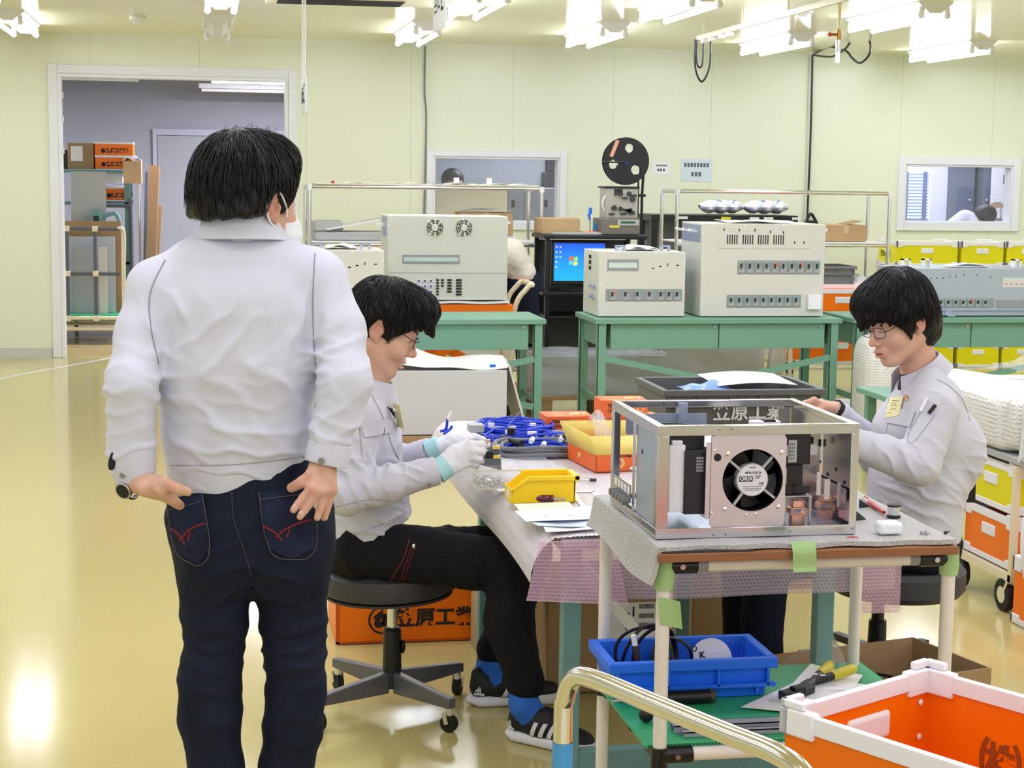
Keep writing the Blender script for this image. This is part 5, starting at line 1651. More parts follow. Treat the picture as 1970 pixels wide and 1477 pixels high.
def build_sitter():
 X = Xf(B(731, 627, 4.93), (.915, -.075, -.40), (.39, .0, .92), 1.06)
 neck = B(706, 738, 4.94)
 ops = head_ops(X, neck, smile=1.0)
 sh = {-1: B(697, 800, 4.79), 1: B(705, 790, 5.12)}
 el = {-1: B(668, 950, 4.70), 1: B(725, 905, 5.17)}
 wr = {-1: B(846, 904, 4.72), 1: B(832, 866, 5.02)}
 hip = B(700, 1050, YB)
 ops += [('u', RC(neck, B(696, 800), .052, .06), .03), ('u', EC(B(696, 820), B(700, 960), (.12, .065), (.12, .07), (0, 1, 0)), .04), ('u', EC(B(700, 960), hip, (.12, .07), (.13, .085), (0, 1, 0)), .04)]
 kn = {-1: B(985, 1090, 4.70), 1: B(1020, 1060, 5.10)}
 an = {-1: B(1008, 1355, 4.62), 1: B(940, 1292, 5.02)}
 for s in (-1, 1):
  ops += [('u', RC(B(696, 800), sh[s], .045, .042), .03), ('u', RC(sh[s], el[s], .042, .036), .02), ('u', RC(el[s], wr[s], .036, .026), .01)]
  hp = B(690, 1065, YB + s * .10)
  ops += [('u', RC(hp, kn[s], .065, .045), .03), ('u', RC(kn[s], an[s], .045, .032), .02)]
 o, V, Q = soft('body', ops, .0024, M_skin, pb, it=1, tint=lip_tint(X))
 b = MB(); b.xf(Matrix.Translation(Vector(X((.0915, 0, -.0715)))) @ Matrix(X.R.tolist()).to_4x4()).ball((0, 0, 0), (.0085, .0285, .0042))
 b.build('teeth', M_whitepl, o)
 brows(X, pb)
 spectacles(X, pb)
 H = [('u', X.el((.004, 0, .042), (.112, .092, .098)), 0), ('u', X.el((-.046, 0, -.015), (.062, .078, .062)), .04), ('u', X.el((.072, 0, .085), (.066, .078, .052)), .03),
   ('s', X.el((.115, 0, -.070), (.098, .15, .118)), .006), ('s', X.el((-.004, -.104, -.024), (.032, .040, .052)), .006), ('s', X.el((-.004, .104, -.024), (.032, .040, .052)), .006)]
 for s in (-1, 1):
  H.append(('u', X.rc((.034, s * .072, .03), (.030, s * .071, -.026), .014, .004), .008))
 rg = np.random.default_rng(2)
 for k in range(15):
  y = (k - 7) * .0098
  a = np.array([.112 - 1.6 * y * y / .1, y, .082])
  H.append(('u', RC(X(a), X(a) + np.array([.010 + .004 * rg.uniform(-1, 1), .003 * rg.uniform(-1, 1), -.052 - .012 * rg.uniform(0, 1)]), .013, .0025), .008))
 hair_on(X, pb, H, 2200, 4, (-.02, 0, .13), (.1, 0, -1), ext=((.112, -.06, .085), (.112, .06, .085)))
 soft('undershirt', [('u', RC(B(706, 732, 4.94), B(708, 762, 4.94), .062, .070), 0), ('u', EC(B(720, 760, 4.93), B(745, 800, 4.92), (.05, .03), (.04, .03), (0, 1, 0)), .02)], .005, M_shirt, pb)
 J = [('u', EC(B(697, 775), B(696, 840), (.150, .078), (.180, .108), (0, 1, 0)), 0), ('u', EC(B(696, 840), B(704, 930), (.178, .112), (.170, .112), (0, 1, 0)), .04),
   ('u', EC(B(704, 930), B(712, 1060), (.170, .112), (.195, .150), (0, 1, 0)), .04)]
 for s in (-1, 1):
  J += [('u', RC(B(705, 752, YB + s * .07), sh[s], .046, .058), .03), ('u', RC(sh[s], el[s], .062, .056), .03),
    ('u', RC(el[s], el[s].lerp(wr[s], .45), .056, .052), .02), ('u', RC(el[s].lerp(wr[s], .45), el[s].lerp(wr[s], .86), .052, .040), .01)]
 J += [('s', RC(B(712, 700, 4.93), B(708, 738, 4.94), .070, .066), .01), ('s', PL(B(735, 1034, 4.78), (-.38, 0, .92)), .004),
   ('s', EC(B(742, 728, 4.9), B(766, 800, 4.86), (.03, .03), (.004, .02), (0, 1, 0)), .01)]
 sp = [(B(690, 915, 4.64), (.9, 0, .45), .075, .008, .042), (B(745, 900, 4.66), (.95, 0, -.2), .07, .007, .040), (B(800, 890, 4.67), (.3, 0, 1), .05, .005, .026), (B(660, 880, 4.66), (.4, 0, .9), .06, .006, .05),
   (B(720, 1000, 4.76), (.25, 0, .95), .10, .006, .05), (B(720, 830, 4.78), (.9, 0, .3), .06, .004, .05), (B(800, 880, 5.1), (1, 0, -.3), .06, .005, .03), (B(770, 930, 4.8), (.3, 0, .95), .07, .006, .045)]
 jk, JV, JQ = soft('jacket', J, .0045, M_jacket2, pb, it=3, disp=cloth(.0022, 31, sp, .17))
 jb = bvh_of(JV, JQ)
 cX = Xf(B(709, 750, 4.94), (.96, 0, -.28), (.28, 0, .96))
 b = MB(); collar_fold(b, cX, .072, .090, .038, .55, 2 * PI - .55, .012)
 b.build('collar', M_jacket2, jk)
 b = MB()
 patch(b, jb, ((692, 812), (757, 806), (748, 832), (700, 842)), 10, 4, .003, .003)
 b.build('pocket_flap', M_jacket2, jk)
 b = MB()
 seam(b, jb, [(709, 750), (735, 800), (755, 860), (777, 900)], .0014); seam(b, jb, [(690, 812), (697, 880)], .001)
 seam(b, jb, [(645, 975), (720, 960), (790, 972)], .0009); seam(b, jb, [(640, 1040), (735, 1008), (812, 968)], .001)
 b.build('seam', M_thread, jk)
 bd = B(767, 800, 4.84)
 b = MB(); b.xf(mtx(bd, (.25, -.97, 0), (-.20, 0, .98))).box(-.028, .028, -.036, .036, -.0012, .0012)
 bg = b.build('name_badge', mat('pale_yellow_badge', (228, 222, 168), .4), pb, bev=.0006)
 part('badge_clip', M_chrome, bg, lambda b: b.cbox(bd + Vector((-.010, 0, .018)), (.014, .010, .010)), bev=.001)
 part('pocket_pen', M_black, pb, lambda b: b.cyl(onto(jb, 736, 822, .004, bd), onto(jb, 735, 836, .004, bd), .0028, n=8))
 for s in (-1, 1):
  d = (wr[s] - el[s])
  sleeve_cuff(jk, el[s].lerp(wr[s], .72), el[s].lerp(wr[s], .97), .0425, .0405, M_jacket2, onto(jb, 825, 931, .004, None) if s < 0 else None)
 for s in (-1, 1):
  w = wr[s]
  if s < 0:
   pc = B(884, 877, 4.73)
   G = [('u', EC(w.lerp(pc, -.1), pc, (.030, .024), (.040, .018), (0, .35, 1)), 0)]
   kb = [B(905, 855, 4.72), B(908, 867, 4.715), B(907, 879, 4.72), B(900, 889, 4.73)]
   tp = [B(938, 856, 4.755), B(935, 871, 4.75), B(927, 887, 4.75), B(917, 897, 4.755)]
   for k, (p, q) in enumerate(zip(kb, tp)):
    G.append(('u', RC(pc, p, .020, .0125), .010))
    m = p.lerp(q, .55) + Vector((.004, -.008, .003))
    G += [('u', RC(p, m, .0118, .0110), .004), ('u', RC(m, q, .0110, .0092), .003)]
   G += [('u', RC(w.lerp(pc, .4), B(893, 847, 4.76), .02, .0125), .012), ('u', RC(B(893, 847, 4.76), B(911, 840, 4.79), .0122, .0110), .004), ('u', RC(B(911, 840, 4.79), B(930, 845, 4.80), .0110, .009), .004)]
  else:
   pc = B(872, 846, 5.0)
   G = [('u', EC(w.lerp(pc, -.1), pc, (.028, .024), (.040, .020), (0, 1, .3)), 0)]
   for k in range(4):
    p = B(890 + k * 3, 832 + k * 7, 4.99 - k * .018)
    q = B(908 + k * 4, 842 + k * 9, 4.94 - k * .02)
    G += [('u', RC(pc, p, .02, .0125), .01), ('u', RC(p, q, .0115, .0095), .004)]
   G += [('u', RC(pc, B(896, 862, 4.93), .016, .0115), .01), ('u', RC(B(896, 862, 4.93), B(914, 868, 4.90), .0115, .0095), .004)]
  gl, _, _ = soft('glove', G, .003, M_glove, pb, disp=cloth(.0008, 5, (), .03))
  d = (pc - w).normalized()
  b = MB(); b.tube([w - d * .012, w + d * .012, w + d * .028], [.0355, .0350, .0335], 26)
  b.build('glove_cuff', M_aqua, gl, bev=.002)
 T = [('u', EC(B(695, 1005, YB), B(694, 1050, YB), (.150, .105), (.165, .125), (0, 1, 0)), 0)]
 for s in (-1, 1):
  hp = B(694, 1054 if s < 0 else 1062, YB + s * .10)
  if s < 0:
   T += [('u', EC(hp, kn[s], (.088, .090), (.068, .074), (0, 1, 0)), .03), ('u', RC(kn[s], B(978, 1190, 4.67), .072, .070), .02), ('u', RC(B(978, 1190, 4.67), B(1010, 1312, 4.625), .070, .053), .02),
     ('s', PL(B(1013, 1336, 4.62), (.12, 0, 1)), .004)]
  else:
   T += [('u', EC(hp, kn[s], (.085, .085), (.068, .072), (0, 1, 0)), .03), ('u', RC(kn[s], B(985, 1180, 5.06), .068, .062), .02), ('u', RC(B(985, 1180, 5.06), B(948, 1248, 5.03), .062, .052), .02),]
 tsp = [(B(930, 1110, 4.62), (.6, 0, .8), .09, .006, .05), (B(850, 1010, 5.02), (.9, 0, .3), .08, .008, .05), (B(880, 1130, 4.64), (1, 0, .3), .07, .005, .045), (B(700, 1080, 4.76), (.8, 0, .6), .09, .005, .06), (B(990, 1250, 4.58), (.8, 0, .5), .10, .004, .06)]
 tr, TV, TQ = soft('trousers', T, .005, M_blackcl, pb, it=3, disp=cloth(.003, 41, tsp, .15))
 tb = bvh_of(TV, TQ)
 b = MB(); seam(b, tb, [(788, 1036), (776, 1075), (758, 1105), (748, 1128)], .0014, .001, 8)
 seam(b, tb, [(801, 1046), (790, 1075), (776, 1119)], .0012, .001, 8); seam(b, tb, [(795, 1046), (784, 1075), (769, 1118)], .0012, .001, 8)
 zp = b.build('red_pocket_zip', M_red, tr)
 part('zip_pull', M_chrome, zp, lambda b: b.ball(onto(tb, 796, 1051, .003, kn[-1]), (.005, .003, .007), 8, 6))
 for s, heel, toe in ((-1, atz(983, 1418, 0), atz(1130, 1452, 0)), (1, atz(905, 1356, 0), atz(1010, 1352, 0))):
  f = (toe - heel).normalized()
  org = heel + f * .075
  XS = Xf(org, f, (0, 0, 1), 1.0)
  soft('sock', [('u', RC(XS((.005, 0, .07)), an[s], .043, .0415), 0), ('u', RC(an[s], an[s].lerp(kn[s], .28), .0415, .044), .01)], .004, M_sock, pb, disp=lambda P: .0009 * np.sin(XS.loc(P)[:, 1] * 2 * PI / .006))
  st = thing_part('shoe', pb)
  sb = shoe(XS, st)
  sd = -1
  b = MB()
  for k in range(3):
   x0 = .035 + k * .026
   def sp_(u, v):
    x = x0 - .02 + (.014 * u if v < .01 else 0) + (1 - u) * (.018 * v) + u * (.014 * (v >= .01) + .016 * v)
    h = sb.ray_cast(Vector(XS((x, -.09, .036 + .040 * v))), Vector(XS.d((0, 1, 0))))
    return h[0] + h[1] * .002 if h[0] else Vector(XS((x, -.03, .036 + .040 * v)))
   b.grid(sp_, 4, 8, .0015)
  b.build('side_stripes', M_sole, st)
  b = MB()
  h = sb.ray_cast(Vector(XS((-.055, -.09, .05))), Vector(XS.d((0, 1, 0))))
  if h[0]:
   ux, uz = Vector(XS.d((1, 0, 0))), Vector((0, 0, 1))
   n = h[1]
   ux = (ux - n * ux.dot(n)).normalized()
   M = mtx(h[0] + n * .001 - ux * .014, ux, n.cross(ux))
   b.text('adidas', .013, M @ Matrix.Translation((0, -.006, 0)), .0006)
   for k in range(3):
    b.add([M @ Vector(p) for p in ((.003 + k * .007, .001, .001), (.008 + k * .007, .001, .001), (.010 + k * .0045, .006 + k * .005, .001), (.006 + k * .0045, .009 + k * .005, .001))], [(0, 1, 2, 3)])
   b.build('shoe_logo', M_sole, st)
  b = MB()
  for k in range(4):
   x0 = .055 + k * .022
   b.tube(bez([XS((x0, -.028, .083 - k * .008)), XS((x0 + .004, 0, .101 - k * .009)), XS((x0, .028, .083 - k * .008))], 4), .0025, 6)
  b.build('laces', M_black, st)
build_sitter()
YC = 4.98
def C(x, y, Y=YC): return at(x, y, Y)
pc_ = thing('person', 'man in spectacles and grey work jacket looking down, seated right of the metal chassis', 'person', (C(1760, 1000).x, YC, 0))
def build_right():
 X = Xf(C(1732, 613, 4.98), (-.94, -.24, -.33), (-.32, -.05, .94), 1.06)
 neck = C(1772, 720, 5.0)
 ops = head_ops(X, neck)
 sh = {-1: C(1800, 790, 4.80), 1: C(1765, 770, 5.16)}
 el = {-1: C(1768, 896, 4.72), 1: C(1690, 880, 5.22)}
 wr = {-1: C(1605, 838, 4.82), 1: C(1607, 788, 5.16)}
 hip = C(1775, 1010, YC)
 ops += [('u', RC(neck, C(1785, 790), .052, .06), .03), ('u', EC(C(1785, 810), C(1775, 960), (.12, .065), (.12, .07), (0, 1, 0)), .04), ('u', EC(C(1775, 960), hip, (.12, .07), (.13, .085), (0, 1, 0)), .04)]
 kn = {-1: C(1470, 1075, 4.88), 1: C(1430, 1060, 5.12)}
 for s in (-1, 1):
  ops += [('u', RC(C(1785, 790), sh[s], .045, .042), .03), ('u', RC(sh[s], el[s], .042, .036), .02), ('u', RC(el[s], wr[s], .036, .025), .01)]
  ops += [('u', RC(C(1770, 1030, YC + s * .1), kn[s], .065, .045), .03), ('u', RC(kn[s], Vector((kn[s].x, kn[s].y, .09)), .045, .032), .02)]
 w = wr[1]; p = C(1578, 781, 5.14)
 ops.append(('u', EC(w, p, (.024, .030), (.022, .040), (0, 0, 1)), .01))
 for k in range(4):
  a = C(1566 - k * 1, 770 + k * 8, 5.12 + .010 * (k - 1.5)); b_ = C(1548 + k * 1, 776 + k * 9, 5.10 + .006 * k); c_ = C(1556 + k, 790 + k * 6, 5.10)
  ops += [('u', RC(p, a, .018, .0115), .008), ('u', RC(a, b_, .0105, .0095), .004), ('u', RC(b_, c_, .0095, .0085), .003)]
 ops += [('u', RC(p, C(1574, 795, 5.09), .017, .0115), .01), ('u', RC(C(1574, 795, 5.09), C(1556, 801, 5.08), .011, .009), .004)]
 w = wr[-1]; p = C(1578, 836, 4.84)
 ops.append(('u', EC(w, p, (.024, .030), (.020, .038), (0, 0, 1)), .01))
 for k in range(4):
  a = C(1564, 824 + k * 8, 4.83); b_ = C(1545 + k * 2, 832 + k * 8, 4.84); c_ = C(1538 + k * 2, 846 + k * 6, 4.86)
  ops += [('u', RC(p, a, .018, .0115), .008), ('u', RC(a, b_, .0105, .0095), .004), ('u', RC(b_, c_, .0095, .0085), .003)]
 ops += [('u', RC(p, C(1568, 846, 4.87), .017, .0115), .01), ('u', RC(C(1568, 846, 4.87), C(1550, 852, 4.88), .011, .009), .004)]
 o, V, Q = soft('body', ops, .0024, M_skin, pc_, it=1, tint=lip_tint(X))
 brows(X, pc_)
 spectacles(X, pc_)
 H = [('u', X.el((.000, 0, .042), (.118, .097, .112)), 0), ('u', X.el((-.052, 0, -.030), (.062, .084, .085)), .04), ('u', X.el((.070, 0, .072), (.064, .082, .056)), .03),
   ('s', X.el((.115, 0, -.078), (.098, .15, .118)), .006), ('s', X.el((-.004, -.108, -.036), (.030, .040, .050)), .006), ('s', X.el((-.004, .108, -.036), (.030, .040, .050)), .006)]
 rg = np.random.default_rng(9)
 for s in (-1, 1):
  H.append(('u', X.rc((.036, s * .074, .03), (.030, s * .072, -.045), .018, .004), .008))
 for k in range(17):
  y = (k - 8) * .0095
  a = np.array([.112 - 1.6 * y * y / .1, y, .068])
  H.append(('u', RC(X(a), X(a) + np.array([-.002 + .004 * rg.uniform(-1, 1), .003 * rg.uniform(-1, 1), -.046 - .016 * rg.uniform(0, 1)]), .014, .003), .008))
 hair_on(X, pc_, H, 2400, 6, (-.03, 0, .13), (0, 0, -1), ext=((.112, -.06, .075), (.112, .06, .075)), ln=(.035, .075))
 soft('undershirt', [('u', RC(C(1772, 716, 5.0), C(1770, 752, 4.99), .062, .070), 0)], .005, mat('navy_undershirt', (30, 32, 44), .85), pc_)
 J = [('u', EC(C(1785, 762), C(1772, 830), (.155, .095), (.180, .135), (0, 1, 0)), 0), ('u', EC(C(1772, 830), C(1764, 930), (.180, .137), (.178, .135), (0, 1, 0)), .04),
   ('u', EC(C(1764, 930), C(1752, 1030), (.178, .135), (.190, .145), (0, 1, 0)), .04), ('u', EL(C(1835, 865), (.085, .15, .12)), .05)]
 for s in (-1, 1):
  J += [('u', RC(C(1790, 735, YC + s * .08), sh[s], .048, .062), .03), ('u', RC(sh[s], el[s], .068, .060), .03),
    ('u', RC(el[s], el[s].lerp(wr[s], .45), .060, .054), .02), ('u', RC(el[s].lerp(wr[s], .45), el[s].lerp(wr[s], .88), .054, .040), .01)]
 J += [('s', RC(C(1762, 690, 4.99), C(1762, 718, 4.99), .072, .068), .01), ('s', PL(C(1752, 1030, YC), (0, 0, 1)), .003)]
 sp = [(C(1735, 870, 4.66), (.85, 0, .5), .07, .009, .045), (C(1690, 850, 4.70), (.95, 0, -.1), .06, .007, .045), (C(1800, 870, 4.66), (.5, 0, .85), .06, .004, .06), (C(1780, 960, 4.82), (.4, 0, .9), .09, .007, .055),
   (C(1860, 880, 4.9), (.2, 0, 1), .07, .007, .05), (C(1715, 950, 4.84), (.3, 0, .95), .08, .006, .05), (C(1820, 740, 4.76), (.7, 0, .7), .06, .004, .05), (C(1690, 780, 4.86), (1, 0, .4), .06, .003, .05), (C(1830, 930, 4.86), (.7, 0, .7), .07, .006, .05)]
 jk, JV, JQ = soft('jacket', J, .0045, M_jacket2, pc_, it=3, disp=cloth(.0022, 51, sp, .18))
 jb = bvh_of(JV, JQ)
 cX = Xf(C(1772, 722, 5.0), (-.86, 0, -.50), (-.50, 0, .86))
 b = MB(); collar_fold(b, cX, .078, .098, .042, .5, 2 * PI - .5, .016)
 b.build('collar', M_jacket2, jk)
 b = MB(); patch(b, jb, ((1663, 766), (1701, 776), (1694, 798), (1660, 790)), 8, 4, .003, .003); b.build('pocket_flap', M_jacket2, jk)
 b = MB(); patch(b, jb, ((1706, 784), (1762, 792), (1752, 822), (1709, 814)), 8, 4, .003, .003); b.build('pocket_flap', M_jacket2, jk)
 b = MB()
 seam(b, jb, [(1725, 725), (1712, 752), (1706, 830), (1700, 880)], .0013)
 seam(b, jb, [(1803, 730), (1828, 745), (1852, 770), (1866, 810)], .0012); seam(b, jb, [(1808, 686), (1830, 715), (1860, 745)], .0010)
 seam(b, jb, [(1771, 793), (1747, 838), (1758, 850), (1799, 797)], .0009); seam(b, jb, [(1722, 922), (1790, 942), (1789, 948), (1730, 930)], .0009)
 b.build('seam', M_thread, jk)
 b = MB(); patch(b, jb, ((1715, 767), (1741, 764), (1731, 801), (1705, 806)), 6, 6, .006, .0015)
 bg = b.build('name_badge', mat('pale_yellow_badge', (228, 222, 168), .4), pc_)
 b = MB()
 for k, (x0, x1, y) in enumerate(((1719, 1733, 774), (1717, 1727, 779), (1716, 1728, 783), (1714, 1726, 790), (1710, 1718, 797))):
  seam(b, jb, [(x0, y), (x1, y - 1)], .0006, .0085)
 b.build('badge_print', M_ink2, bg)
 b = MB(); seam(b, jb, [(1744 + 5 * math.cos(t), 766 + 6 * math.sin(t)) for t in [PI * i / 4 for i in range(9)]], .0009, .002); seam(b, jb, [(1741, 768), (1746, 763), (1747, 769)], .0012, .002)
 b.build('chest_emblem', mat('orange_embroidery', (226, 150, 60), .7), jk)
 p0, p1 = onto(jb, 1785, 768, .008, hip), onto(jb, 1772, 792, .004, hip)
 pn = part('pocket_pen', M_whitepl, pc_, lambda b: b.cyl(p0, p1, .0050, n=10))
 q0, q1 = onto(jb, 1800, 781, .011, hip), onto(jb, 1787, 796, .006, hip)
 part('pocket_marker', M_black, pc_, lambda b: b.cyl(q0, q1, .0056, n=12))
 b = MB(); b.tube([w2 for w2 in (wr[1].lerp(el[1], .12), wr[1].lerp(el[1], -.04))], [.034, .033], 22)
 b.build('dark_inner_cuff', M_jlin, jk)
 for s in (-1, 1):
  sleeve_cuff(jk, el[s].lerp(wr[s], .76), el[s].lerp(wr[s], .94), .0425, .0405, M_jacket2)
 T = [('u', EC(C(1765, 980), C(1765, 1050), (.160, .115), (.170, .130), (0, 1, 0)), 0)]
 for s in (-1, 1):
  k = kn[s]
  T += [('u', EC(C(1765, 1045, YC + s * .1), k, (.088, .085), (.072, .074), (0, 1, 0)), .03), ('u', RC(k, Vector((k.x + .005, k.y, .12)), .072, .062), .02)]
 soft('trousers', T, .006, M_navycl, pc_, it=3, disp=cloth(.003, 61, (), .14))
 for s in (-1, 1):
  k = kn[s]
  shoe(Xf((k.x - .0, k.y, 0), (-1, 0, 0), (0, 0, 1), 1.0), thing_part('shoe', pc_))
build_right()
# middle and foreground
def bubble_mat(name, rgb, alpha, scale=95.0, strength=.7, rough=.18, dist=.004):
 m = mat(name, rgb, rough, alpha=alpha, spec=.7)
 nt = m.node_tree; N, L = nt.nodes, nt.links
 p = N['Principled BSDF']
 tc = N.new('ShaderNodeTexCoord')
 v = N.new('ShaderNodeTexVoronoi'); v.inputs['Scale'].default_value = scale; v.inputs['Randomness'].default_value = .25
 L.new(tc.outputs['Object'], v.inputs['Vector'])
 mr = N.new('ShaderNodeMapRange'); mr.inputs['From Min'].default_value = .25; mr.inputs['From Max'].default_value = .5; mr.inputs['To Min'].default_value = 1; mr.inputs['To Max'].default_value = 0
 L.new(v.outputs['Distance'], mr.inputs['Value'])
 bp = N.new('ShaderNodeBump'); bp.inputs['Strength'].default_value = strength; bp.inputs['Distance'].default_value = dist
 L.new(mr.outputs['Result'], bp.inputs['Height'])
 L.new(bp.outputs['Normal'], p.inputs['Normal'])
 return m
M_bub = mat('lilac_bubble_wrap', (222, 216, 220), .16, alpha=0.93, spec=.8)
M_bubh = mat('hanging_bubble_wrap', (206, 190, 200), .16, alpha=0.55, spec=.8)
M_bubp = mat('pink_bubble_wrap', (222, 182, 200), .16, alpha=0.6, spec=.8)
M_bubw = bubble_mat('white_bubble_wrap', (238, 238, 232), .93, 60, .6, .3, .006)
M_foam = mat('silver_foam_sheet', (198, 198, 194), .45, bump=.9, bscale=260, noise=.5, nscale=160, rgb2=(232, 232, 232))
M_film = mat('clear_film', (238, 240, 244), .06, alpha=.20, spec=.9, bump=1.0, bscale=26)
M_filmw = mat('hazy_film', (232, 236, 240), .12, alpha=.34, spec=.9, bump=.8, bscale=14)
M_tape = mat('light_green_tape', (170, 206, 140), .45, alpha=.88)
M_pipe = mat('ivory_coated_pipe', (232, 226, 218), .35, noise=.15, nscale=20, rgb2=(206, 196, 176))
M_joint = mat('black_pipe_joint', (22, 22, 23), .35)
M_gboard = mat('green_corrugated_board', (52, 168, 112), .4)
M_copper = mat('copper', (232, 178, 160), .38, metal=1)
M_plate = mat('satin_metal_plate', (208, 200, 204), .36, metal=.85)
M_angle = mat('stainless_angle', (206, 204, 208), .2, metal=1, rvar=.06, nscale=12)
M_yb = mat('yellow_bin', (250, 212, 24), .4)
M_wine = mat('wine_red_handle', (92, 18, 38), .15, coat=.5)
M_bluew = mat('blue_wire', (24, 62, 200), .4)
M_greyw = mat('grey_cable', (112, 116, 122), .5)
# pale cabinet on a pallet behind the seated man
PY = 9.55
a = ext(738, 712, 975, 833, PY)
x0, x1, z0, z1 = a[0] - .12, a[1], .125, at(900, 713, PY).z
single('pallet', M_card2, 'low wooden pallet under the pale cabinet behind the smiling man', 'pallet', lambda b: (b.box(x0 - .05, x1 + .08, PY - .04, PY + .44, .085, .12), [b.box(x0 - .05 + k * .36, x0 + .05 + k * .36, PY - .04, PY + .44, 0, .085) for k in range(3)]))
t = thing('packed_cabinet', 'pale grey cabinet on a low pallet, wrapped on top in white bubble sheet', 'electrical cabinet', ((x0 + x1) / 2, PY + .2, z0))
part('cabinet_body', mat('pale_grey_coat', (196, 197, 200), .45), t, lambda b: b.box(x0, x1, PY, PY + .38, z0, z1), bev=.004)
part('blue_clip', M_blue, t, lambda b: b.box(at(942, 706, PY + .05).x, at(953, 706, PY + .05).x, PY + .03, PY + .06, z1 + .012, z1 + .03), bev=.002)
part('clip_base', M_whitepl, t, lambda b: b.box(at(941, 710, PY + .05).x, at(955, 710, PY + .05).x, PY + .02, PY + .07, z1, z1 + .012), bev=.002)
part('side_holes', M_slot, t, lambda b: [b.cyl((x1, PY + .03, z0 + .08 + k * .13), (x1 + .002, PY + .03, z0 + .08 + k * .13), .010, n=10) for k in range(3)])
def drape(u, v):
 x = x0 - .02 + (x1 - x0 + .04) * min(u / .78, 1)
 y = PY + .012 + .42 * v
 hump = .10 * math.exp(-((u - .22) / .13) ** 2) * (.3 + .7 * v) + .055 * (1 - v) * 0
 z = z1 + .012 + .05 * math.sin(PI * min(v * 1.1, 1)) + hump + .008 * math.sin(17 * u + 5 * v)
 if u > .78:
  k = (u - .78) / .22
  x = x1 + .02 + .10 * k + .02 * math.sin(6 * v); z = z1 + .02 - (z1 - z0 - .02) * k
  y = PY + .06 + .36 * v
 return (x, y, z)
part('bubble_sheet', M_bubw, t, lambda b: b.grid(drape, 60, 16, .004))
# wrapped goods under and behind the middle workbench
def wrapped(x0, x1, y0, y1, z0, z1, label, inner, film, seed, pal=True):
 t = thing('wrapped_crate', label, 'wrapped goods', ((x0 + x1) / 2, (y0 + y1) / 2, 0 if pal else z0))
 part('goods', inner, t, lambda b: b.box(x0, x1, y0, y1, z0, z1), bev=.006)
 def skin(b):
  rr = random.Random(seed)
  ph = [rr.uniform(0, 6) for _ in range(6)]
  def f(u, v):
   th = 2 * PI * u
   c, s = math.cos(th), math.sin(th)
   k = 1 / max(abs(c), abs(s))
   hx, hy = (x1 - x0) / 2 + .012, (y1 - y0) / 2 + .012
   d = .006 * math.sin(9 * th + ph[0] + 7 * v) + .008 * math.sin(3 * th + 11 * v + ph[1])
   return ((x0 + x1) / 2 + (hx + d) * c * k, (y0 + y1) / 2 + (hy + d) * s * k, z0 - .03 + (z1 - z0 + .045) * v)
  b.grid(f, 72, 14)
  b.grid(lambda u, v: (x0 - .01 + (x1 - x0 + .02) * u, y0 - .01 + (y1 - y0 + .02) * v, z1 + .015 + .008 * math.sin(9 * u + ph[2]) * math.sin(7 * v + ph[3])), 16, 10)
 part('stretch_film', film, t, skin)
 if pal: part('pallet', M_card2, t, lambda b: (b.box(x0 - .03, x1 + .03, y0 - .03, y1 + .03, z0 - .03, z0 - .004), [b.box(x0 + k * ((x1 - x0) / 2 - .05), x0 + .1 + k * ((x1 - x0) / 2 - .05), y0 - .02, y1 + .02, 0, z0 - .03) for k in range(3)]))
 return t
Y1 = 10.95
a = ext(1038, 672, 1322, 790, Y1)
wrapped(2.16, 3.02, Y1, Y1 + .4, .16, at(1180, 684, Y1).z, 'grey case wrapped in clear film on a pallet, behind the middle workbench legs', mat('bluish_grey_case', (160, 168, 176), .4), M_filmw, 3)
wrapped(3.08, 3.80, 11.3, 11.65, .14, .56, 'beige grey case in hazy film, right half behind the middle workbench', mat('beige_grey_case', (176, 172, 164), .5), M_filmw, 5)
single('foam_block', M_bubw, 'tall white foam strip at the right end of the beige wrapped case', 'packing foam', lambda b: b.grid(lambda u, v: (3.90 + .11 * u - .05 * (1 - v), 11.32 + .02 * math.sin(6 * v), .02 + .56 * v), 6, 12, .05))
def softbox(b):
 def f(u, v):
  th = 2 * PI * u; p = -PI / 2 + PI * v
  e = lambda s, q: math.copysign(abs(s) ** q, s)
  c = e(math.cos(p), .35)
  return (4.14 + .215 * c * e(math.cos(th), .4), 9.82 + .16 * c * e(math.sin(th), .4), .36 + .30 * e(math.sin(p), .4))
 b.grid(f, 40, 24)
t = thing('wrapped_crate', 'upright white bubble-wrapped box just left of the face of the man at the right', 'wrapped goods', (4.14, 9.82, 0))
part('bubble_cover', M_bubw, t, softbox)
part('support_board', M_card2, t, lambda b: b.box(3.86, 4.42, 9.64, 10.0, 0, .06))
t = thing('pipe_cart', 'beige pipe cart on casters, behind the right end of the middle workbench', 'cart', (4.2, 11.6, 0), 0)
for x in (3.98, 4.75):
 for y in (11.2, 11.8):
  p = part('upright', M_beige, t, lambda b: b.cyl((x, y, .12), (x, y, .75), .014, n=10))
  part('caster', M_rubber, p, lambda b: (b.cyl((x - .012, y, .05), (x + .012, y, .05), .05, n=16), b.box(x - .016, x + .016, y - .016, y + .016, .05, .125)))
for z in (.3, .62): part('rail', M_beige, t, lambda b: (b.cyl((3.98, 11.2, z), (4.75, 11.2, z), .014, n=10), b.cyl((3.98, 11.8, z), (4.75, 11.8, z), .014, n=10), b.cyl((3.98, 11.2, z), (3.98, 11.8, z), .014, n=10), b.cyl((4.75, 11.2, z), (4.75, 11.8, z), .014, n=10)))
cr2 = crate('orange_container', M_orange, 4.02, 4.70, 11.24, 11.76, .635, .84, 'orange container on the beige pipe cart behind the green workbench gap', 'orange containers', None)
dup(cr2, (cr2.location.x, cr2.location.y, .318), 'orange container on the low deck of the beige pipe cart')
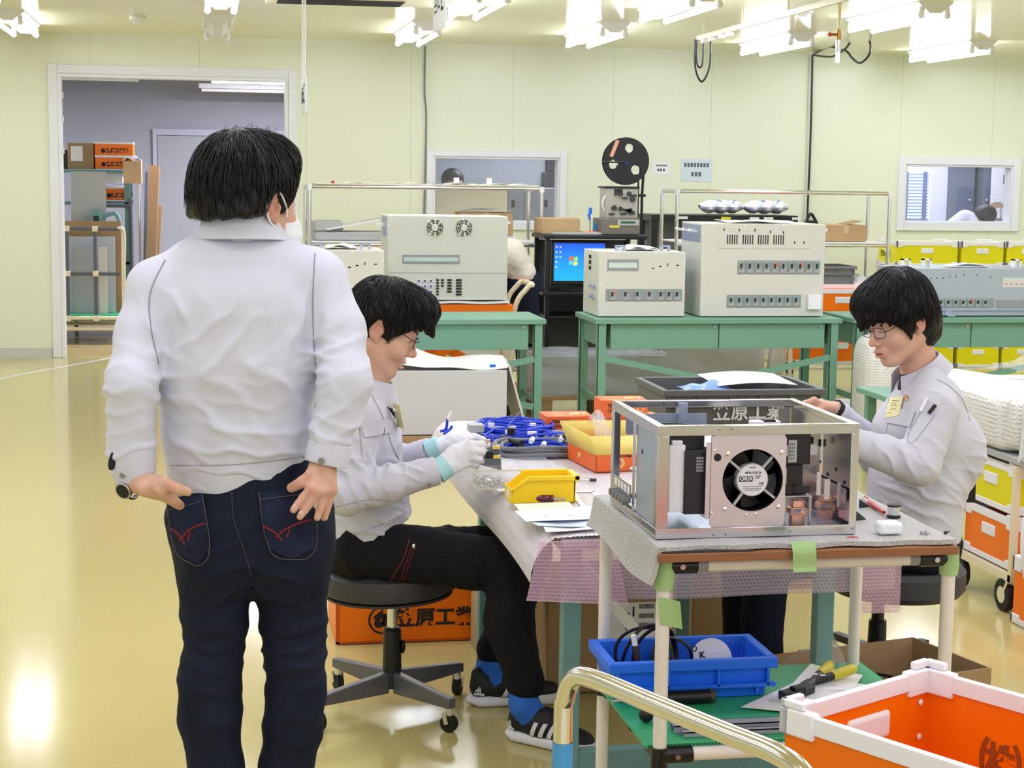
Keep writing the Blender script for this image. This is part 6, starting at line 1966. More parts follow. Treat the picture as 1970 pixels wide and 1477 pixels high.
# grey totes behind the work table
tt = tote('grey_tote', mat('dark_grey_tote', (92, 94, 94), .5), 1.745, 2.375, 6.3, 6.72, .42, .785, 'open dark grey tote with white company name, behind the metal chassis')
part('company_name', mat('pale_print', (206, 208, 206), .5), tt, lambda b: b.text('笠原工業', .072, front((at(1371, 794, 6.3).x, 6.297, at(1425, 794, 6.3).z)), .0016))
tote('grey_tote', mat('dark_grey_tote', (92, 94, 94), .5), 1.745, 2.375, 6.3, 6.72, .05, .41, 'lower dark grey tote under the one with the white company name')
single('tote_dolly', M_card2, 'low board under the two dark grey totes', 'board', lambda b: b.box(1.72, 2.40, 6.28, 6.74, 0, .045))
single('document_sleeve', M_paper, 'white document sleeve leaning over the open dark grey tote', 'paper', lambda b: b.grid(lambda u, v: (1.98 + .32 * u, 6.38 + .30 * v, .792 + .012 * math.sin(3 * u) + .01 * v), 8, 8, .002))
single('blue_parts_bag', mat('blue_plastic_bag', (120, 160, 220), .2), 'bag with blue parts in the open dark grey tote, left of the document sleeve', 'bag', lambda b: b.grid(lambda u, v: (1.86 + .2 * u, 6.36 + .2 * v, .77 + .03 * math.sin(PI * u) * math.sin(PI * v) * (1 + .4 * math.sin(12 * u))), 10, 10, .004))
# work table under bubble wrap
TX0, TX1, TY0, TY1, TZ = .86, 1.69, 4.04, 5.98, .715
t = thing('work_table', 'long work table on teal steel legs under the lilac bubble wrap', 'table', ((TX0 + TX1) / 2, (TY0 + TY1) / 2, 0))
part('table_top', M_ltgrey, t, lambda b: b.box(TX0, TX1, TY0, TY1, TZ - .03, TZ), bev=.003)
for x in (TX0 + .02, 1.545):
 for y in (TY0 + .04, TY1 - .60):
  l = part('leg', M_teal, t, lambda b: b.box(x, x + .046, y, y + .046, .035, TZ - .03), bev=.003)
  part('leg_foot', M_rubber, l, lambda b: b.cyl((x + .023, y + .023, 0), (x + .023, y + .023, .035), .028, .022, n=16))
part('foot_beam', M_teal, t, lambda b: b.box(TX0 + .066, 1.545, TY0 + .045, TY0 + .085, .08, .155), bev=.002)
part('diagonal_brace', M_whitepl, t, lambda b: b.bar((TX0 + .09, TY0 + .30, .60), (TX0 + .5, TY0 + .30, .14), .03, .03))
WZ = TZ + .006
def bubbles(name, fn, nu, nv, m, parent, pitch=.0105, hgt=.0026, size=None):
 """air-cushion sheet: fn(u, v) on a fine grid, with rows of real domes raised along its normal"""
 u, v = np.meshgrid(np.linspace(0, 1, nu + 1), np.linspace(0, 1, nv + 1))
 P = fn(u, v)
 du = np.gradient(P, axis=1); dv = np.gradient(P, axis=0)
 Nn = np.cross(du, dv); Nn /= np.maximum(np.linalg.norm(Nn, axis=2), 1e-9)[..., None]
 a, c = u * size[0], v * size[1]
 r = np.round(c / (pitch * .866))
 best = np.full(a.shape, 9.0)
 for k in (-1, 0, 1):
  rr = r + k; off = (rr % 2) * pitch / 2
  q = np.round((a - off) / pitch)
  best = np.minimum(best, (a - off - q * pitch) ** 2 + (c - rr * pitch * .866) ** 2)
 h = np.sqrt(np.clip(1 - best / (pitch * .44) ** 2, 0, 1))
 P = P + Nn * (hgt * h)[..., None]
 W = nu + 1
 I = (np.arange(nv)[:, None] * W + np.arange(nu)[None]).ravel()
 return np_mesh(name, P.reshape(-1, 3), np.stack([I, I + 1, I + W + 1, I + W], 1), m, parent)
S3 = lambda x, y, z: np.stack([x, y, z], -1)
LW_, DW_ = TX1 + .015 - TX0 + .15, TY1 - TY0 + .03
def wrap(u, v):
 px = np.array([-.055, -.057, -.052, -.038, -.014, .03]); pz = np.array([-.118, -.09, -.06, -.028, -.004, 0])
 k = np.clip(u / .17, 0, 1) * 5
 x = TX0 + np.interp(k, np.arange(6), px) + (.010 * np.sin(5 * v) - .02 * (1 - v)) * np.clip(1 - u / .17, 0, 1)
 z = WZ + np.interp(k, np.arange(6), pz) + .008 * np.sin(7 * v + 1) * np.clip(1 - u / .17, 0, 1)
 x = np.where(u < .17, x, TX0 + .03 + (TX1 + .015 - TX0 - .03) * (u - .17) / .83)
 y = TY0 - .02 + DW_ * v
 return S3(x, y, z + .0016 * np.sin(23 * x + 9 * y) * np.sin(11 * y - 5 * x) * (u > .17))
ww = thing('bubble_wrap', 'lilac bubble wrap covering the work table and hanging over its edges', 'bubble wrap', ((TX0 + TX1) / 2, (TY0 + TY1) / 2, WZ))
bubbles('top_sheet', wrap, 400, 760, M_bub, ww, size=(LW_, DW_))
def wfront(u, v):
 a = v * .165
 x = TX0 + (TX1 + .035 - TX0) * u
 y = np.where(a < .03, TY0 - .02 - a * .5, TY0 - .035 - .012 * np.sin(4 * u) * v) + .006 * np.sin(13 * u) * v
 z = np.where(a < .03, WZ - .004 - a * a * 16, WZ - .019 - (a - .03))
 return S3(x, y, z)
bubbles('front_drop', wfront, 380, 72, M_bubh, ww, size=(.865, .165))
def flapf(u, v):
 q = np.array([(.80, TY0 - .045, WZ - .002), (.985, TY0 - .05, WZ + .002), (1.02, TY0 - .064, WZ - .160), (.765, TY0 - .068, WZ - .142)])
 U, V = u[..., None], v[..., None]
 P = (q[0] * (1 - U) + q[1] * U) * (1 - V) + (q[3] * (1 - U) + q[2] * U) * V
 P[..., 1] -= .006 * np.sin(PI * u)
 return P
bubbles('corner_flap', flapf, 96, 66, M_bubp, ww, size=(.22, .15))
bubbles('right_flap', lambda u, v: S3(1.60 + .125 * u, TY0 - .062 + 0 * u, WZ - .02 - .185 * v), 54, 80, M_bubp, ww, size=(.125, .185))
# things on the work table
S = WZ + .003
def coil(name, label, cx, cy, rx, ry, n, m, r, seed, group=None, extra=None, turns=1, zz=.0):
 t = thing(name, label, 'cable', (cx, cy, S), 0, group)
 def fn(b):
  rr = random.Random(seed)
  for k in range(n):
   a0 = rr.uniform(0, 6.28); s = rr.uniform(.72, 1.08); ph = rr.uniform(0, 6.28); am = rr.uniform(.02, .10)
   zt = r + rr.uniform(0, .026) + zz
   pts = []
   N = 40
   for i in range(N + 1):
    th = a0 + 2 * PI * turns * i / N
    w = 1 + am * math.sin(3 * th + ph) + am * .6 * math.sin(5 * th - ph)
    pts.append((cx + rx * s * w * math.cos(th), cy + ry * s * w * math.sin(th), S + zt + .006 * math.sin(2 * th + ph)))
   b.tube(pts, r, 6)
 part('wire_bundle', m, t, fn)
 if extra: extra(t)
 return t
c = atz(985, 832, S)
def ex1(t):
 p = atz(983, 838, S + .03)
 part('connector', M_black, t, lambda b: b.cbox((p.x, p.y, S + .045), (.022, .03, .022)), bev=.002)
 q = atz(915, 828, S + .02)
 part('metal_plug', M_ltgrey, t, lambda b: b.cbox((q.x, q.y, S + .03), (.05, .06, .025)), bev=.002)
 q2 = atz(1025, 823, S + .02)
 [part('white_tag', M_whitepl, t, lambda b: b.cbox((q2.x + dx, q2.y + dy, S + .03), (.02, .015, .012))) for dx, dy in ((0, 0), (-.08, -.06), (-.14, .02))]
coil('wire_harness', 'blue wire bundle lying furthest back on the work table', c.x, c.y, .125, .135, 15, M_bluew, .0034, 2, 'wire bundles on the work table', ex1)
c = atz(1003, 846, S)
coil('wire_harness', 'blue wire bundle in the middle of the three on the table', c.x + .01, c.y - .0, .12, .085, 9, M_bluew, .0032, 4, 'wire bundles on the work table', lambda t: [part('white_tag', M_whitepl, t, lambda b: b.cbox((c.x + dx, c.y + dy, S + .035), (.03, .012, .010))) for dx, dy in ((-.05, -.06), (.02, -.08))])
c = atz(1035, 872, S)
def ex3(t):
 def gc(b):
  for k, (sx, sy, z) in enumerate(((1.0, 1.0, .010), (.9, .92, .022), (1.06, .88, .03))):
   b.tube([(c.x + .13 * sx * math.cos(a), c.y + .12 * sy * math.sin(a), S + z + .004 * math.sin(3 * a)) for a in [2 * PI * i / 36 for i in range(37)]], .0075, 8)
 part('grey_cable', M_greyw, t, gc)
 p = atz(1096, 850, S + .04)
 part('plug', M_dark, t, lambda b: b.xf(Matrix.Translation((p.x, p.y, S + .055)) @ Matrix.Rotation(.5, 4, 'Y')).box(-.022, .022, -.012, .012, -.012, .012), bev=.002)
 part('plug_leads', M_black, t, lambda b: [b.tube(bez([(p.x, p.y, S + .05), (p.x + .02, p.y - .02, S + .04), (p.x + .05 + .01 * k, p.y - .04, S + .02)], 5), .002, 5) for k in range(4)])
 q = atz(1020, 869, S)
 [part('white_tie', M_whitepl, t, lambda b: b.cyl((q.x + dx, q.y + dy - .01, S + .035), (q.x + dx + .01, q.y + dy + .012, S + .04), .008, n=10)) for dx, dy in ((0, 0), (.02, -.09), (.10, .02))]
 g = atz(988, 866, S)
 part('black_sleeve', M_black, t, lambda b: b.cyl((g.x - .03, g.y + .05, S + .03), (g.x + .02, g.y - .03, S + .025), .013, n=10))
coil('wire_harness', 'blue and grey cable coil nearest on the table, with a dark plug', c.x, c.y, .115, .105, 10, M_bluew, .0034, 6, 'wire bundles on the work table', ex3)
p0, p1 = atz(966, 833, S), at(1000, 790, 5.75)
single('film_bag', M_film, 'pointed clear film bag standing out of the blue wires', 'plastic bag', lambda b: b.grid(lambda u, v: Vector(p0).lerp(Vector(at(992, 800, 5.6)).lerp(Vector(at(1008, 784, 5.6)), u), v) + Vector((0, .004 * math.sin(6 * u), 0)), 6, 10, .0012))
p = atz(858, 836, S)
t = thing('cable_tie_bundle', 'little blue and white twist of wire at the far left table corner', 'wire', (p.x, p.y, S))
part('blue_twist', M_bluew, t, lambda b: (b.tube(bez([(p.x - .02, p.y, S + .012), (p.x, p.y, S + .02), (p.x + .004, p.y, S + .055)], 5), .005, 6), b.tube(bez([(p.x - .01, p.y - .02, S + .006), (p.x + .015, p.y, S + .02), (p.x + .02, p.y, S + .03)], 5), .005, 6)))
part('white_end', M_whitepl, t, lambda b: b.cyl((p.x + .004, p.y, S + .05), (p.x + .018, p.y, S + .078), .005, n=8))
M_jst = mat('orange_parts_box', (232, 106, 44), .5)
M_cream = mat('cream_print', (240, 220, 150), .5)
def parts_box(px, py, wid, dep, hei, label, z=None, M=None, rz=0, mirror=False):
 z = S if z is None else z
 p = atz(px, py, z)       # lower left front corner
 t = thing('parts_box', label, 'parts box', (p.x + wid / 2, p.y + dep / 2, z), 0, 'orange parts boxes')
 part('box_body', M_jst, t, lambda b: b.box(p.x, p.x + wid, p.y, p.y + dep, z, z + hei), bev=.001)
 def pr(b):
  f = front((p.x + wid * .12, p.y - .0006, z + hei * .68))
  b.mat(1).text('TERMINALS &', .0165, f, .0004, sx=.62); b.text('CONNECTORS', .0165, f @ Matrix.Translation((0, -.017, 0)), .0004, sx=.62)
  b.mat(0).text('JST', .017, front((p.x + wid * .50, p.y - .0006, z + .012)), .0008, shear=.25)
  b.text('日本圧着端子', .009, front((p.x + wid * .64, p.y - .0006, z + .011)), .0002)
  cx, cz = p.x + wid * .84, z + hei * .50
  for k in range(12):
   a = 2 * PI * k / 12
   b.bar((cx + .009 * math.cos(a), p.y - .0008, cz + .009 * math.sin(a)), (cx + .0165 * math.cos(a), p.y - .0008, cz + .0165 * math.sin(a)), .005, .001)
  b.tube([(cx + .009 * math.cos(a), p.y - .001, cz + .009 * math.sin(a)) for a in [2 * PI * i / 16 for i in range(16)]], .0016, 5, True)
  for k in range(5): b.box(p.x + wid * (.20 + .055 * k), p.x + wid * (.206 + .055 * k), p.y + .002, p.y + dep * .9, z + hei, z + hei + .0006)
  b.text('JST', .05, mtx((p.x + wid * .55, p.y + dep * .5, z + hei + .0006), (1, 0, 0), (0, 1, 0)), .002, shear=.25)
 part('box_print', [M_cream, mat('dark_brown_print', (70, 44, 30), .6)], t, pr)
 return t
parts_box(1051, 832, .165, .13, .055, 'orange parts box lying alone at the far edge of the table')
parts_box(1180, 834, .165, .12, .058, 'orange parts box at the far edge of the table, lower of two stacked')
parts_box(1160, 803, .165, .12, .058, 'orange parts box stacked on top of another, left of the chassis post', z=S + .0595) if False else None
q = atz(1180, 834, S)
def box_top():
 return parts_box(1158, 803, .16, .12, .058, 'orange parts box stacked on top of another one, behind the chassis corner', z=S + .0592)
box_top()
p = atz(1146, 909, S)
t = thing('parts_box', 'open orange parts box with yellow lid flaps and a clear bag inside', 'parts box', (p.x + .1, p.y + .12, S), 0, 'orange parts boxes')
bx0, by0, bw, bd, bh = p.x, p.y, .20, .26, .052
rzm = Matrix.Translation((bx0, by0, 0)) @ Matrix.Rotation(.12, 4, 'Z') @ Matrix.Translation((-bx0, -by0, 0))
def obody(b):
 b.xf(rzm)
 w = .003
 b.box(bx0, bx0 + bw, by0, by0 + w, S, S + bh); b.box(bx0, bx0 + bw, by0 + bd - w, by0 + bd, S, S + bh)
 b.box(bx0, bx0 + w, by0, by0 + bd, S, S + bh); b.box(bx0 + bw - w, bx0 + bw, by0, by0 + bd, S, S + bh); b.box(bx0, bx0 + bw, by0, by0 + bd, S, S + w)
part('box_body', M_jst, t, obody)
M_ycard = mat('yellow_card', (228, 204, 104), .6)
def fl(b):
 b.xf(rzm)
 b.add([(bx0, by0, S + bh), (bx0 + bw, by0, S + bh), (bx0 + bw * .97, by0 + .05, S + bh + .045), (bx0 + .0, by0 + .05, S + bh + .05)], [(0, 1, 2, 3)])
 b.add([(bx0, by0, S + bh), (bx0, by0 + bd, S + bh), (bx0 - .02, by0 + bd * .95, S + bh + .065), (bx0 - .0, by0 + .05, S + bh + .05)], [(0, 1, 2, 3)])
 b.add([(bx0, by0 + bd, S + bh), (bx0 + bw, by0 + bd, S + bh), (bx0 + bw, by0 + bd + .02, S + bh + .06), (bx0 - .02, by0 + bd + .02, S + bh + .065)], [(0, 1, 2, 3)])
f = part('lid_flap', M_ycard, t, fl)
f.modifiers.new('thick', 'SOLIDIFY').thickness = .002
def op(b):
 M = rzm @ front((bx0, by0 - .0008, S))
 cx, cz = .075, .026
 for k in range(12):
  a = 2 * PI * k / 12
  b.mat(0).add([M @ Vector((cx + r * math.cos(a + d), cz + r * math.sin(a + d), 0)) for r, d in ((.008, -.2), (.017, -.13), (.017, .13), (.008, .2))], [(0, 1, 2, 3)])
 b.text('JST', .015, M @ Matrix.Translation((.145, .040, 0)) @ Matrix.Rotation(PI, 4, 'Z'), .0006, shear=.25, align='CENTER')
 b.mat(1).text('Mfg.Co.,Ltd.', .009, M @ Matrix.Translation((.09, .046, 0)) @ Matrix.Rotation(PI, 4, 'Z'), .0002, align='CENTER')
 N = rzm @ mtx((bx0 - .0008, by0 + bd * .6, S + .03), (0, -1, 0), (0, 0, 1))
 b.mat(0).text('JST', .018, N, .0006)
part('box_print', [M_cream, M_ink], t, op)
def bagf(u, v):
 x = bx0 + .02 + .17 * u; y = by0 + .10 + .12 * v
 pk = math.exp(-((u - .10) / .30) ** 2 - ((v - .6) / .6) ** 2)
 return (x, y, S + .048 + .112 * pk + .012 * math.sin(14 * u + 3 * v) * math.sin(8 * v))
single('film_bag', M_filmw, 'clear crumpled bag peaking out of the open parts box', 'plastic bag', lambda b: b.grid(bagf, 22, 14))
p = atz(1203, 905, S)
single('crimp_terminals', M_whitepl, 'two white crimp connectors right of the open parts box', 'connector', lambda b: (b.cyl((p.x, p.y, S + .008), (p.x + .035, p.y - .02, S + .008), .007, n=10), b.cyl((p.x + .02, p.y - .02, S + .006), (p.x + .05, p.y - .03, S + .006), .006, n=10), b.tube([(p.x - .012 + .008 * math.cos(a), p.y + .005 + .006 * math.sin(a), S + .010) for a in [2 * PI * i / 12 for i in range(12)]], .002, 5, True)))
p = atz(1095, 840, S)
t = thing('pliers', 'small grey pliers lying before the lone parts box', 'pliers', (p.x, p.y, S), 0)
part('jaws', M_steel, t, lambda b: b.tube(bez([(p.x, p.y, S + .014), (p.x + .05, p.y + .01, S + .014), (p.x + .09, p.y + .02, S + .010)], 5), [.010 - .0006 * i for i in range(11)], 8))
for s in (-1, 1): part('handle', mat('grey_green_grip', (150, 156, 140), .5), t, lambda b: b.tube(bez([(p.x, p.y, S + .014), (p.x - .04, p.y + s * .022, S + .012), (p.x - .09, p.y + s * .018 - .02, S + .010)], 5), .008, 8))
p = atz(917, 942, S); q = atz(1072, 930, S)
cx0, cx1, cy0, cy1, ch = p.x, p.x + .235, p.y, p.y + .20, .055
t = thing('compartment_case', 'clear compartment case with tiny metal parts, open lid behind it', 'parts case', ((cx0 + cx1) / 2, (cy0 + cy1) / 2, S))
def case(b):
 w = .0025
 b.box(cx0, cx1, cy0, cy0 + w, S, S + ch); b.box(cx0, cx1, cy1 - w, cy1, S, S + ch); b.box(cx0, cx0 + w, cy0, cy1, S, S + ch); b.box(cx1 - w, cx1, cy0, cy1, S, S + ch); b.box(cx0, cx1, cy0, cy1, S, S + w)
part('case_walls', M_clear, t, case)
part('divider', M_clear, t, lambda b: [b.box(cx0 + (cx1 - cx0) * k, cx0 + (cx1 - cx0) * k + .002, cy0, cy1, S, S + ch * .95) for k in (.33, .66)] + [b.box(cx0, cx1, cy0 + .09, cy0 + .092, S, S + ch * .95)])
part('case_edge', mat('yellowish_plastic_edge', (226, 226, 190), .2, alpha=.6), t, lambda b: (b.box(cx0 - .001, cx0 + .002, cy0 - .001, cy0 + .002, S, S + ch), b.box(cx0, cx1, cy0 - .001, cy0 + .001, S + ch - .003, S + ch), b.box(cx0 - .001, cx0 + .001, cy0, cy1, S + ch - .003, S + ch), b.box(cx0, cx1, cy0 - .001, cy0 + .001, S, S + .004)))
part('open_lid', M_clear, t, lambda b: b.bar((cx0 - .005, cy0 + .10, S + ch - .002), (cx0 - .040, cy0 + .10, S + ch - .050), .16, .003))
def bits(b):
 rr = random.Random(9)
 for k in range(420):
  x, y = rr.uniform(cx0 + .006, cx0 + .074), rr.uniform(cy0 + .006, cy0 + .085); z = S + .006 + rr.uniform(0, .020)
  a = rr.uniform(0, 6.28); d = Vector((math.cos(a), math.sin(a), rr.uniform(-.4, .4))) * .005
  b.cyl(Vector((x, y, z)) - d, Vector((x, y, z)) + d, .0022, n=5)
o = part('metal_bits', M_chrome, t, bits); o['kind'] = 'stuff'
part('pink_tubes', mat('pink_tubes', (226, 180, 186), .3), t, lambda b: [b.cyl((cx0 + .09 + .010 * k, cy0 + .01, S + .008 + .004 * (k % 2)), (cx0 + .085 + .010 * k, cy0 + .08, S + .010), .005, n=8) for k in range(6)])
p = atz(988, 970, S)
bx0, by0, bw, bd, bh = p.x + .0, p.y + .005, .168, .105, .072
t = thing('picking_bin', 'yellow plastic picking bin with open slanted end', 'bin', (bx0 + bw / 2, by0 + bd / 2, S))
def ybin(b):
 w = .0035
 prof = [(0, 0), (bw, 0), (bw + .004, bh), (.045, bh), (.006, .040), (-.006, .038)]
 for y in (by0, by0 + bd - w): b.prism([(bx0 + x, z) for x, z in prof], mtx((0, y + w, S), (1, 0, 0), (0, 0, 1)), w)
 b.box(bx0, bx0 + bw, by0, by0 + bd, S, S + w); b.box(bx0 + bw - w, bx0 + bw + .002, by0, by0 + bd, S, S + bh)
 b.box(bx0 - .005, bx0 - .001, by0, by0 + bd, S, S + .038)
part('bin_body', M_yb, t, ybin, bev=.0012)
def ylip(b):
 b.box(bx0 + .04, bx0 + bw + .012, by0 - .006, by0 + .002, S + bh - .010, S + bh + .002); b.box(bx0 + .04, bx0 + bw + .012, by0 + bd - .002, by0 + bd + .006, S + bh - .010, S + bh + .002)
 b.box(bx0 + bw - .002, bx0 + bw + .012, by0 - .006, by0 + bd + .006, S + bh - .012, S + bh + .002)
 b.bar((bx0 - .004, by0 - .002, S + .038), (bx0 + .045, by0 - .002, S + bh), .006, .008)
part('bin_rim', M_yb, t, ylip, bev=.0015)
part('label_slot', M_whitepl, t, lambda b: b.box(bx0 - .0065, bx0 - .005, by0 + .03, by0 + .07, S + .010, S + .030))
p, q = atz(1001, 965, S), atz(1076, 969, S)
d = (q - p).normalized()
t = thing('screwdriver', 'screwdriver with wine red handle in front of the yellow bin', 'screwdriver', (p.x, p.y, S))
h0 = Vector((p.x, p.y, S + .013))
part('handle', M_wine, t, lambda b: b.tube([h0 + d * k for k in (0, .004, .02, .055, .07, .080, .088, .092)], [.008, .0125, .0135, .0128, .0105, .0095, .011, .008], 14))
part('blade', M_steel, t, lambda b: b.tube([h0 + d * .09, h0 + d * .10, h0 + d * .125], [.0045, .004, .003], 8))
p, q = atz(1103, 922, S), atz(1143, 927, S)
t = thing('pen', 'slim silver pen lying right of the yellow bin', 'pen', (p.x, p.y, S))
part('barrel', M_chrome, t, lambda b: b.cyl((p.x - .03, p.y + .01, S + .006), (q.x - .012, q.y, S + .006), .004, n=10))
part('pen_cap', M_dark, t, lambda b: b.cyl((q.x - .014, q.y, S + .006), (q.x + .006, q.y - .003, S + .006), .005, n=10))
p = atz(1000, 1000, S)
sheets = [((990, 986), (1150, 975), (1150, 1000), (1012, 1006), M_paper, 'white form sheet on top of the paper heap before the bin'), ((988, 972), (1095, 968), (1120, 1000), (1010, 1003), mat('cream_sheet', (232, 226, 208), .6), 'creamy paper slip at the left of the paper heap'),
   ((1000, 1004), (1150, 1000), (1150, 1016), (1035, 1014), mat('blue_white_paper', (206, 222, 240), .5), 'pale blue sheet under the paper heap'), ((1045, 1015), (1162, 1012), (1150, 1020), (1050, 1026), M_paper, 'white sheet curling over the front edge of the table')]
for k, (a1, b1, c1, d1, m, lb) in enumerate(sheets):
 Q = [atz(*pt_, S + .004 + .003 * (3 - k)) for pt_ in (a1, b1, c1, d1)]
 t = thing('paper_sheet', lb, 'paper', tuple(sum(Q, Vector()) / 4), 0, 'papers at the table front')
 fn = lambda u, v: (Q[0].lerp(Q[1], u)).lerp(Q[3].lerp(Q[2], u), v) + Vector((0, 0, .004 * math.sin(5 * u + k) * math.sin(3 * v) + .003))
 sh = part('sheet', m, t, lambda b: b.grid(fn, 14, 8, .0012))
 if k in (0, 3):
  def pl(b):
   rr = random.Random(k)
   for j in range(7):
    for i in range(5):
     u0 = .12 + .16 * i; w = rr.uniform(.04, .13)
     P = [fn(u0, .12 + .11 * j), fn(u0 + w, .12 + .11 * j), fn(u0 + w, .145 + .11 * j), fn(u0, .145 + .11 * j)]
     b.add([x + Vector((0, 0, .0012)) for x in P], [(0, 1, 2, 3)])
  part('form_print', mat('pale_print_grey', (150, 156, 170), .7), sh, pl)
p = atz(1098, 950, S)
t = thing('cutout_card', 'white cut-out card frame beside the yellow bin', 'card', (p.x + .06, p.y, S))
Q = [atz(*c, S + .002) for c in ((1100, 946), (1145, 945), (1150, 978), (1128, 980))]
def pf(b):
 for i in range(4):
  a1, b1 = Q[i], Q[(i + 1) % 4]
  b.bar(a1, b1, .016, .0016)
part('card_border', M_paper, t, pf)
for px, lb in ((957, 'white cable tie strip lying left of the yellow bin, upper of two'), (972, 'beige terminal strip half under the yellow bin, lower of two')):
 p = atz(px, 946 if px < 960 else 951, S)
 single('terminal_strip', M_whitepl if px < 960 else mat('beige_strip', (206, 204, 184), .5), lb, 'terminal strip', lambda b: b.box(p.x, p.x + .035, p.y, p.y + .014, S, S + .006), bev=.001)
Q = [at(905, 838, 4.82), at(963, 858, 4.74), at(965, 905, 4.74), at(912, 890, 4.82)]
t = thing('steel_plate', 'small grey steel plate held in the white gloves', 'metal plate', tuple(sum(Q, Vector()) / 4))
part('plate', mat('grey_steel_plate', (150, 154, 158), .4, metal=.5), t, lambda b: b.grid(lambda u, v: (Q[0].lerp(Q[1], u)).lerp(Q[3].lerp(Q[2], u), v), 4, 4, .002))
part('plate_terminals', M_chrome, t, lambda b: [b.cbox(tuple(at(px, py, 4.735)), (.022, .012, .010)) for px, py in ((954, 860), (955, 878), (935, 848))], bev=.001)
part('black_switch', M_black, t, lambda b: b.cbox(tuple(at(941, 875, 4.735)), (.022, .016, .020)), bev=.002)
# stool of the left man
t = thing('stool', 'low stool with dark grey round cushion on four caster arms', 'stool', (.545, 4.96, 0))
cxs, cys = .55, 4.96
part('cushion', mat('dark_grey_vinyl', (58, 57, 58), .45), t, lambda b: b.lathe([(0, .366), (.12, .364), (.178, .368), (.198, .379), (.204, .405), (.198, .436), (.180, .450), (.10, .455), (0, .456)], 40, Matrix.Translation((cxs, cys, 0)) @ Matrix.Rotation(-.03, 4, 'Y')))
part('seat_pan', M_dark, t, lambda b: b.lathe([(0, .350), (.13, .350), (.19, .362), (.19, .369), (0, .369)], 36, Matrix.Translation((cxs, cys, 0)) @ Matrix.Rotation(-.03, 4, 'Y')))
part('piston', M_chrome, t, lambda b: b.cyl((cxs, cys, .24), (cxs, cys, .36), .015, n=16))
part('column', M_black, t, lambda b: (b.cyl((cxs, cys, .075), (cxs, cys, .25), .029, .027, n=24), b.cyl((cxs, cys, .25), (cxs, cys, .258), .027, .022, n=24), b.ball((cxs + .031, cys - .01, .20), (.008, .014, .022), 10, 6)), bev=.002)
def caster(px, py, tp, ang=0.0):
 c = part('caster', M_rubber, tp, lambda b: b.xf(Matrix.Translation((px, py, .026)) @ Matrix.Rotation(ang, 4, 'Z')).cyl((-.011, 0, 0), (.011, 0, 0), .026, n=20), bev=.003)
 part('caster_fork', M_chrome, c, lambda b: (b.cyl((px, py, .05), (px, py, .075), .011, n=12), b.xf(Matrix.Translation((px, py, .026)) @ Matrix.Rotation(ang, 4, 'Z')).bar((-.015, 0, .0), (-.015, .01, .032), .014, .004), b.bar((.015, 0, .0), (.015, .01, .032), .014, .004)))
for (px, py), a in zip(((.692, 4.745), (.769, 5.098), (.408, 5.195), (.325, 4.815)), (.9, -.5, .3, .4)):
 d = Vector((px - cxs, py - cys, 0)); L = d.length; d.normalize(); n = Vector((-d.y, d.x, 0)) * .014
 def arm(b):
  c0 = Vector((cxs, cys, 0)) + d * .02; c1 = Vector((px, py, 0)) + d * .014
  vs = []
  for p, za, zb in ((c0, .06, .125), (c1, .072, .10)):
   for s in (-1, 1):
    vs += [p + n * s + Vector((0, 0, za)), p + n * s + Vector((0, 0, zb))]
  b.add(vs, [(0, 1, 3, 2), (4, 6, 7, 5), (0, 4, 5, 1), (2, 3, 7, 6), (1, 5, 7, 3), (0, 2, 6, 4)])
 am = part('caster_arm', mat('grey_painted_arm', (104, 104, 108), .35, metal=.4), t, arm, bev=.004)
 caster(px, py, am, a)
# chair of the right man
t = thing('work_chair', 'black swivel work chair with curved back bar under the man at the right', 'chair', (2.20, 5.10, 0))
part('seat', M_dark, t, lambda b: b.lathe([(0, .300), (.14, .298), (.20, .306), (.215, .325), (.215, .380), (.20, .398), (.12, .402), (0, .402)], 36, Matrix.Translation((2.16, 5.02, 0))), label=None)
part('piston', M_black, t, lambda b: b.cyl((2.12, 5.06, .10), (2.12, 5.06, .305), .020, n=16))
part('column', M_black, t, lambda b: b.cyl((2.12, 5.06, .06), (2.12, 5.06, .20), .032, .028, n=20), bev=.002)
part('back_bar', M_black, t, lambda b: b.tube(bez([at(1790, 1010, 5.08), at(1806, 985, 5.08), at(1828, 950, 5.08), at(1848, 915, 5.08), at(1856, 880, 5.09)], 6), [.022] * 25, 12))
part('back_cushion', M_black, t, lambda b: b.grid(lambda u, v: (at(1856, 900 - 40 * v, 5.1).x + .0 * u + .04 * (abs(2 * u - 1) ** 2) * -1, 4.93 + .34 * u, .60 + .20 * v), 14, 8, .03))
part('support_loop', M_dark, t, lambda b: b.tube(bez([at(1834, 1075, 5.0), at(1826, 1115, 5.0), at(1806, 1143, 5.0), at(1772, 1152, 5.0), at(1730, 1148, 5.0), at(1715, 1140, 5.02)], 6), .013, 10))
part('support_loop', M_dark, t, lambda b: b.tube(bez([at(1786, 1082, 5.12), at(1783, 1105, 5.12), at(1770, 1128, 5.12), at(1740, 1138, 5.1)], 6), .013, 10))
for k in range(5):
 a = 2 * PI * k / 5 + .5
 px, py = 2.12 + .25 * math.cos(a), 5.06 + .25 * math.sin(a)
 am = part('caster_arm', M_black, t, lambda b: b.bar((2.12, 5.06, .10), (px, py, .085), .034, .024), bev=.003)
 caster(px, py, am, a)
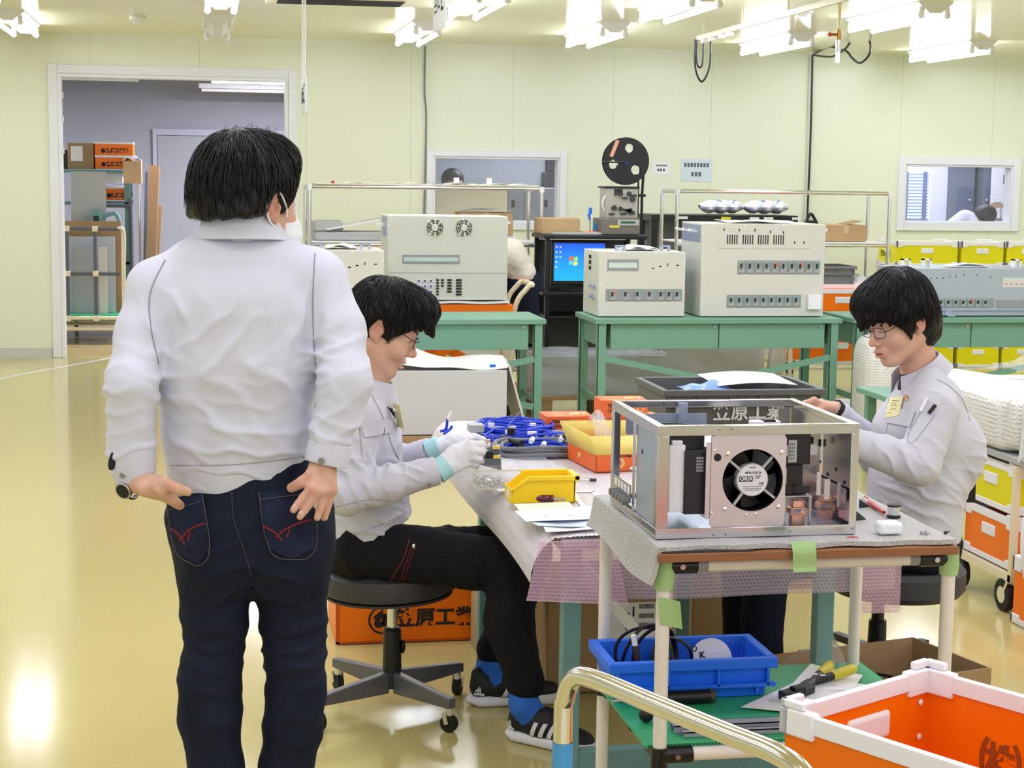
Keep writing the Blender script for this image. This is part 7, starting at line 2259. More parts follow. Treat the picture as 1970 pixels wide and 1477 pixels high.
# goods under the table
x0, x1, y0, y1 = .44, 1.06, 5.70, 6.05
t = thing('orange_container', 'orange container on the floor behind the stool, black company name', 'container', ((x0 + x1) / 2, (y0 + y1) / 2, 0), 0)
part('side_sheets', M_orange, t, lambda b: b.box(x0, x1, y0, y1, .004, .205), bev=.003)
part('edge_stitch', mat('darker_orange_edge', (206, 84, 10), .5), t, lambda b: (b.box(x0 - .001, x0 + .012, y0 - .0015, y0, .004, .205), b.box(x0, x1, y0 - .0015, y0, .004, .012)))
part('top_edge', M_whitepl, t, lambda b: b.box(x0 - .004, x1 + .004, y0 - .004, y1 + .004, .205, .23), bev=.003)
def nm(b):
 z = at(800, 1190, y0).z
 b.text('笠原工業㈱', .068, front((at(760, 1190, y0).x, y0 - .001, z)), .0022, sx=1.02)
 c = Vector((at(736, 1190, y0).x, y0 - .001, z))
 b.tube([c + Vector((.046 * math.cos(a), 0, .046 * math.sin(a))) for a in [2 * PI * i / 36 for i in range(36)]], .0035, 5, True)
 b.text('tc', .082, front(c + Vector((0, -.0005, .004))), .006, align='CENTER', shear=.25)
part('printed_name', M_ink, t, nm)
def bigcarton(x0, x1, y0, y1, z1, label, mk=True):
 t = thing('cardboard_box', label, 'cardboard box', ((x0 + x1) / 2, (y0 + y1) / 2, 0))
 part('box_body', M_card2, t, lambda b: b.box(x0, x1, y0, y1, 0.003, z1), bev=.004)
 if mk:
  lb = part('shipping_label', M_paper, t, lambda b: b.box(x0 + .18, x0 + .355, y0 - .0015, y0, z1 - .16, z1 - .045))
  def pr(b):
   f = front((x0 + .212, y0 - .002, z1 - .075))
   b.text('D-1', .045, f, .0006)
   b.text('CE', .026, front((x0 + .245, y0 - .002, z1 - .125)), .0008)
   for k in range(3):
    for j in range(14): b.box(x0 + .29 + j * .0035, x0 + .292 + j * .0035, y0 - .0022, y0 - .0016, z1 - .065 - .03 * k, z1 - .050 - .03 * k)
  part('label_print', M_ink, lb, pr)
 part('tape', mat('packing_tape', (206, 180, 138), .3), t, lambda b: b.box((x0 + x1) / 2 - .025, (x0 + x1) / 2 + .025, y0 - .001, y1 + .001, z1 - .06, z1 + .001))
 return t
bigcarton(1.04, 1.40, 5.05, 5.45, .33, 'brown carton with white shipping label standing under the work table')
t = thing('cardboard_box', 'flat brown carton with red lettering lying under the table behind the trouser leg', 'cardboard box', (.99, 5.5, 0))
part('box_body', mat('greyish_carton', (176, 150, 112), .85), t, lambda b: b.box(.90, 1.09, 5.47, 5.68, .003, .235), bev=.003)
part('box_print', mat('dark_red_print', (120, 50, 44), .7), t, lambda b: b.text('HLa', .05, front((.955, 5.469, .20)), .0008, shear=.2))
bigcarton(1.62, 1.80, 5.45, 5.7, .30, 'brown carton right of the labelled one under the work table', False)
c4 = [atz(1540, 1245, .2), atz(1720, 1220, .2), atz(1918, 1285, .2), atz(1600, 1330, .2)]
O = Vector((1.70, 4.36, 0)); ux = Vector((2.24, 4.50, 0)) - O; Lx = ux.length; ux.normalize(); uy = Vector((-ux.y, ux.x, 0)); Ly = .36
t = thing('cardboard_box', 'open brown carton with a black cable coil, on the floor right of the cart', 'cardboard box', tuple(O + ux * Lx / 2 + uy * Ly / 2), 0)
Mo = mtx(O, ux, uy)
def oc(b):
 b.xf(Mo); w = .006
 b.box(0, Lx, 0, w, .003, .20); b.box(0, Lx, Ly - w, Ly, .003, .20); b.box(0, w, w, Ly - w, .003, .20); b.box(Lx - w, Lx, w, Ly - w, .003, .20); b.box(0, Lx, 0, Ly, .003, .009)
part('box_body', M_card2, t, oc)
cc = O + ux * .27 + uy * .19
t = thing('cable_coil', 'black cable coil lying in the open brown carton', 'cable', (cc.x, cc.y, .012))
def cf(b):
 rr = random.Random(1)
 for k in range(26):
  R_ = .152 - .0035 * (k % 9) - rr.uniform(0, .006); z = .03 + .012 * (k // 3)
  b.tube([(cc.x + R_ * math.cos(a) + rr.uniform(-.001, .001), cc.y + R_ * .95 * math.sin(a), z + .004 * math.sin(2 * a + k)) for a in [2 * PI * i / 40 for i in range(40)]], .0042, 6, True)
part('coil_turns', M_black, t, cf)
p = O + ux * .10 + uy * .26
single('film_bag', M_film, 'crumpled clear film bag standing up in the open brown carton', 'plastic bag', lambda b: b.grid(lambda u, v: (p.x - .10 + .22 * u + .015 * math.sin(8 * v), p.y + .05 * math.sin(5 * u + 3 * v), .14 + .17 * v * (1 - abs(2 * u - 1.1) ** 1.5 * .8) + .012 * math.sin(11 * u) * math.sin(9 * v)), 20, 12))
# pipe cart with the chassis
KX0, KX1, KY0, KY1 = .905, 1.55, 3.285, 3.855
KZ = .842
t = thing('pipe_trolley', 'ivory pipe trolley with wooden top and green lower deck, green tape on it', 'trolley', ((KX0 + KX1) / 2, (KY0 + KY1) / 2, 0))
lx0, lx1, ly0, ly1 = KX0 + .025, KX1 + .004, KY0 + .055, KY1 - .005
part('wooden_top', M_wood, t, lambda b: b.box(KX0, KX1, KY0, KY1, KZ - .018, KZ), bev=.002)
for x in (lx0, lx1):
 for y in (ly0, ly1):
  l = part('post', M_pipe, t, lambda b: b.cyl((x, y, .12), (x, y, KZ - .02), .0145, n=18))
  part('caster', M_rubber, l, lambda b: (b.cyl((x - .014, y, .05), (x + .014, y, .05), .05, n=20), b.cyl((x, y, .06), (x, y, .125), .012, n=10)))
zp = KZ - .036
ZD = .425
def pipes(z):
 p = part('frame_pipe', M_pipe, t, lambda b: b.cyl((lx0, ly0, z), (lx1, ly0, z), .0145, n=18))
 part('frame_pipe', M_pipe, t, lambda b: b.cyl((lx0, ly1, z), (lx1, ly1, z), .0145, n=18))
 for x in (lx0, lx1): part('frame_pipe', M_pipe, t, lambda b: b.cyl((x, ly0, z), (x, ly1, z), .0145, n=18))
pipes(zp); pipes(ZD - .022)
for z in (zp, ZD - .022):
 for x, s in ((lx0, 1), (lx1, -1)):
  for y, sy in ((ly0, 1), (ly1, -1)):
   j = part('pipe_joint', M_joint, t, lambda b: (b.cyl((x, y, z - .026), (x, y, z + .018), .0185, n=18), b.cyl((x, y, z), (x + s * .07, y, z), .0180, n=18), b.cyl((x, y, z), (x, y + sy * .07, z), .0180, n=18)), bev=.0015)
   part('joint_screw', M_steel, j, lambda b: b.cyl((x + s * .035, y - .0175, z), (x + s * .035, y - .0205, z), .006, n=8))
part('pipe_clamp', M_joint, t, lambda b: b.cyl((lx0, ly0 + .20, ZD - .022), (lx0, ly0 + .23, ZD - .022), .0175, n=16))
def foam(u, v):
 y = KY0 + .012 + (KY1 - KY0) * v
 if u < .12:
  k = u / .12
  return (KX0 - .020 + .02 * k ** .5, y + .004 * math.sin(9 * v), KZ + .012 - .075 * (1 - k) ** 1.5 - .01 * math.sin(6 * v) * (1 - k))
 x = KX0 + (KX1 - KX0 - .004) * (u - .12) / .88
 return (x, y + .006 * math.sin(31 * u) * (1 - v) ** 4, KZ + .013 + .001 * math.sin(20 * u + 13 * v))
part('foam_sheet', M_foam, t, lambda b: b.grid(foam, 60, 30, .010))
part('dark_pad', M_dark, t, lambda b: b.box(KX0 + .01, KX0 + .20, KY0 + .004, KY0 + .05, KZ + .0005, KZ + .0045))
part('green_tape', M_tape, t, lambda b: b.grid(lambda u, v: (at(1520 + 45 * u + 4 * v, 1050, KY0).x, KY0 - .003 - .010 * max(0, math.sin(PI * min(1, v * 1.3))) - (.018 * max(0, v - .5)), KZ + .020 - .062 * v), 8, 10, .0012))
part('green_tape', M_tape, t, lambda b: b.tube([(lx0, ly0, KZ - .022), (lx0 + .001, ly0, KZ - .05), (lx0, ly0, KZ - .085)], [.0205, .0225, .0195], 18, caps=False))
part('green_tape', M_tape, t, lambda b: b.grid(lambda u, v: (lx0 - .016 + .045 * u + .006 * v, ly0 - .0165 + .006 * math.sin(PI * u) - .010 * u, KZ - .098 - .058 * v - .008 * u), 8, 6, .0012))
part('green_tape', M_tape, t, lambda b: b.tube([(lx1, ly0, KZ - .012), (lx1, ly0, KZ - .045), (lx1, ly0, KZ - .072)], [.0200, .0215, .0195], 18, caps=False))
part('clear_tape', mat('grey_tape', (150, 146, 150), .3), t, lambda b: (b.cyl((lx0 + .072, ly0, zp), (lx0 + .092, ly0, zp), .0150, n=18), b.cyl((lx1 - .092, ly0, zp), (lx1 - .068, ly0, zp), .0150, n=18)))
part('lower_deck', M_gboard, t, lambda b: b.box(KX0 - .005, KX1 + .03, ly0 + .004, ly1 + .02, ZD - .007, ZD))
part('deck_flutes', mat('dark_green_flute', (22, 96, 60), .6), t, lambda b: [b.box(KX0 + .002 + k * .008, KX0 + .006 + k * .008, ly0 + .003, ly0 + .0045, ZD - .006, ZD - .001) for k in range(80)])
z = ZD + .001
bt = tote('blue_tray', M_blue, .898, 1.268, 3.625, 3.812, z, z + .092, 'blue open plastic tray with cables, on the green lower deck of the trolley', wall=.008)
p = Vector((1.0, 3.71, z + .025))
t = thing('power_cable', 'looped black cable rising out of the blue tray', 'cable', tuple(p))
def pc(b):
 for k, (rx, rz_, dx, dy) in enumerate(((.060, .085, 0, 0), (.052, .075, .03, .03), (.070, .070, .01, .05), (.045, .060, .05, -.03))):
  b.tube([(p.x + dx + rx * math.cos(a), p.y + dy + .02 * math.sin(2 * a + k), max(p.z - .008, p.z + .045 + rz_ * math.sin(a))) for a in [2 * PI * i / 36 for i in range(36)]], .0042, 7, True)
part('cable_loops', M_black, t, pc)
part('white_plug', M_whitepl, t, lambda b: b.cyl((.962, 3.68, z + .115), (.957, 3.68, z + .14), .0065, n=10))
part('brown_lead', mat('brown_plug', (56, 40, 32), .4), t, lambda b: b.cyl((.972, 3.675, z + .03), (.962, 3.68, z + .116), .008, n=10))
t = thing('adhesive_disc', 'white round sticker roll leaning in the right half of the blue tray', 'roll', (1.155, 3.72, z + .01))
dM = mtx((1.15, 3.71, z + .066), (1, .1, 0), (0, .35, .94))
part('disc', M_paper, t, lambda b: b.lathe([(0, 0), (.050, 0), (.050, .008), (0, .008)], 36, dM))
part('disc_print', M_ink, t, lambda b: (b.text('K', .020, dM @ Matrix.Translation((-.030, .012, .0085)), .0008), b.tube([dM @ Vector((-.042 + .006 * math.cos(a), .028 + .006 * math.sin(a), .009)) for a in [2 * PI * i / 14 for i in range(14)]], .0012, 5, True)))
single('black_bracket', M_black, 'black angular part in the blue tray beside the cable loops', 'part', lambda b: b.xf(Matrix.Translation((1.06, 3.73, z + .055)) @ Matrix.Rotation(.5, 4, 'Y')).box(-.045, .045, -.02, .02, -.012, .012), base=(1.06, 3.73, z + .02), bev=.002)
zt = z
def driver(a1, b1, r, label, cap=None):
 a1, b1 = Vector(a1), Vector(b1)
 d = (b1 - a1).normalized()
 t = thing('screwdriver', label, 'screwdriver', (a1.x, a1.y, zt), 0)
 L = (b1 - a1).length
 part('handle', M_black, t, lambda b: b.tube([a1, a1 + d * .006, a1 + d * L * .55, a1 + d * (L - .014)], [r * .8, r, r, r], 20))
 part('handle_cap', cap or M_black, t, lambda b: b.tube([b1 - d * .014, b1 - d * .004, b1], [r * 1.02, r * 1.02, r * .7], 20))
 part('shaft', M_steel, t, lambda b: b.cyl(a1 - d * .10, a1, .004, n=10))
e0, e1 = atz(1260, 1344, zt + .016), atz(1376, 1338, zt + .016)
driver((e0.x, e0.y, zt + .0165), (e1.x, e1.y, zt + .0165), .016, 'thick black screwdriver handle with olive green end, before the blue tray', mat('olive_cap', (58, 70, 38), .5))
p = atz(1243, 1374, zt + .017)
t = thing('knob_tool', 'round black knob of a tool at the left of the green deck', 'tool', (p.x, p.y, zt))
part('knob', M_black, t, lambda b: b.ball((p.x, p.y, zt + .0165), .0165, 22, 14))
part('shaft', M_steel, t, lambda b: b.cyl((p.x + .012, p.y + .004, zt + .014), (p.x + .10, p.y + .02, zt + .008), .005, n=10))
for k, (Q4, lb) in enumerate(((((1425, 1362), (1560, 1300), (1665, 1318), (1560, 1375)), 'white drawing sheet under the crimping tool, on the green deck'), (((1512, 1330), (1560, 1278), (1660, 1300), (1640, 1330)), 'second drawing sheet behind the crimping tool on the green deck'))):
 Q = [atz(*c, zt + .002 + .002 * k) for c in Q4]
 fn = lambda u, v: (Q[0].lerp(Q[1], u)).lerp(Q[3].lerp(Q[2], u), v) + Vector((0, 0, .002 * math.sin(4 * u) * math.sin(3 * v) + .002))
 t = thing('drawing_sheet', lb, 'paper', tuple(sum(Q, Vector()) / 4), 0)
 s = part('sheet', M_paper, t, lambda b: b.grid(fn, 10, 8, .0008))
 part('drawing_lines', M_ink2, s, lambda b: [b.tube([fn(*p) + Vector((0, 0, .0008)), fn(*q) + Vector((0, 0, .0008))], .0005, 4) for p, q in (((.2, .2), (.8, .2)), ((.8, .2), (.8, .7)), ((.8, .7), (.2, .7)), ((.2, .7), (.2, .2)), ((.35, .4), (.65, .4)), ((.4, .55), (.7, .6)))])
t0 = atz(1530, 1330, zt + .012)
t = thing('crimping_tool', 'black crimping tool with two yellow grips on the drawing sheet', 'crimping tool', (t0.x, t0.y, zt + .006))
hz = .016
A0, A1, B1 = atz(1555, 1316, zt + hz), atz(1598, 1278, zt + hz + .01), atz(1645, 1285, zt + hz + .012)
part('tool_head', M_black, t, lambda b: (b.bar(atz(1510, 1340, zt + hz), atz(1556, 1322, zt + hz), .036, .018), b.bar(atz(1524, 1330, zt + hz + .006), atz(1546, 1326, zt + hz + .006), .022, .022), b.bar(atz(1508, 1334, zt + hz), atz(1520, 1342, zt + hz), .03, .02)), bev=.003)
for e, s in ((A1, -1), (B1, 1)):
 m0 = A0.lerp(e, .5)
 h = part('handle', M_black, t, lambda b: b.tube(bez([atz(1545, 1322, zt + hz), A0 + Vector((.0, s * .006, 0)), m0], 6), [.010] * 13, 10))
 part('yellow_grip', mat('yellow_grip', (206, 190, 40), .35), h, lambda b: b.tube([m0, m0.lerp(e, .3), m0.lerp(e, .9), e], [.0105, .0125, .0125, .008], 14))
 part('tool_label', M_whitepl, h, lambda b: b.cbox(tuple(A0.lerp(e, .3) + Vector((0, 0, .010))), (.012, .008, .001)))
for k, (a1, b1, w, zz, lb) in enumerate((((1288, 1400), (1640, 1372), .034, .0, 'long grey metal channel lying at the front of the green deck, upper'), ((1310, 1412), (1640, 1392), .018, .0, 'narrow grey metal channel in front of the wider one on the deck'))):
 p, q = atz(a1[0], a1[1], zt + .001), atz(b1[0], b1[1], zt + .001)
 y0 = ly0 + (.062 if k == 0 else .036)
 t = thing('metal_channel', lb, 'metal profile', ((p.x + q.x) / 2, y0, zt))
 part('profile', mat('grey_profile', (150, 154, 166), .4), t, lambda b: (b.box(p.x, q.x + .1, y0, y0 + w, zt + .014 - .006 * k, zt + .0165 - .006 * k), b.box(p.x, q.x + .1, y0, y0 + .002, zt, zt + .0165 - .006 * k), b.box(p.x, q.x + .1, y0 + w - .002, y0 + w, zt, zt + .0165 - .006 * k)))
# the chassis
CX0, CX1, CY0, CY1, CZ0, CZ1 = .917, 1.352, 3.362, 3.765, KZ + .0145, 1.092
ch = thing('metal_chassis', 'open stainless steel chassis with round cooling fan, standing on the trolley', 'equipment chassis', ((CX0 + CX1) / 2, (CY0 + CY1) / 2, CZ0))
W = .021
def edge(name, fn): return part(name, M_angle, ch, fn, bev=.0012)
th = .002
def fr(b):   # front face, four legs of angle with mitred look
 y = CY0
 b.box(CX0, CX1, y, y + th, CZ0, CZ0 + W); b.box(CX0, CX1, y, y + th, CZ1 - W, CZ1)
 b.box(CX0, CX0 + W + .004, y, y + th, CZ0 + W, CZ1 - W); b.box(CX1 - W + .004, CX1, y, y + th, CZ0 + W, CZ1 - W)
edge('front_frame', fr)
def bk(b):
 y = CY1 - th
 b.box(CX0, CX1, y, y + th, CZ0, CZ0 + W); b.box(CX0, CX1, y, y + th, CZ1 - .017, CZ1)
 b.box(CX0, CX0 + W, y, y + th, CZ0 + W, CZ1 - W); b.box(CX1 - W - .02, CX1, y, y + th, CZ0 + W, CZ1 - W)
edge('rear_frame', bk)
def sd(b):
 for x, xi in ((CX0, CX0 + th), (CX1 - th, CX1)):
  b.box(x, xi, CY0 + th, CY1 - th, CZ0, CZ0 + W); b.box(x, xi, CY0 + th, CY1 - th, CZ1 - W, CZ1)
  b.box(x, xi, CY0 + th, CY0 + W, CZ0 + W, CZ1 - W); b.box(x, xi, CY1 - W, CY1 - th, CZ0 + W, CZ1 - W)
 b.box(CX0, CX0 + th, CY0 + .185, CY0 + .205, CZ0 + W, CZ1 - W)
 for z in (CZ0, CZ1 - th):
  b.box(CX0 + th, CX0 + W * .8, CY0, CY1, z, z + th); b.box(CX1 - W * .8, CX1 - th, CY0, CY1, z, z + th)
  b.box(CX0 + W * .8, CX1 - W * .8, CY0, CY0 + W * .7, z, z + th); b.box(CX0 + W * .8, CX1 - W * .8, CY1 - W * .7, CY1, z, z + th)
edge('side_frames', sd)
Xc = lambda px: at(px, 920, CY0 + .004).x
Zc = lambda py: at(1450, py, CY0 + .004).z
part('rivets', M_steel, ch, lambda b: [b.cyl((Xc(px), CY0, Zc(py)), (Xc(px), CY0 - .0012, Zc(py)), .0028, n=10) for px, py in ((1280, 826), (1380, 825), (1424, 824), (1484, 823), (1527, 823), (1650, 822), (1275, 852), (1271, 1003), (1275, 1028), (1374, 1026), (1418, 1025), (1477, 1024), (1522, 1023), (1642, 1020), (1645, 922))])
part('rivet_holes', M_slot, ch, lambda b: [b.cyl((Xc(px), CY0, Zc(py)), (Xc(px), CY0 - .0016, Zc(py)), .0013, n=8) for px, py in ((1404, 824), (1380, 825), (1398, 1026), (1522, 1023), (1374, 1026), (1642, 1020))])
fy = CY0 + .006
fx0, fx1, fz0, fz1 = Xc(1367), Xc(1512), Zc(1016), Zc(835)
fc = Vector((Xc(1449), fy, Zc(924))); FR = .0655
def plate(b):
 n = 64
 ring = [(fc.x + FR * math.cos(2 * PI * i / n), fc.z + FR * math.sin(2 * PI * i / n)) for i in range(n)]
 out = []
 for i in range(n):
  a = 2 * PI * i / n; c, s = math.cos(a), math.sin(a)
  kx = ((fx1 - fc.x) if c > 0 else (fc.x - fx0)) / max(abs(c), 1e-6); kz = ((fz1 - fc.z) if s > 0 else (fc.z - fz0)) / max(abs(s), 1e-6)
  k = min(kx, kz); out.append((fc.x + k * c, fc.z + k * s))
 for y, fl in ((fy, False), (fy + .002, True)):
  vs = [(x, y, z) for x, z in ring + out]
  b.add(vs, [((i, (i + 1) % n, n + (i + 1) % n, n + i) if fl else (n + i, n + (i + 1) % n, (i + 1) % n, i)) for i in range(n)])
 b.add([(x, fy, z) for x, z in ring] + [(x, fy + .002, z) for x, z in ring], [(i, (i + 1) % n, n + (i + 1) % n, n + i) for i in range(n)])
 for (ax, az), (bx_, bz) in (((fx0, fz0), (fx1, fz0)), ((fx0, fz1), (fx1, fz1))): b.box(min(ax, bx_), max(ax, bx_), fy, fy + .002, az - .0005, az + .0005)
 b.box(fx0 - .010, fx0 + .001, fy, fy + .002, Zc(995), Zc(850))
pl = part('fan_plate', M_plate, ch, plate)
part('plate_screws', M_chrome, pl, lambda b: [b.lathe([(.0055, 0), (.0050, .0022), (.0025, .0032), (0, .0034)], 14, mtx((Xc(px), fy, Zc(py)), (1, 0, 0), (0, 0, 1))) for px, py in ((1400, 872), (1503, 871), (1397, 978), (1500, 976))] + [b.lathe([(.0035, 0), (.003, .0015), (0, .002)], 12, mtx((Xc(px), fy, Zc(py)), (1, 0, 0), (0, 0, 1))) for px, py in ((1374, 865), (1371, 985), (1438, 990), (1457, 989))])
part('plate_hole', M_slot, pl, lambda b: b.cyl((Xc(1380), fy, Zc(879)), (Xc(1380), fy - .0006, Zc(879)), .0082, n=20))
fan = part('cooling_fan', M_black, ch, lambda b: (b.lathe([(FR + .003, 0), (FR + .003, .036), (FR - .001, .036), (FR - .001, 0), (FR + .003, 0)], 48, mtx(fc + Vector((0, .040, 0)), (1, 0, 0), (0, 0, 1)))))
Mf = mtx(fc + Vector((0, .004, 0)), (1, 0, 0), (0, 0, 1))
def blades(b):
 for k in range(5):
  a0 = 2 * PI * k / 5 + .35
  def f(u, v):
   r = .028 + (FR - .005 - .028) * v; a = a0 + u * (.95 - .15 * v) + .25 * v
   return Mf @ Vector((r * math.cos(a), r * math.sin(a), -.010 - .020 * u))
  b.grid(f, 8, 6, .0015)
part('fan_blades', M_black, fan, blades)
def struts(b):
 for a in (math.radians(48), math.radians(140), math.radians(234), math.radians(322)):
  b.bar(Mf @ Vector((.026 * math.cos(a), .026 * math.sin(a), -.003)), Mf @ Vector(((FR + .001) * math.cos(a), (FR + .001) * math.sin(a), -.003)), .0055, .005)
part('fan_struts', M_ltgrey, fan, struts)
hb = part('fan_hub', M_ltgrey, fan, lambda b: b.lathe([(.0345, -.02), (.0345, .000), (.0330, .0015), (0, .0015)], 48, Mf), label='white labelled fan hub')
def fl_(b):
 Mh = Mf @ Matrix.Translation((0, 0, .0018))
 b.mat(0).add([Mh @ Vector((.0325 * math.cos(2 * PI * i / 40), .0325 * math.sin(2 * PI * i / 40), 0)) for i in range(40)], [tuple(range(40))])
 Mt = Mh @ Matrix.Translation((0, 0, .0003))
 b.mat(1).add([Mt @ Vector(p) for p in ((-.029, -.003, 0), (.001, -.003, 0), (.001, .0085, 0), (-.029, .0085, 0))], [(0, 1, 2, 3)])
 b.mat(2).text('ORIX', .0115, Mt @ Matrix.Translation((-.0275, .003, .0004)), .0003, .0002, sx=1.0)
 b.mat(1).text('MODEL', .0042, Mt @ Matrix.Translation((0, .0265, 0)), .0001, .0001, align='CENTER')
 b.text('MDA1225-24', .0062, Mt @ Matrix.Translation((.001, .0155, 0)), .0002, .0001, align='CENTER')
 b.text('DC24V\n0.20A', .0040, Mt @ Matrix.Translation((.006, .0065, 0)), .0001, .0001)
 b.text('CE', .0085, Mt @ Matrix.Translation((.014, -.008, 0)), .0002, .0001)
 for k, (w, z) in enumerate(((.044, -.0145), (.040, -.0185), (.032, -.0215))):
  b.add([Mt @ Vector(p) for p in ((-w / 2, z, 0), (w / 2, z, 0), (w / 2, z + .0011, 0), (-w / 2, z + .0011, 0))], [(0, 1, 2, 3)])
part('hub_label', [mat('label_silver', (226, 224, 232), .35), M_ink, M_whitepl], fan, fl_)
z00 = CZ0 + .022
part('base_plate', M_zinc, ch, lambda b: b.box(CX0 + .02, CX1 - .02, CY0 + .03, CY1 - .02, CZ0 + .010, CZ0 + .013))
hs0, hs1 = Xc(1322) , Xc(1363)
part('drive_unit', mat('dark_blue_black_case', (30, 31, 40), .4), ch, lambda b: b.box(hs0, hs1, CY0 + .022, CY0 + .20, Zc(990), Zc(868)), bev=.002)
part('heat_fins', M_black, ch, lambda b: [b.box(Xc(1292) + .0 + k * .0, hs1, CY0 + .040 + k * .020, CY0 + .046 + k * .020, Zc(868), Zc(838)) for k in range(9)])
part('unit_label', M_ltgrey, ch, lambda b: [b.box(Xc(1344) + i * .004, Xc(1344) + .0028 + i * .004, CY0 + .0212, CY0 + .022, Zc(908 - j * 6), Zc(904 - j * 6)) for i in range(4) for j in range(5)])
part('unit_bracket', M_plate, ch, lambda b: (b.box(hs1, hs1 + .003, CY0 + .012, CY0 + .24, Zc(998), Zc(862))))
def mods(b):
 for k in range(5):
  y = CY0 + .030 + k * .026
  x = Xc(1290) + .004
  b.box(x, x + .034 - .002 * k, y, y + .022, Zc(987), Zc(858)); b.box(x + .034, x + .050, y + .002, y + .022, Zc(940), Zc(888))
  b.box(x + .006, x + .028, y, y + .018, Zc(858), Zc(850))
part('terminal_modules', M_whitepl, ch, mods, bev=.0015)
for q in ((CX0 + .004, CX0 + .006, CY0 + .03, CY0 + .185, CZ0 + .02, CZ1 - .022), (CX0 + .03, CX0 + .22, CY1 - .014, CY1 - .012, CZ1 - .075, CZ1 - .03), (CX0 + .15, CX0 + .17, CY1 - .03, CY1 - .004, CZ1 - .05, CZ1 - .004)):
 part('inner_panel', M_zinc, ch, lambda b: b.box(*q))
def smalls(b):
 yb = CY0 + .13
 b.mat(0).box(CX0 + .006, CX0 + .030, yb - .02, yb + .01, CZ0 + .026, CZ0 + .045)
 for k in range(2): b.cyl((CX0 + .007, yb - .04 - .022 * k, CZ0 + .075), (CX0 + .012, yb - .04 - .022 * k, CZ0 + .075), .009, n=14)
 b.mat(1).box(CX0 + .007, CX0 + .04, yb - .05, yb + .0, CZ0 + .09, CZ0 + .145)
 b.mat(2).tube(bez([(CX0 + .02, yb - .02, CZ0 + .16), (CX0 + .03, yb, CZ0 + .13), (CX0 + .015, yb + .02, CZ0 + .12)], 5), .005, 8)
 b.mat(1).cbox((CX0 + .012, yb + .01, CZ0 + .16), (.016, .010, .010))
 b.mat(3).tube([(CX0 + .010, yb - .05 + .012 * math.cos(a), CZ1 - .065 + .012 * math.sin(a)) for a in [2 * PI * i / 18 for i in range(18)]], .002, 5, True)
 b.box(CX0 + .007, CX0 + .016, yb - .07, yb - .03, CZ1 - .045, CZ1 - .025)
part('panel_fittings', [M_black, M_whitepl, mat('dark_blue_lead', (40, 50, 76), .4), M_steel], ch, smalls)
kp = part('knob_strip', M_angle, ch, lambda b: b.box(CX0 - .001, CX0 + .001, CY0 + .215, CY1 - .025, CZ0 + .034, CZ0 + .074))
part('knob_labels', M_whitepl, kp, lambda b: [b.box(CX0 - .0016, CX0 - .001, CY0 + .222 + k * .029, CY0 + .240 + k * .029, CZ0 + .052, CZ0 + .068) for k in range(5)])
for k in range(5):
 part('fuse_knob', M_grey, ch, lambda b: b.cyl((CX0 - .001, CY0 + .231 + k * .029, CZ0 + .036), (CX0 - .016, CY0 + .231 + k * .029, CZ0 + .036), .0085, n=14), bev=.001)
c0, c1 = Xc(1514), Xc(1563)
def cont(b):
 b.box(c0, c1, CY0 + .020, CY0 + .10, Zc(898), Zc(836)); b.box(c0, c1 - .014, CY0 + .024, CY0 + .10, Zc(950), Zc(898)); b.box(c0, c1 - .006, CY0 + .018, CY0 + .10, Zc(955), Zc(940))
 b.box(c0 + .02, c1 + .000, CY0 + .016, CY0 + .06, Zc(953), Zc(938))
ct = part('contactor', M_black, ch, cont, bev=.002)
part('contactor_label', M_ltgrey, ct, lambda b: (b.box(Xc(1520), Xc(1536), CY0 + .0192, CY0 + .020, Zc(893), Zc(850)), b.box(Xc(1513), Xc(1521), CY0 + .0192, CY0 + .020, Zc(880), Zc(860)), b.box(Xc(1513), Xc(1519), CY0 + .0225, CY0 + .024, Zc(935), Zc(906))))
part('label_print', M_ink2, ct, lambda b: [b.box(Xc(1522) + i * .0042, Xc(1522) + .0024 + i * .0042, CY0 + .0188, CY0 + .0192, Zc(888 - 7 * j), Zc(884 - 7 * j)) for i in range(3) for j in range(5)])
part('contactor_tray', M_plate, ch, lambda b: b.box(c0 - .004, c1 + .004, CY0 + .012, CY0 + .11, Zc(958.5), Zc(957)))
part('stand_off', M_steel, ch, lambda b: (b.cyl((c0 + .001, CY0 + .016, CZ0 + .012), (c0 + .001, CY0 + .016, Zc(957)), .0035, n=10), b.cyl((c1 + .001, CY0 + .016, CZ0 + .012), (c1 + .001, CY0 + .016, Zc(957)), .0035, n=10)))
def rrect(b, cx, y, cz, w, h, r, d):
 pts = []
 for sx, sz, a0 in ((1, 1, 0), (-1, 1, PI / 2), (-1, -1, PI), (1, -1, 1.5 * PI)):
  for k in range(5):
   a = a0 + PI / 2 * k / 4
   pts.append((cx + sx * (w / 2 - r) + r * math.cos(a), cz + sz * (h / 2 - r) + r * math.sin(a)))
 n = len(pts)
 q = [(cx + (x - cx) * (1 - .006 / w), cz + (z - cz) * (1 - .006 / h)) for x, z in pts]
 vs = [(x, y, z) for x, z in pts] + [(x, y, z) for x, z in q] + [(x, y + d, z) for x, z in pts] + [(x, y + d, z) for x, z in q]
 fs = []
 for i in range(n):
  j = (i + 1) % n
  fs += [(i, n + i, n + j, j), (2 * n + i, 2 * n + j, 3 * n + j, 3 * n + i), (i, j, 2 * n + j, 2 * n + i), (n + i, 3 * n + i, 3 * n + j, n + j)]
 b.add(vs, fs)
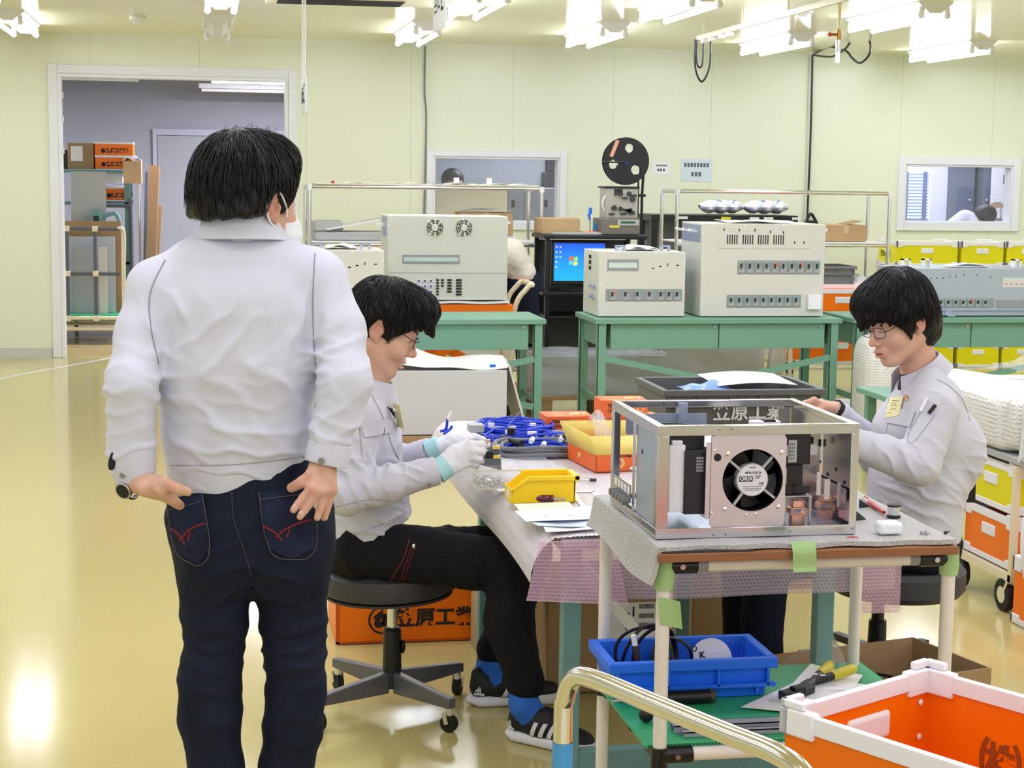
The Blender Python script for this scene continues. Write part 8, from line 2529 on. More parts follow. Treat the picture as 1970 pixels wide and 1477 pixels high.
for px, yy in ((1538, CY0 + .03), (1592, CY0 + .10)):
 xm = at(px, 985, yy).x; zm = at(px, 985 if px < 1560 else 975, yy).z
 def cu(b):
  rrect(b, xm, yy, zm, .037, .018, .006, .03)
  b.box(xm - .013, xm + .013, yy + .004, yy + .03, zm + .009, zm + .024); b.box(xm - .014, xm + .014, yy + .004, yy + .03, max(CZ0 + .013, zm - .030), zm - .009)
 part('copper_bar', M_copper, ch, cu, bev=.001)
part('brass_strip', mat('brass', (160, 120, 60), .3, metal=1), ch, lambda b: b.box(c0 + .006, c0 + .012, CY0 + .05, CY0 + .09, CZ0 + .014, Zc(960)))
def perf(b):
 x = CX1 - .006
 b.box(x, x + .002, CY0 + .025, CY1 - .02, CZ0 + .02, CZ1 - .02)
 y = CY0 + .20
 b.box(c1 + .004, CX1 - .01, y, y + .002, CZ0 + .014, CZ1 - .028)
 b.bar((CX1 - .012, CY0 + .03, CZ0 + .075), (CX1 - .012, CY1 - .03, CZ0 + .075), .002, .03)
pp = part('perforated_plates', M_angle, ch, perf)
part('plate_slots', M_slot, pp, lambda b: [b.box(c1 + .03 + k * .018, c1 + .036 + k * .018, CY0 + .1985, CY0 + .200, CZ1 - .062 - .006 * k, CZ1 - .046 - .006 * k) for k in range(4)] + [b.cyl((CX1 - .0075, CY0 + .06 + .05 * k, CZ0 + .1 + .02 * (k % 2)), (CX1 - .006, CY0 + .06 + .05 * k, CZ0 + .1 + .02 * (k % 2)), .004, n=10) for k in range(5)])
part('clear_bracket', M_filmw, ch, lambda b: (b.box(c1 + .002, c1 + .026, CY0 + .05, CY0 + .052, Zc(884), Zc(866)), b.box(c1 + .024, c1 + .026, CY0 + .05, CY0 + .075, Zc(884), Zc(866))))
for q in ((1590, 1598, .06, 965, 920), (1602, 1613, .05, 972, 932), (1624, 1631, .04, 985, 938)):
 part('upright_strip', M_plate, ch, lambda b: b.box(Xc(q[0]), Xc(q[1]), CY0 + q[2], CY0 + q[2] + .002, Zc(q[3]), Zc(q[4])))
part('rear_bolt', M_chrome, ch, lambda b: (b.cyl((at(1281, 773, CY1).x, CY1 - .004, at(1281, 773, CY1).z), (at(1281, 773, CY1).x, CY1 - .010, at(1281, 773, CY1).z), .006, n=6),))
part('rear_module', M_whitepl, ch, lambda b: (b.box(at(1445, 810, CY0 + .25).x, at(1500, 810, CY0 + .25).x, CY0 + .24, CY0 + .27, at(1470, 822, CY0 + .25).z, at(1470, 809, CY0 + .25).z)), bev=.002)
part('rear_module_cap', M_black, ch, lambda b: (b.box(at(1467, 808, CY0 + .25).x, at(1490, 808, CY0 + .25).x, CY0 + .24, CY0 + .265, at(1480, 811, CY0 + .25).z, at(1480, 806, CY0 + .25).z)), bev=.001)
# small things on the trolley top
KS = KZ + .0145
p, q = atz(1660, 958, KS + .006), atz(1700, 985, KS + .006)
d = (q - p).normalized()
t = thing('pen', 'red and clear ballpoint pen lying right of the chassis', 'pen', (p.x, p.y, KS))
M_redp = mat('red_pen', (190, 36, 34), .3)
part('barrel', mat('pinkish_clear_barrel', (226, 206, 204), .15), t, lambda b: b.tube([p, p + d * .008, p + d * .055], [.0028, .0055, .0058], 12))
part('grip', M_redp, t, lambda b: b.tube([p + d * .055, p + d * .085, q + d * .004], [.0062, .0060, .004], 12))
part('clip', M_redp, t, lambda b: b.bar(p + d * .012 + Vector((0, 0, .0065)), p + d * .04 + Vector((0, 0, .0065)), .003, .0015))
p = atz(1719, 994, KS)
t = thing('terminal_block', 'black and chrome round terminal block behind the white foam cube', 'connector', (p.x, p.y, KS))
part('metal_shell', M_chrome, t, lambda b: b.cyl((p.x, p.y, KS + .004), (p.x, p.y, KS + .024), .0125, .0145, n=14), bev=.001)
part('black_ends', M_black, t, lambda b: (b.cyl((p.x, p.y, KS), (p.x, p.y, KS + .004), .0165, n=12), b.cyl((p.x, p.y, KS + .024), (p.x, p.y, KS + .028), .0160, n=12)), bev=.001)
p = atz(1694, 1030, KS)
single('foam_cube', mat('white_foam', (240, 242, 248), .8, bump=.3, bscale=120), 'crumpled white foam pad at the front of the trolley top', 'foam', lambda b: b.box(p.x, p.x + .052, p.y + .002, p.y + .04, KS, KS + .026), base=(p.x + .026, p.y + .02, KS), bev=.007, seg=3)
for k, (px, py, lb) in enumerate(((1782, 1028, 'tiny steel screws lying in a heap near the right trolley corner'), (1820, 1027, 'single dark screw at the right trolley corner'))):
 p = atz(px, py, KS)
 single('screw', M_steel if k == 0 else M_dark, lb, 'screw', lambda b: [(b.cyl((p.x + dx, p.y + dy, KS + .003), (p.x + dx + .010, p.y + dy + .006, KS + .004), .0018, n=8), b.cyl((p.x + dx, p.y + dy, KS + .003), (p.x + dx - .003, p.y + dy - .002, KS + .003), .004, n=8)) for dx, dy in (((0, 0), (-.006, .008), (.006, .010)) if k == 0 else ((0, 0),))])
p = atz(1640, 1036, KS)
single('wire_scrap', mat('red_wire', (200, 40, 40), .4), 'red wire scrap before the chassis corner', 'wire', lambda b: (b.tube(bez([(p.x - .012, p.y + .004, KS + .002), (p.x, p.y, KS + .004), (p.x + .014, p.y + .004, KS + .002)], 4), .0011, 5), b.tube(bez([(p.x - .008, p.y, KS + .003), (p.x + .01, p.y - .002, KS + .003)], 4), .0011, 5)))
for k, (px, py, lb) in enumerate(((1662, 978, 'black curled strip standing right of the chassis, rear one'), (1656, 1002, 'black curled strip right of the chassis, front one'))):
 p = atz(px, py, KS)
 single('plastic_strip', M_dark, lb, 'strip', lambda b: b.grid(lambda u, v: (p.x - .012 + .03 * u, p.y + .012 * u * u, KS + .001 + .022 * (1 - u) * v), 8, 4, .001))
# hand trolley with the orange container in the foreground
HZ = .92
h0, h1 = atz(1085, 1283, HZ), atz(1470, 1440, HZ)
dirh = (h1 - h0); dirh.z = 0; Lh = dirh.length; dirh.normalize()
nrm = Vector((-dirh.y, dirh.x, 0))
nrm = nrm if nrm.x > 0 else -nrm
e = Vector(h0); g = e + dirh * .62
t = thing('hand_truck', 'platform hand truck with bent chrome tube handle in the foreground', 'hand truck', (e.x, e.y, 0))
R_ = .022
hp = [Vector((e.x, e.y, .20)), Vector((e.x, e.y, .5)), Vector((e.x, e.y, HZ - .09)), Vector((e.x, e.y, HZ - .045)) + dirh * .004, Vector((e.x, e.y, HZ - .012)) + dirh * .022, Vector((e.x, e.y, HZ)) + dirh * .065,
  Vector((e.x, e.y, HZ)) + dirh * .2, Vector((e.x, e.y, HZ)) + dirh * .34, Vector((e.x, e.y, HZ)) + dirh * .43, Vector((e.x, e.y, HZ - .014)) + dirh * .475, Vector((e.x, e.y, HZ - .05)) + dirh * .50, Vector((e.x, e.y, HZ - .10)) + dirh * .505, Vector((e.x, e.y, .5)) + dirh * .505, Vector((e.x, e.y, .20)) + dirh * .505]
part('tube_handle', mat('polished_tube', (226, 225, 222), .16, metal=1), t, lambda b: b.tube(bez(hp, 6), .0135, 22))
part('blue_tape', mat('blue_tape', (74, 150, 206), .5), t, lambda b: b.cyl((e.x, e.y, at(1090, 1450, e.y).z + .018), (e.x, e.y, at(1090, 1450, e.y).z - .018), .0145, n=22, caps=False))
pc0 = Vector((e.x, e.y, 0)) - dirh * .05
Mp = mtx((pc0.x, pc0.y, 0), nrm, -dirh) if False else mtx((pc0.x, pc0.y, 0), dirh, nrm)
part('platform', M_dark, t, lambda b: b.xf(Mp).box(0, .62, -.02, .95, .16, .20), bev=.006)
for u in (.06, .56):
 for v in (.08, .86):
  part('caster', M_rubber, t, lambda b: b.xf(Mp).cyl((u - .016, v, .065), (u + .016, v, .065), .065, n=20))
P1, P2, P3 = atz(1512, 1362, .745), atz(1783, 1285, .745), atz(1990, 1345, .745)
ax_ = (P2 - P1); ax_.z = 0; LA = ax_.length; ax_.normalize()
bx_ = Vector((ax_.y, -ax_.x, 0)); LB = .52
def big_crate(z0, z1, label):
 Mc = mtx((P1.x, P1.y, 0), ax_, -bx_)     # x along the left wall, y away from the viewer's right
 t = thing('orange_container', label, 'container', (P1.x, P1.y, z0))
 w = .006
 L, Wd = LA, LB
 def body(b):
  b.xf(Mc)
  b.box(0, L, -w, 0, z0 + .004, z1 - .01); b.box(0, L, -Wd, -Wd + w, z0 + .004, z1 - .01)
  b.box(0, w, -Wd + w, -w, z0 + .004, z1 - .01); b.box(L - w, L, -Wd + w, -w, z0 + .004, z1 - .01); b.box(w, L - w, -Wd + w, -w, z0 + .004, z0 + .012)
 part('side_sheets', M_orange, t, body)
 def rim(b):
  b.xf(Mc)
  zt0 = z1 - .030
  b.box(0, L, -.010, .004, zt0, z1); b.box(0, L, -Wd - .004, -Wd + .010, zt0, z1); b.box(-.004, .010, -Wd, 0, zt0, z1); b.box(L - .010, L + .004, -Wd, 0, zt0, z1)
 part('edge_profile', M_whitepl, t, rim, bev=.002)
 for cx, cy, sx, sy in ((0, 0, 1, -1), (L, 0, -1, -1), (0, -Wd, 1, 1), (L, -Wd, -1, 1)):
  def cn(b):
   b.xf(Mc)
   for (lx, ly) in ((.062, .013), (.013, .062)):
    xa, xb = cx - sx * .008, cx + sx * lx; ya, yb = cy - sy * .008, cy + sy * ly
    b.box(min(xa, xb), max(xa, xb), min(ya, yb), max(ya, yb), z1 - .040, z1 + .004)
   for (lx, ly) in ((.040, .006), (.006, .040)):
    xa, xb = cx - sx * .007, cx + sx * lx; ya, yb = cy - sy * .007, cy + sy * ly
    b.box(min(xa, xb), max(xa, xb), min(ya, yb), max(ya, yb), z1 + .004, z1 + .018)
  c = part('corner_piece', M_whitepl, t, cn, bev=.0035, seg=3)
  part('corner_rivet', M_whitepl, c, lambda b: b.xf(Mc).ball((cx + sx * .042, cy - sy * .0085, z1 - .018), (.005, .003, .005), 10, 6))
 part('hand_grip', M_whitepl, t, lambda b: b.xf(Mc).box(L * .40, L * .40 + .115, -.012, .005, z1 - .100, z1 - .050), bev=.010, seg=3)
 part('hand_grip', M_whitepl, t, lambda b: b.xf(Mc).box(-.005, .012, -Wd / 2 - .058, -Wd / 2 + .058, z1 - .100, z1 - .050), bev=.010, seg=3)
 part('rivets', M_whitepl, t, lambda b: [b.xf(Mc).ball((L - .025, -.0085, z1 - .055 - .062 * k), (.006, .003, .006), 12, 6) for k in range(3)])
 part('printed_name', mat('dim_print', (150, 74, 20), .6), t, lambda b: b.text('㈱業工', .085, mtx(Mc @ Vector((L - w - .001, -.12, z1 - .135)), -bx_ * -1, (0, 0, 1)), .002))
 return t
big_crate(.475, .745, 'open orange container with white corners, nearest at the lower right corner')
big_crate(.202, .452, 'lower orange container under the open one on the hand truck')
# crate cart at the right edge
GX = 2.95
t = thing('crate_cart', 'beige pipe cart with yellow and orange containers at the right edge', 'cart', (3.2, 6.0, 0))
for y in (5.80, 6.28):
 yo = .05 if y < 6 else -.05
 for x in (GX, GX + .5):
  p = part('upright', M_beige, t, lambda b: b.box(x - .012, x + .012, y - .012, y + .012, .12, .555))
  part('caster', M_rubber, p, lambda b: b.cyl((x - .014, y + yo, .062), (x + .014, y + yo, .062), .062, n=22), bev=.004)
  part('caster_fork', M_chrome, p, lambda b: (b.cyl((x - .016, y + yo, .062), (x + .016, y + yo, .062), .032, n=18), b.bar((x, y + yo * .8, .062), (x, y, .125), .036, .014)))
for z in (.133, .35, .53):
 part('rail', M_beige, t, lambda b: (b.box(GX - .012, GX + .012, 5.79, 6.28, z - .014, z + .014) if z < .2 else None, b.box(GX + .488, GX + .512, 5.79, 6.28, z - .014, z + .014), b.box(GX, GX + .5, 6.268, 6.292, z - .014, z + .014)))
part('deck', M_card2, t, lambda b: b.box(GX + .014, GX + .486, 5.80, 6.26, .128, .146))
def side_crate(m, z0, z1, y0, y1, label, grp, x0=GX + .02):
 c = crate('yellow_container' if m is M_yellowb else 'orange_container', m, x0, x0 + .42, y0, y1, z0, z1, label, grp)
 return c
side_crate(M_orange, .150, .345, 5.84, 6.25, 'orange container under the yellow one on the cart at the right edge', None)
side_crate(M_yellowb, .362, .545, 5.84, 6.25, 'yellow container on the cart at the right edge, handle facing the chair', None)
side_crate(M_orange, .002, .24, 5.15, 5.69, 'orange container standing on the floor at the right edge', None, x0=2.905)
t = thing('wrapped_crate', 'large box in white bubble wrap on the cart at the right edge', 'wrapped goods', (3.2, 6.2, .56))
part('cover_board', M_ltgrey, t, lambda b: b.box(GX + .0, GX + .5, 5.70, 6.55, .560, .585), bev=.003)
def bigw(u, v):
 th = 2 * PI * u; p = -PI / 2 + PI * v
 e_ = lambda s, q: math.copysign(abs(s) ** q, s)
 c = e_(math.cos(p), .22)
 return (3.32 + .385 * c * e_(math.cos(th), .25) + .01 * math.sin(9 * th + 4 * v), 6.22 + .42 * c * e_(math.sin(th), .25), .70 + .112 * e_(math.sin(p), .3) + .006 * math.sin(7 * th))
part('bubble_cover', M_bubw, t, lambda b: b.grid(bigw, 64, 28))
part('loose_flap', M_bubw, t, lambda b: b.grid(lambda u, v: (2.96 - .03 * v + .14 * u, 5.76 + .12 * u, .79 - .20 * v + .012 * math.sin(8 * u + 4 * v)), 12, 12, .003))
t = thing('cable_bag', 'clear bag of black cables on the bubble-wrapped box at the right edge', 'bagged cables', (3.4, 6.4, .82))
part('cables', M_black, t, lambda b: [b.tube(bez([(3.30 + .02 * k, 6.30 + .02 * (k % 3), .858 + .012 * (k % 3)), (3.42, 6.36 + .015 * k, .88), (3.60, 6.34, .855 + .008 * k)], 6), .009, 7) for k in range(6)])
part('bag', M_film, t, lambda b: b.grid(lambda u, v: (3.14 + .5 * u + .02 * math.sin(9 * v), 6.22 + .3 * v, .850 + .07 * math.sin(PI * min(u * 1.1, 1)) * math.sin(PI * v) + .012 * math.sin(13 * u + 5 * v)), 22, 14))
t = thing('paper_roll', 'white printed sheet hanging off the cart at the right edge', 'paper', (2.92, 5.6, .3))
part('sheet', M_paper, t, lambda b: b.grid(lambda u, v: (2.905 - .02 * math.sin(PI * v) + .03 * u, 5.62 - .14 * u, .46 - .28 * v), 8, 14, .0015))
part('sheet_print', M_ink2, t, lambda b: b.text('BU', .03, mtx((2.90, 5.585, .35), (.2, -.98, 0), (0, 0, 1)), .0003))
t = thing('workbench', 'low green bench with padded goods behind the shoulder of the man at the right', 'workbench', (4.3, 8.4, 0))
part('table_top', M_green, t, lambda b: b.box(3.55, 5.2, 8.0, 8.9, .43, .46), bev=.003)
part('apron', M_green, t, lambda b: b.box(3.60, 5.15, 8.03, 8.06, .30, .43))
for x in (3.58, 5.12):
 for y in (8.04, 8.8): part('leg', M_green, t, lambda b: b.box(x, x + .05, y, y + .05, 0, .43))
for k, (x0, y0, lb) in enumerate(((3.80, 8.2, 'padded white device with handles on the low green bench, left one'), (4.35, 8.1, 'padded white device with handles on the low green bench, right one'))):
 t = thing('padded_device', lb, 'device', (x0 + .22, y0 + .2, .46))
 part('device_body', M_ltgrey, t, lambda b: b.box(x0, x0 + .42, y0, y0 + .4, .461, .54), bev=.006)
 part('foam_cover', M_bubw, t, lambda b: b.grid(lambda u, v: (x0 - .02 + .46 * u, y0 - .01 + .44 * v, .55 + .03 * math.sin(PI * u) + .01 * math.sin(9 * u + 4 * v)), 14, 10, .008))
 part('lifting_handle', M_steel, t, lambda b: b.tube([(x0 + .3, y0 - .012, .47), (x0 + .3, y0 - .03, .50), (x0 + .3, y0 - .03, .545), (x0 + .37, y0 - .03, .545), (x0 + .37, y0 - .03, .50), (x0 + .37, y0 - .012, .47)], .005, 6))
single('foam_block', M_paper, 'white foam board on the floor behind the green workbench at the right', 'packing foam', lambda b: b.box(3.95, 4.9, 10.75, 11.1, .0, .10), bev=.01)
# floor markings
f0 = struct('trim_1', mat('white_floor_paint', (222, 222, 214), .3), lambda b: b.add([(-2.4, 11.9, .0006), (-2.34, 11.88, .0006), (-.72, 14.93, .0006), (-.78, 14.93, .0006)], [(0, 1, 2, 3)]), smooth=0)
# store room behind the doorway
def strip(x, y, z, lit, label, L=1.25):
 t = thing('ceiling_lamp', label, 'ceiling lamp', (x, y, z), 0, 'store room strip lamps')
 part('lamp_body', M_lampw, t, lambda b: b.box(x - L / 2, x + L / 2, y - .05, y + .05, z - .05, z), bev=.004)
 part('tube', M_tube if lit else M_whitepl, t, lambda b: b.cyl((x - L / 2 + .03, y, z - .068), (x + L / 2 - .03, y, z - .068), .016, n=12))
 return t
a = at(490, 158, 16.6)
strip(a.x + .02, 16.6, a.z + .068, True, 'lit strip lamp in the store room, at the right under the door head', .9)
strip(at(500, 174, 18.2).x, 18.2, at(500, 172, 18.2).z + .05, False, 'unlit strip lamp in the store room behind the lit one')
strip(at(178, 152, 16.6).x - .1, 16.6, at(178, 150, 16.6).z + .06, False, 'unlit strip lamp in the store room, at the left under the door head', 1.1)
def parcel(px0, py0, px1, py1, Y, d, m, name, label, cat, text=False, top=None, lbl=None):
 x0, x1, z0, z1 = ext(px0, py0, px1, py1, Y)
 t = thing(name, label, cat, ((x0 + x1) / 2, Y + d / 2, z0), 0)
 part('box_body', m, t, lambda b: b.box(x0, x1, Y, Y + d, z0, z1), bev=.004)
 if text:
  part('printed_name', M_ink, t, lambda b: (b.text('笠原工業㈱', (z1 - z0) * .42, front((x0 + (x1 - x0) * .30, Y - .002, (z0 + z1) / 2 - .01)), .002, sx=.9), b.cyl((x0 + (x1 - x0) * .22, Y - .002, (z0 + z1) / 2 - .01), (x0 + (x1 - x0) * .22, Y, (z0 + z1) / 2 - .01), (z1 - z0) * .2, n=16)))
  part('edge_profile', M_whitepl, t, lambda b: b.box(x0 - .004, x1 + .004, Y - .004, Y + d, z1, z1 + .02))
 if lbl: part('shipping_label', M_paper, t, lambda b: b.box(x0 + .03, x0 + .14, Y - .002, Y, z1 - .17, z1 - .03))
 if top: part('foam_top', M_paper, t, lambda b: b.grid(lambda u, v: (x0 + (x1 - x0) * u, Y + d * v, z1 + .02 + .06 * math.sin(PI * u) * (.5 + .5 * math.sin(7 * u + 3 * v))), 8, 6, .01))
 return t
SY = 16.9
zs = at(190, 326, SY).z
x0, x1 = at(118, 330, SY).x - .2, at(250, 330, SY).x
t = thing('storage_shelf', 'teal steel shelf in the store room with boxes on top', 'shelf', ((x0 + x1) / 2, SY + .25, 0))
for z in (zs - .03, zs - .336, zs - .9, .15):
 part('shelf_board', M_teal, t, lambda b: b.box(x0, x1, SY - .07, SY + .5, z, z + .03), bev=.002)
for x in (x0, x1 - .05):
 for y in (SY - .07, SY + .45): part('post', M_teal, t, lambda b: b.box(x, x + .05, y, y + .05, 0, zs))
parcel(130, 275, 180, 325, SY, .35, M_card2, 'cardboard_box', 'brown carton with white label on the store room shelf', 'cardboard box', lbl=True)
parcel(182, 277, 256, 299, SY, .35, M_orange, 'orange_container', 'orange container on the store room shelf, upper of two', 'container', text=True)
parcel(183, 303, 256, 325, SY, .35, M_orange, 'orange_container', 'orange container on the store room shelf, lower of two', 'container', text=True)
parcel(200, 363, 246, 385, SY, .3, M_orange, 'orange_container', 'orange container on the second shelf of the store room', 'container', text=True)
parcel(119, 288, 129, 325, SY + .1, .25, M_dark, 'dark_box', 'dark box on the store room shelf beside the door jamb', 'box')
parcel(205, 333, 236, 352, SY + .02, .3, M_paper, 'white_parcel', 'white wrapped parcel on the second shelf of the store room', 'parcel')
p = ext(237, 310, 272, 353, 16.55)
t = thing('cardboard_box', 'small carton with white foam top on a post in the store room', 'cardboard box', ((p[0] + p[1]) / 2, 16.7, 0))
part('box_body', mat('light_carton', (204, 172, 134), .8), t, lambda b: b.box(p[0], p[1], 16.55, 16.8, p[2], p[3]), bev=.003)
part('foam_top', M_paper, t, lambda b: b.grid(lambda u, v: (p[0] + (p[1] - p[0]) * u, 16.55 + .25 * v, p[3] + .01 + .05 * math.sin(PI * u) * (.6 + .4 * math.sin(9 * u + 3 * v))), 8, 6, .01))
part('post', M_chrome, t, lambda b: b.cyl(((p[0] + p[1]) / 2 + .06, 16.7, 0), ((p[0] + p[1]) / 2 + .06, 16.7, p[2]), .016, n=10))
CYs = 16.15
x0, x1 = at(119, 540, CYs).x - .5, at(238, 540, CYs).x
zt_, zb_ = at(180, 440, CYs).z, at(180, 612, CYs).z
t = thing('pipe_cart', 'grey pipe cart with beige joints in the store room, loaded with sheets', 'cart', ((x0 + x1) / 2, CYs + .3, 0))
xs = [at(130, 520, CYs).x, at(184, 520, CYs).x]
for x in xs:
 b_ = part('upright', M_greypipe, t, lambda b: b.cyl((x, CYs, zb_), (x, CYs, zt_), .018, n=10))
 part('joint', M_beige, b_, lambda b: [b.xf(Matrix.Translation((x, CYs - .004, zz))).cbox((0, 0, 0), (.05, .045, .05)) for zz in (zt_, (zt_ + zb_) / 2, zb_)], bev=.006)
part('end_post', M_beige, t, lambda b: b.tube(bez([(x1, CYs, zb_ - .1), (x1, CYs, (zt_ + zb_) / 2), (x1 + .005, CYs, zt_ - .03), (x1 - .05, CYs, zt_)], 6), .018, 10))
for zz in (zt_, (zt_ + zb_) / 2): part('cross_rail', M_greypipe, t, lambda b: b.cyl((x0, CYs, zz), (x1 - .03, CYs, zz), .018, n=10))
for zz in (zb_, zb_ - .10): part('base_rail', M_beige, t, lambda b: (b.cyl((x0, CYs, zz), (x1, CYs, zz), .018, n=10), b.cyl((x0, CYs + .6, zz), (x1, CYs + .6, zz), .018, n=10), b.cyl((x1, CYs, zz), (x1, CYs + .6, zz), .018, n=10), b.cyl((x0, CYs, zz), (x0, CYs + .6, zz), .018, n=10)))
for x in (x0 + .05, x1 - .05):
 for y in (CYs + .02, CYs + .58): part('caster', M_rubber, t, lambda b: (b.cyl((x - .014, y, .05), (x + .014, y, .05), .05, n=16), b.cyl((x, y, .06), (x, y, zb_ - .1), .012, n=8)))
part('deck', M_gboard, t, lambda b: b.box(x0, x1, CYs + .02, CYs + .58, zb_ + .018, zb_ + .028))
def sheet(px0, py0, px1, py1, Y, m, label, name='sheet_panel', z0=None):
 q = ext(px0, py0, px1, py1, Y)
 z0 = q[2] if z0 is None else z0
 return single(name, m, label, 'panel', lambda b: b.box(q[0], q[1], Y, Y + .02, z0, q[3]), base=((q[0] + q[1]) / 2, Y, z0), bev=.002)
zd = zb_ + .03
M_sheet = mat('pale_blue_sheet', (178, 186, 196), .5)
sheet(121, 425, 234, 600, CYs + .30, M_card2, 'brown board behind the grey sheets on the store room cart', z0=zd)
sheet(124, 455, 222, 600, CYs + .24, M_sheet, 'pale sheet on the store room cart, tallest and rearmost', z0=zd)
sheet(142, 476, 182, 600, CYs + .18, mat('grey_sheet', (160, 164, 168), .5), 'grey sheet in the middle of the store room cart', z0=zd)
sheet(190, 476, 206, 600, CYs + .12, mat('cream_sheet_panel', (206, 204, 194), .5), 'narrow cream sheet on the store room cart', z0=zd)
sheet(136, 330, 204, 430, CYs + .42, M_ltgrey, 'pale grey square panel standing on the store room cart', z0=zd)
q = ext(170, 402, 194, 428, CYs + .1)
t = thing('strapping_tool', 'green tool box with dark opening on the store room cart', 'tool', ((q[0] + q[1]) / 2, CYs + .33, q[2]))
part('tool_case', M_teal, t, lambda b: b.box(q[0], q[1], CYs + .325, CYs + .40, zt_ + .03, zt_ + .16), bev=.004)
part('opening', M_black, t, lambda b: b.box(q[0] + .03, q[1] - .03, CYs + .322, CYs + .326, zt_ + .05, zt_ + .11))
part('hose', M_teal, t, lambda b: b.tube(bez([(q[1], CYs + .36, zt_ + .1), (q[1] + .12, CYs + .36, zt_ + .13), (q[1] + .16, CYs + .36, zt_ + .02)], 6), .02, 8))
for k, (pa_, pb_, w, m, lb) in enumerate((((284, 510), (297, 318), .16, M_card2, 'tall brown carton leaning behind the store room cart, left'), ((288, 480), (305, 395), .13, M_card2, 'brown taped carton leaning in front of the grey store door'), ((274, 470), (282, 330), .05, M_greypipe, 'dark grey pipe standing behind the store room cart'))):
 Y = 17.3 + .2 * k
 A_, B_ = at(*pa_, Y), at(*pb_, Y)
 A_.z = .02
 single('long_carton' if k < 2 else 'standing_pipe', m, lb, 'carton' if k < 2 else 'pipe', lambda b: b.bar(A_, B_, w, w * .6))
x9 = at(246, 420, 16.6).x
single('second_cart_frame', M_greypipe, 'second grey pipe frame behind the store room cart', 'pipe frame', lambda b: (b.tube(bez([(x9 - .5, 16.79, 1.25), (x9 - .02, 16.79, 1.25), (x9 + .02, 16.79, 1.21), (x9 + .02, 16.79, .0)], 8), .02, 10), b.cyl((x9 - .5, 16.79, 0), (x9 - .5, 16.79, 1.26), .02, n=10)))
# office behind the inner windows
def far_person(x, y, z, label, bent=0.0, lean=0.0, coat=None, face=1):
 t = thing('person', label, 'person', (x, y, 0))
 sh = Vector((x, y, z - .30)); hip = Vector((x - lean * .5, y + .02, .92)); hd = Vector((x + lean * .35, y - .02, z - .11))
 ops = [('u', EL(hd, (.095, .085, .12)), 0), ('u', RC(hd, sh, .05, .07), .03), ('u', EC(sh, hip, (.17, .10), (.15, .10)), .05)]
 for s in (-1, 1): ops += [('u', RC(sh + Vector((s * .17, 0, -.02)), sh + Vector((s * .2, -.02, -.30)), .05, .04), .03), ('u', RC(sh + Vector((s * .2, -.02, -.30)), sh + Vector((s * .14, -.16, -.50)), .04, .032), .02), ('u', RC(hip + Vector((s * .09, 0, 0)), Vector((hip.x + s * .10, y, .05)), .085, .05), .03)]
 soft('body', ops, .014, M_skin, t)
 soft('hair', [('u', EL(hd + Vector((0, .015, .03)), (.108, .10, .105)), 0), ('s', EL(hd + Vector((face * .09, -.05, -.08)), (.09, .08, .10)), .01)], .010, M_hair, t)
 soft('jacket', [('u', EC(sh + Vector((0, 0, -.02)), hip + Vector((0, 0, .05)), (.185, .115), (.17, .12)), 0)] + [('u', RC(sh + Vector((s * .17, 0, -.02)), sh + Vector((s * .2, -.02, -.30)), .062, .052), .03) for s in (-1, 1)] + [('u', RC(sh + Vector((s * .2, -.02, -.30)), sh + Vector((s * .15, -.15, -.48)), .052, .042), .02) for s in (-1, 1)], .012, coat or M_jacket2, t)
 soft('trousers', [('u', EC(hip + Vector((0, 0, .06)), hip - Vector((0, 0, .06)), (.16, .11), (.165, .115)), 0)] + [('u', RC(hip + Vector((s * .09, 0, -.04)), Vector((hip.x + s * .10, y, .06)), .095, .06), .03) for s in (-1, 1)], .014, M_navycl, t)
 return t
p = at(866, 332, 16.0)
far_person(p.x + .02, 16.0, p.z + .02, 'dark haired person behind the left inner window, only the head showing')
p = at(1886, 416, 15.9)
def bent_person():
 t = thing('person', 'person bending forward behind the right inner window, grey back and dark hair', 'person', (p.x, 15.9, 0))
 hd = Vector((p.x + .04, 15.88, p.z + .0)); sh = Vector((p.x - .12, 15.95, p.z - .05)); hip = Vector((p.x - .42, 16.0, .92))
 ops = [('u', EL(hd, (.10, .085, .11)), 0), ('u', RC(hd, sh, .05, .07), .03), ('u', EC(sh, hip, (.16, .10), (.15, .10), (0, 1, 0)), .05)]
 for s in (-1, 1): ops += [('u', RC(sh + Vector((0, s * .16, -.03)), sh + Vector((.12, s * .2, -.34)), .05, .036), .03), ('u', RC(hip + Vector((0, s * .09, 0)), Vector((hip.x, hip.y + s * .10, .05)), .085, .05), .03)]
 soft('body', ops, .014, M_skin, t)
 soft('hair', [('u', EL(hd + Vector((.0, .0, .02)), (.115, .105, .10)), 0)], .010, M_hair, t)
 soft('jacket', [('u', EC(sh + Vector((.01, 0, .0)), hip + Vector((0, 0, .02)), (.175, .12), (.17, .12), (0, 1, 0)), 0)] + [('u', RC(sh + Vector((0, s * .16, -.03)), sh + Vector((.11, s * .2, -.32)), .06, .046), .03) for s in (-1, 1)], .012, M_jacket2, t)
 soft('trousers', [('u', EL(hip, (.15, .17, .13)), 0)] + [('u', RC(hip + Vector((0, s * .09, -.04)), Vector((hip.x, hip.y + s * .10, .06)), .095, .06), .03) for s in (-1, 1)], .014, M_navycl, t)
bent_person()
q0 = at(1000, 500, 12.0 - .2)
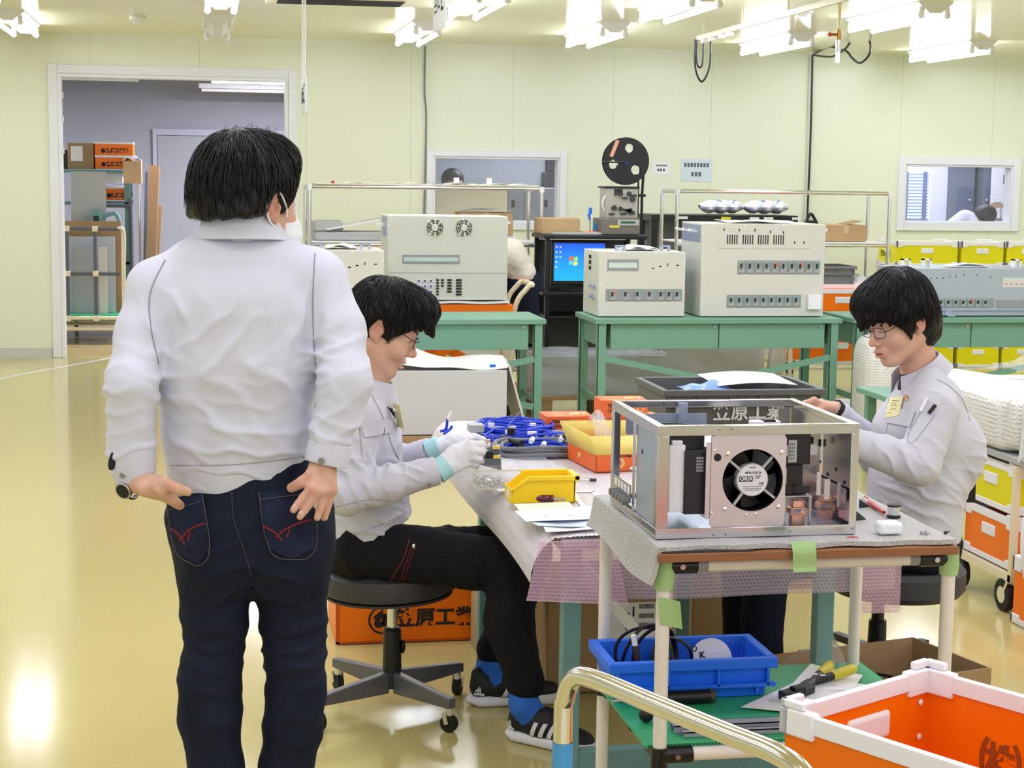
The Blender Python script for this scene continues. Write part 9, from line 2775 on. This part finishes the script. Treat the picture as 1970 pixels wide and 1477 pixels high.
def bending():
 Y = 11.69
 t = thing('person', 'person in pale jacket bending down behind the ivory fan cabinet', 'person', (at(1000, 560, Y).x, Y, 0))
 sh, mid, hip = at(935, 505, Y), at(978, 492, Y), at(1003, 540, Y)
 hd = at(905, 540, Y)
 ops = [('u', EL(hd, (.11, .085, .10)), 0), ('u', RC(hd, sh, .05, .06), .03), ('u', EC(sh, mid, (.16, .09), (.15, .10), (0, 1, 0)), .05), ('u', EC(mid, hip, (.15, .10), (.15, .10), (0, 1, 0)), .05)]
 ft = [Vector((hip.x + .02, Y - .09, .06)), Vector((hip.x + .06, Y + .10, .06))]
 for s in (0, 1): ops += [('u', RC(hip + Vector((0, (s - .5) * .18, 0)), Vector((hip.x + .05, Y + (s - .5) * .2, .48)), .085, .06), .03), ('u', RC(Vector((hip.x + .05, Y + (s - .5) * .2, .48)), ft[s], .055, .04), .02), ('u', RC(sh + Vector((0, (s - .5) * .34, -.03)), sh + Vector((-.02, (s - .5) * .36, -.34)), .05, .036), .03)]
 soft('body', ops, .012, M_skin, t)
 soft('hair', [('u', EL(hd + Vector((-.01, 0, .03)), (.12, .105, .095)), 0)], .010, M_hair, t)
 soft('jacket', [('u', EC(sh, mid, (.18, .11), (.175, .125), (0, 1, 0)), 0), ('u', EC(mid, hip + Vector((.0, 0, .04)), (.175, .125), (.17, .11), (0, 1, 0)), .04)] + [('u', RC(sh + Vector((0, (s - .5) * .34, -.03)), sh + Vector((-.02, (s - .5) * .36, -.32)), .062, .046), .03) for s in (0, 1)], .008, mat('pale_beige_jacket', (216, 208, 194), .85), t, disp=cloth(.004, 71, (), .12))
 soft('trousers', [('u', EL(hip + Vector((0, 0, -.02)), (.14, .17, .13)), 0)] + [('u', RC(hip + Vector((0, (s - .5) * .18, -.05)), Vector((hip.x + .05, Y + (s - .5) * .2, .48)), .10, .075), .03) for s in (0, 1)] + [('u', RC(Vector((hip.x + .05, Y + (s - .5) * .2, .48)), ft[s], .075, .055), .02) for s in (0, 1)], .010, M_navycl, t)
bending()
a = ext(838, 362, 976, 440, 15.6)
single('cream_partition', mat('cream_partition', (224, 214, 176), .6), 'cream partition board behind the left inner window', 'partition', lambda b: b.box(a[0], a[1], 15.6, 15.64, 0, a[3]), base=((a[0] + a[1]) / 2, 15.62, 0), bev=.003)
M_lock = mat('grey_locker', (158, 160, 166), .5)
for k, (q0_, q1_) in enumerate(((978, 1008), (1009, 1040), (1041, 1072))):
 b4 = ext(q0_, 362, q1_, 440, 16.2)
 t = thing('locker', ['grey locker behind the left inner window, next to the cream partition', 'grey locker behind the left inner window, middle of three', 'grey locker behind the left inner window, at its right end'][k], 'locker', ((b4[0] + b4[1]) / 2, 16.4, 0), 0, 'grey lockers')
 part('locker_body', M_lock, t, lambda b: b.box(b4[0], b4[1], 16.2, 16.6, 0, b4[3]), bev=.003)
 part('locker_handle', M_black, t, lambda b: b.box(b4[0] + .03, b4[0] + .06, 16.19, 16.2, b4[3] - .18, b4[3] - .11), bev=.003)
b4 = ext(1053, 296, 1070, 328, 17.3)
single('wall_device', M_dark, 'dark wall device with grey box behind the left inner window', 'device', lambda b: (b.box(b4[0], b4[1], 17.32, 17.4, b4[2], b4[3]), b.box(b4[0] - .04, b4[1] + .03, 17.3, 17.4, b4[2] - .25, b4[2] - .02)), bev=.004)
a = ext(1735, 318, 1816, 470, 17.6)
o = struct('door_3', mat('white_office_door', (232, 234, 244), .5), lambda b: (b.box(a[0] - .1, a[1] + .04, 17.6, 17.64, 0, a[3] + .05)), bev=.003)
lw = ext(1732, 330, 1785, 422, 17.6)
part('louvre_window', mat('bright_louvre', (226, 234, 255), .4, emit=(214, 226, 255), estr=.7), o, lambda b: b.box(lw[0] - .1, lw[1] + .02, 17.595, 17.6, lw[2], lw[3]))
part('louvre_slats', mat('blue_grey_slat', (150, 166, 204), .5), o, lambda b: [b.box(lw[0] - .1, lw[1], 17.58, 17.595, lw[2] + (lw[3] - lw[2]) * k / 15, lw[2] + (lw[3] - lw[2]) * (k + .38) / 15) for k in range(15)])
part('window_grille', mat('blue_grey_bar', (120, 132, 170), .5), o, lambda b: [b.box(x, x + .045, 17.57, 17.58, lw[2], lw[3]) for x in (lw[0] + .03, lw[1] - .07)])
M_col = mat('blue_grey_locker', (112, 120, 136), .5)
for k, (q0_, q1_, yy, lb) in enumerate(((1829, 1874, 17.5, 'wide blue grey cabinet behind the right inner window'), (1891, 1907, 17.4, 'narrow blue grey cabinet behind the right inner window'))):
 b4 = ext(q0_, 300, q1_, 470, yy)
 t = thing('tall_cabinet', lb, 'cabinet', ((b4[0] + b4[1]) / 2, yy + .2, 0), 0)
 part('cabinet_body', M_col, t, lambda b: b.box(b4[0], b4[1], yy, yy + .4, 0, 2.3), bev=.004)
 part('cabinet_door', mat('darker_blue_grey', (92, 102, 128), .5), t, lambda b: b.box(b4[0] + (b4[1] - b4[0]) * .25, b4[1] - .01, yy - .012, yy, 0, at(1850, 360, yy).z), bev=.003)
 part('door_knob', M_chrome, t, lambda b: b.ball((b4[1] - .06, yy - .02, at(1860, 385, yy).z), .018))
b4 = ext(1908, 318, 1938, 392, 17.2)
t = thing('notice_board', 'white board with papers behind the right inner window', 'notice board', ((b4[0] + b4[1]) / 2, 17.2, b4[2]))
part('board', M_paper, t, lambda b: b.box(b4[0], b4[1], 17.2, 17.22, 0.0, b4[3]))
part('pinned_print', M_ink2, t, lambda b: [b.box(b4[0] + .03 + .03 * (k % 3), b4[0] + .05 + .03 * (k % 3), 17.195, 17.2, b4[3] - .42 - .05 * (k // 3), b4[3] - .39 - .05 * (k // 3)) for k in range(9)] + [b.box(b4[1] - .05, b4[1] - .02, 17.195, 17.2, b4[3] - .2, b4[3] - .1)])
part('brown_panel', M_card, t, lambda b: b.box(b4[0], b4[1], 17.19, 17.2, at(1920, 422, 17.2).z, at(1920, 391, 17.2).z))
part('white_folders', M_whitepl, t, lambda b: [b.box(b4[0] + .06 + .06 * k, b4[0] + .10 + .06 * k, 17.17, 17.19, at(1920, 420, 17.2).z, at(1920, 400, 17.2).z) for k in range(2)])
single('white_post', M_white, 'white post behind the right edge of the right inner window', 'post', lambda b: b.box(at(1943, 370, 16.6).x, at(1956, 370, 16.6).x, 16.6, 16.7, 0, 2.4))
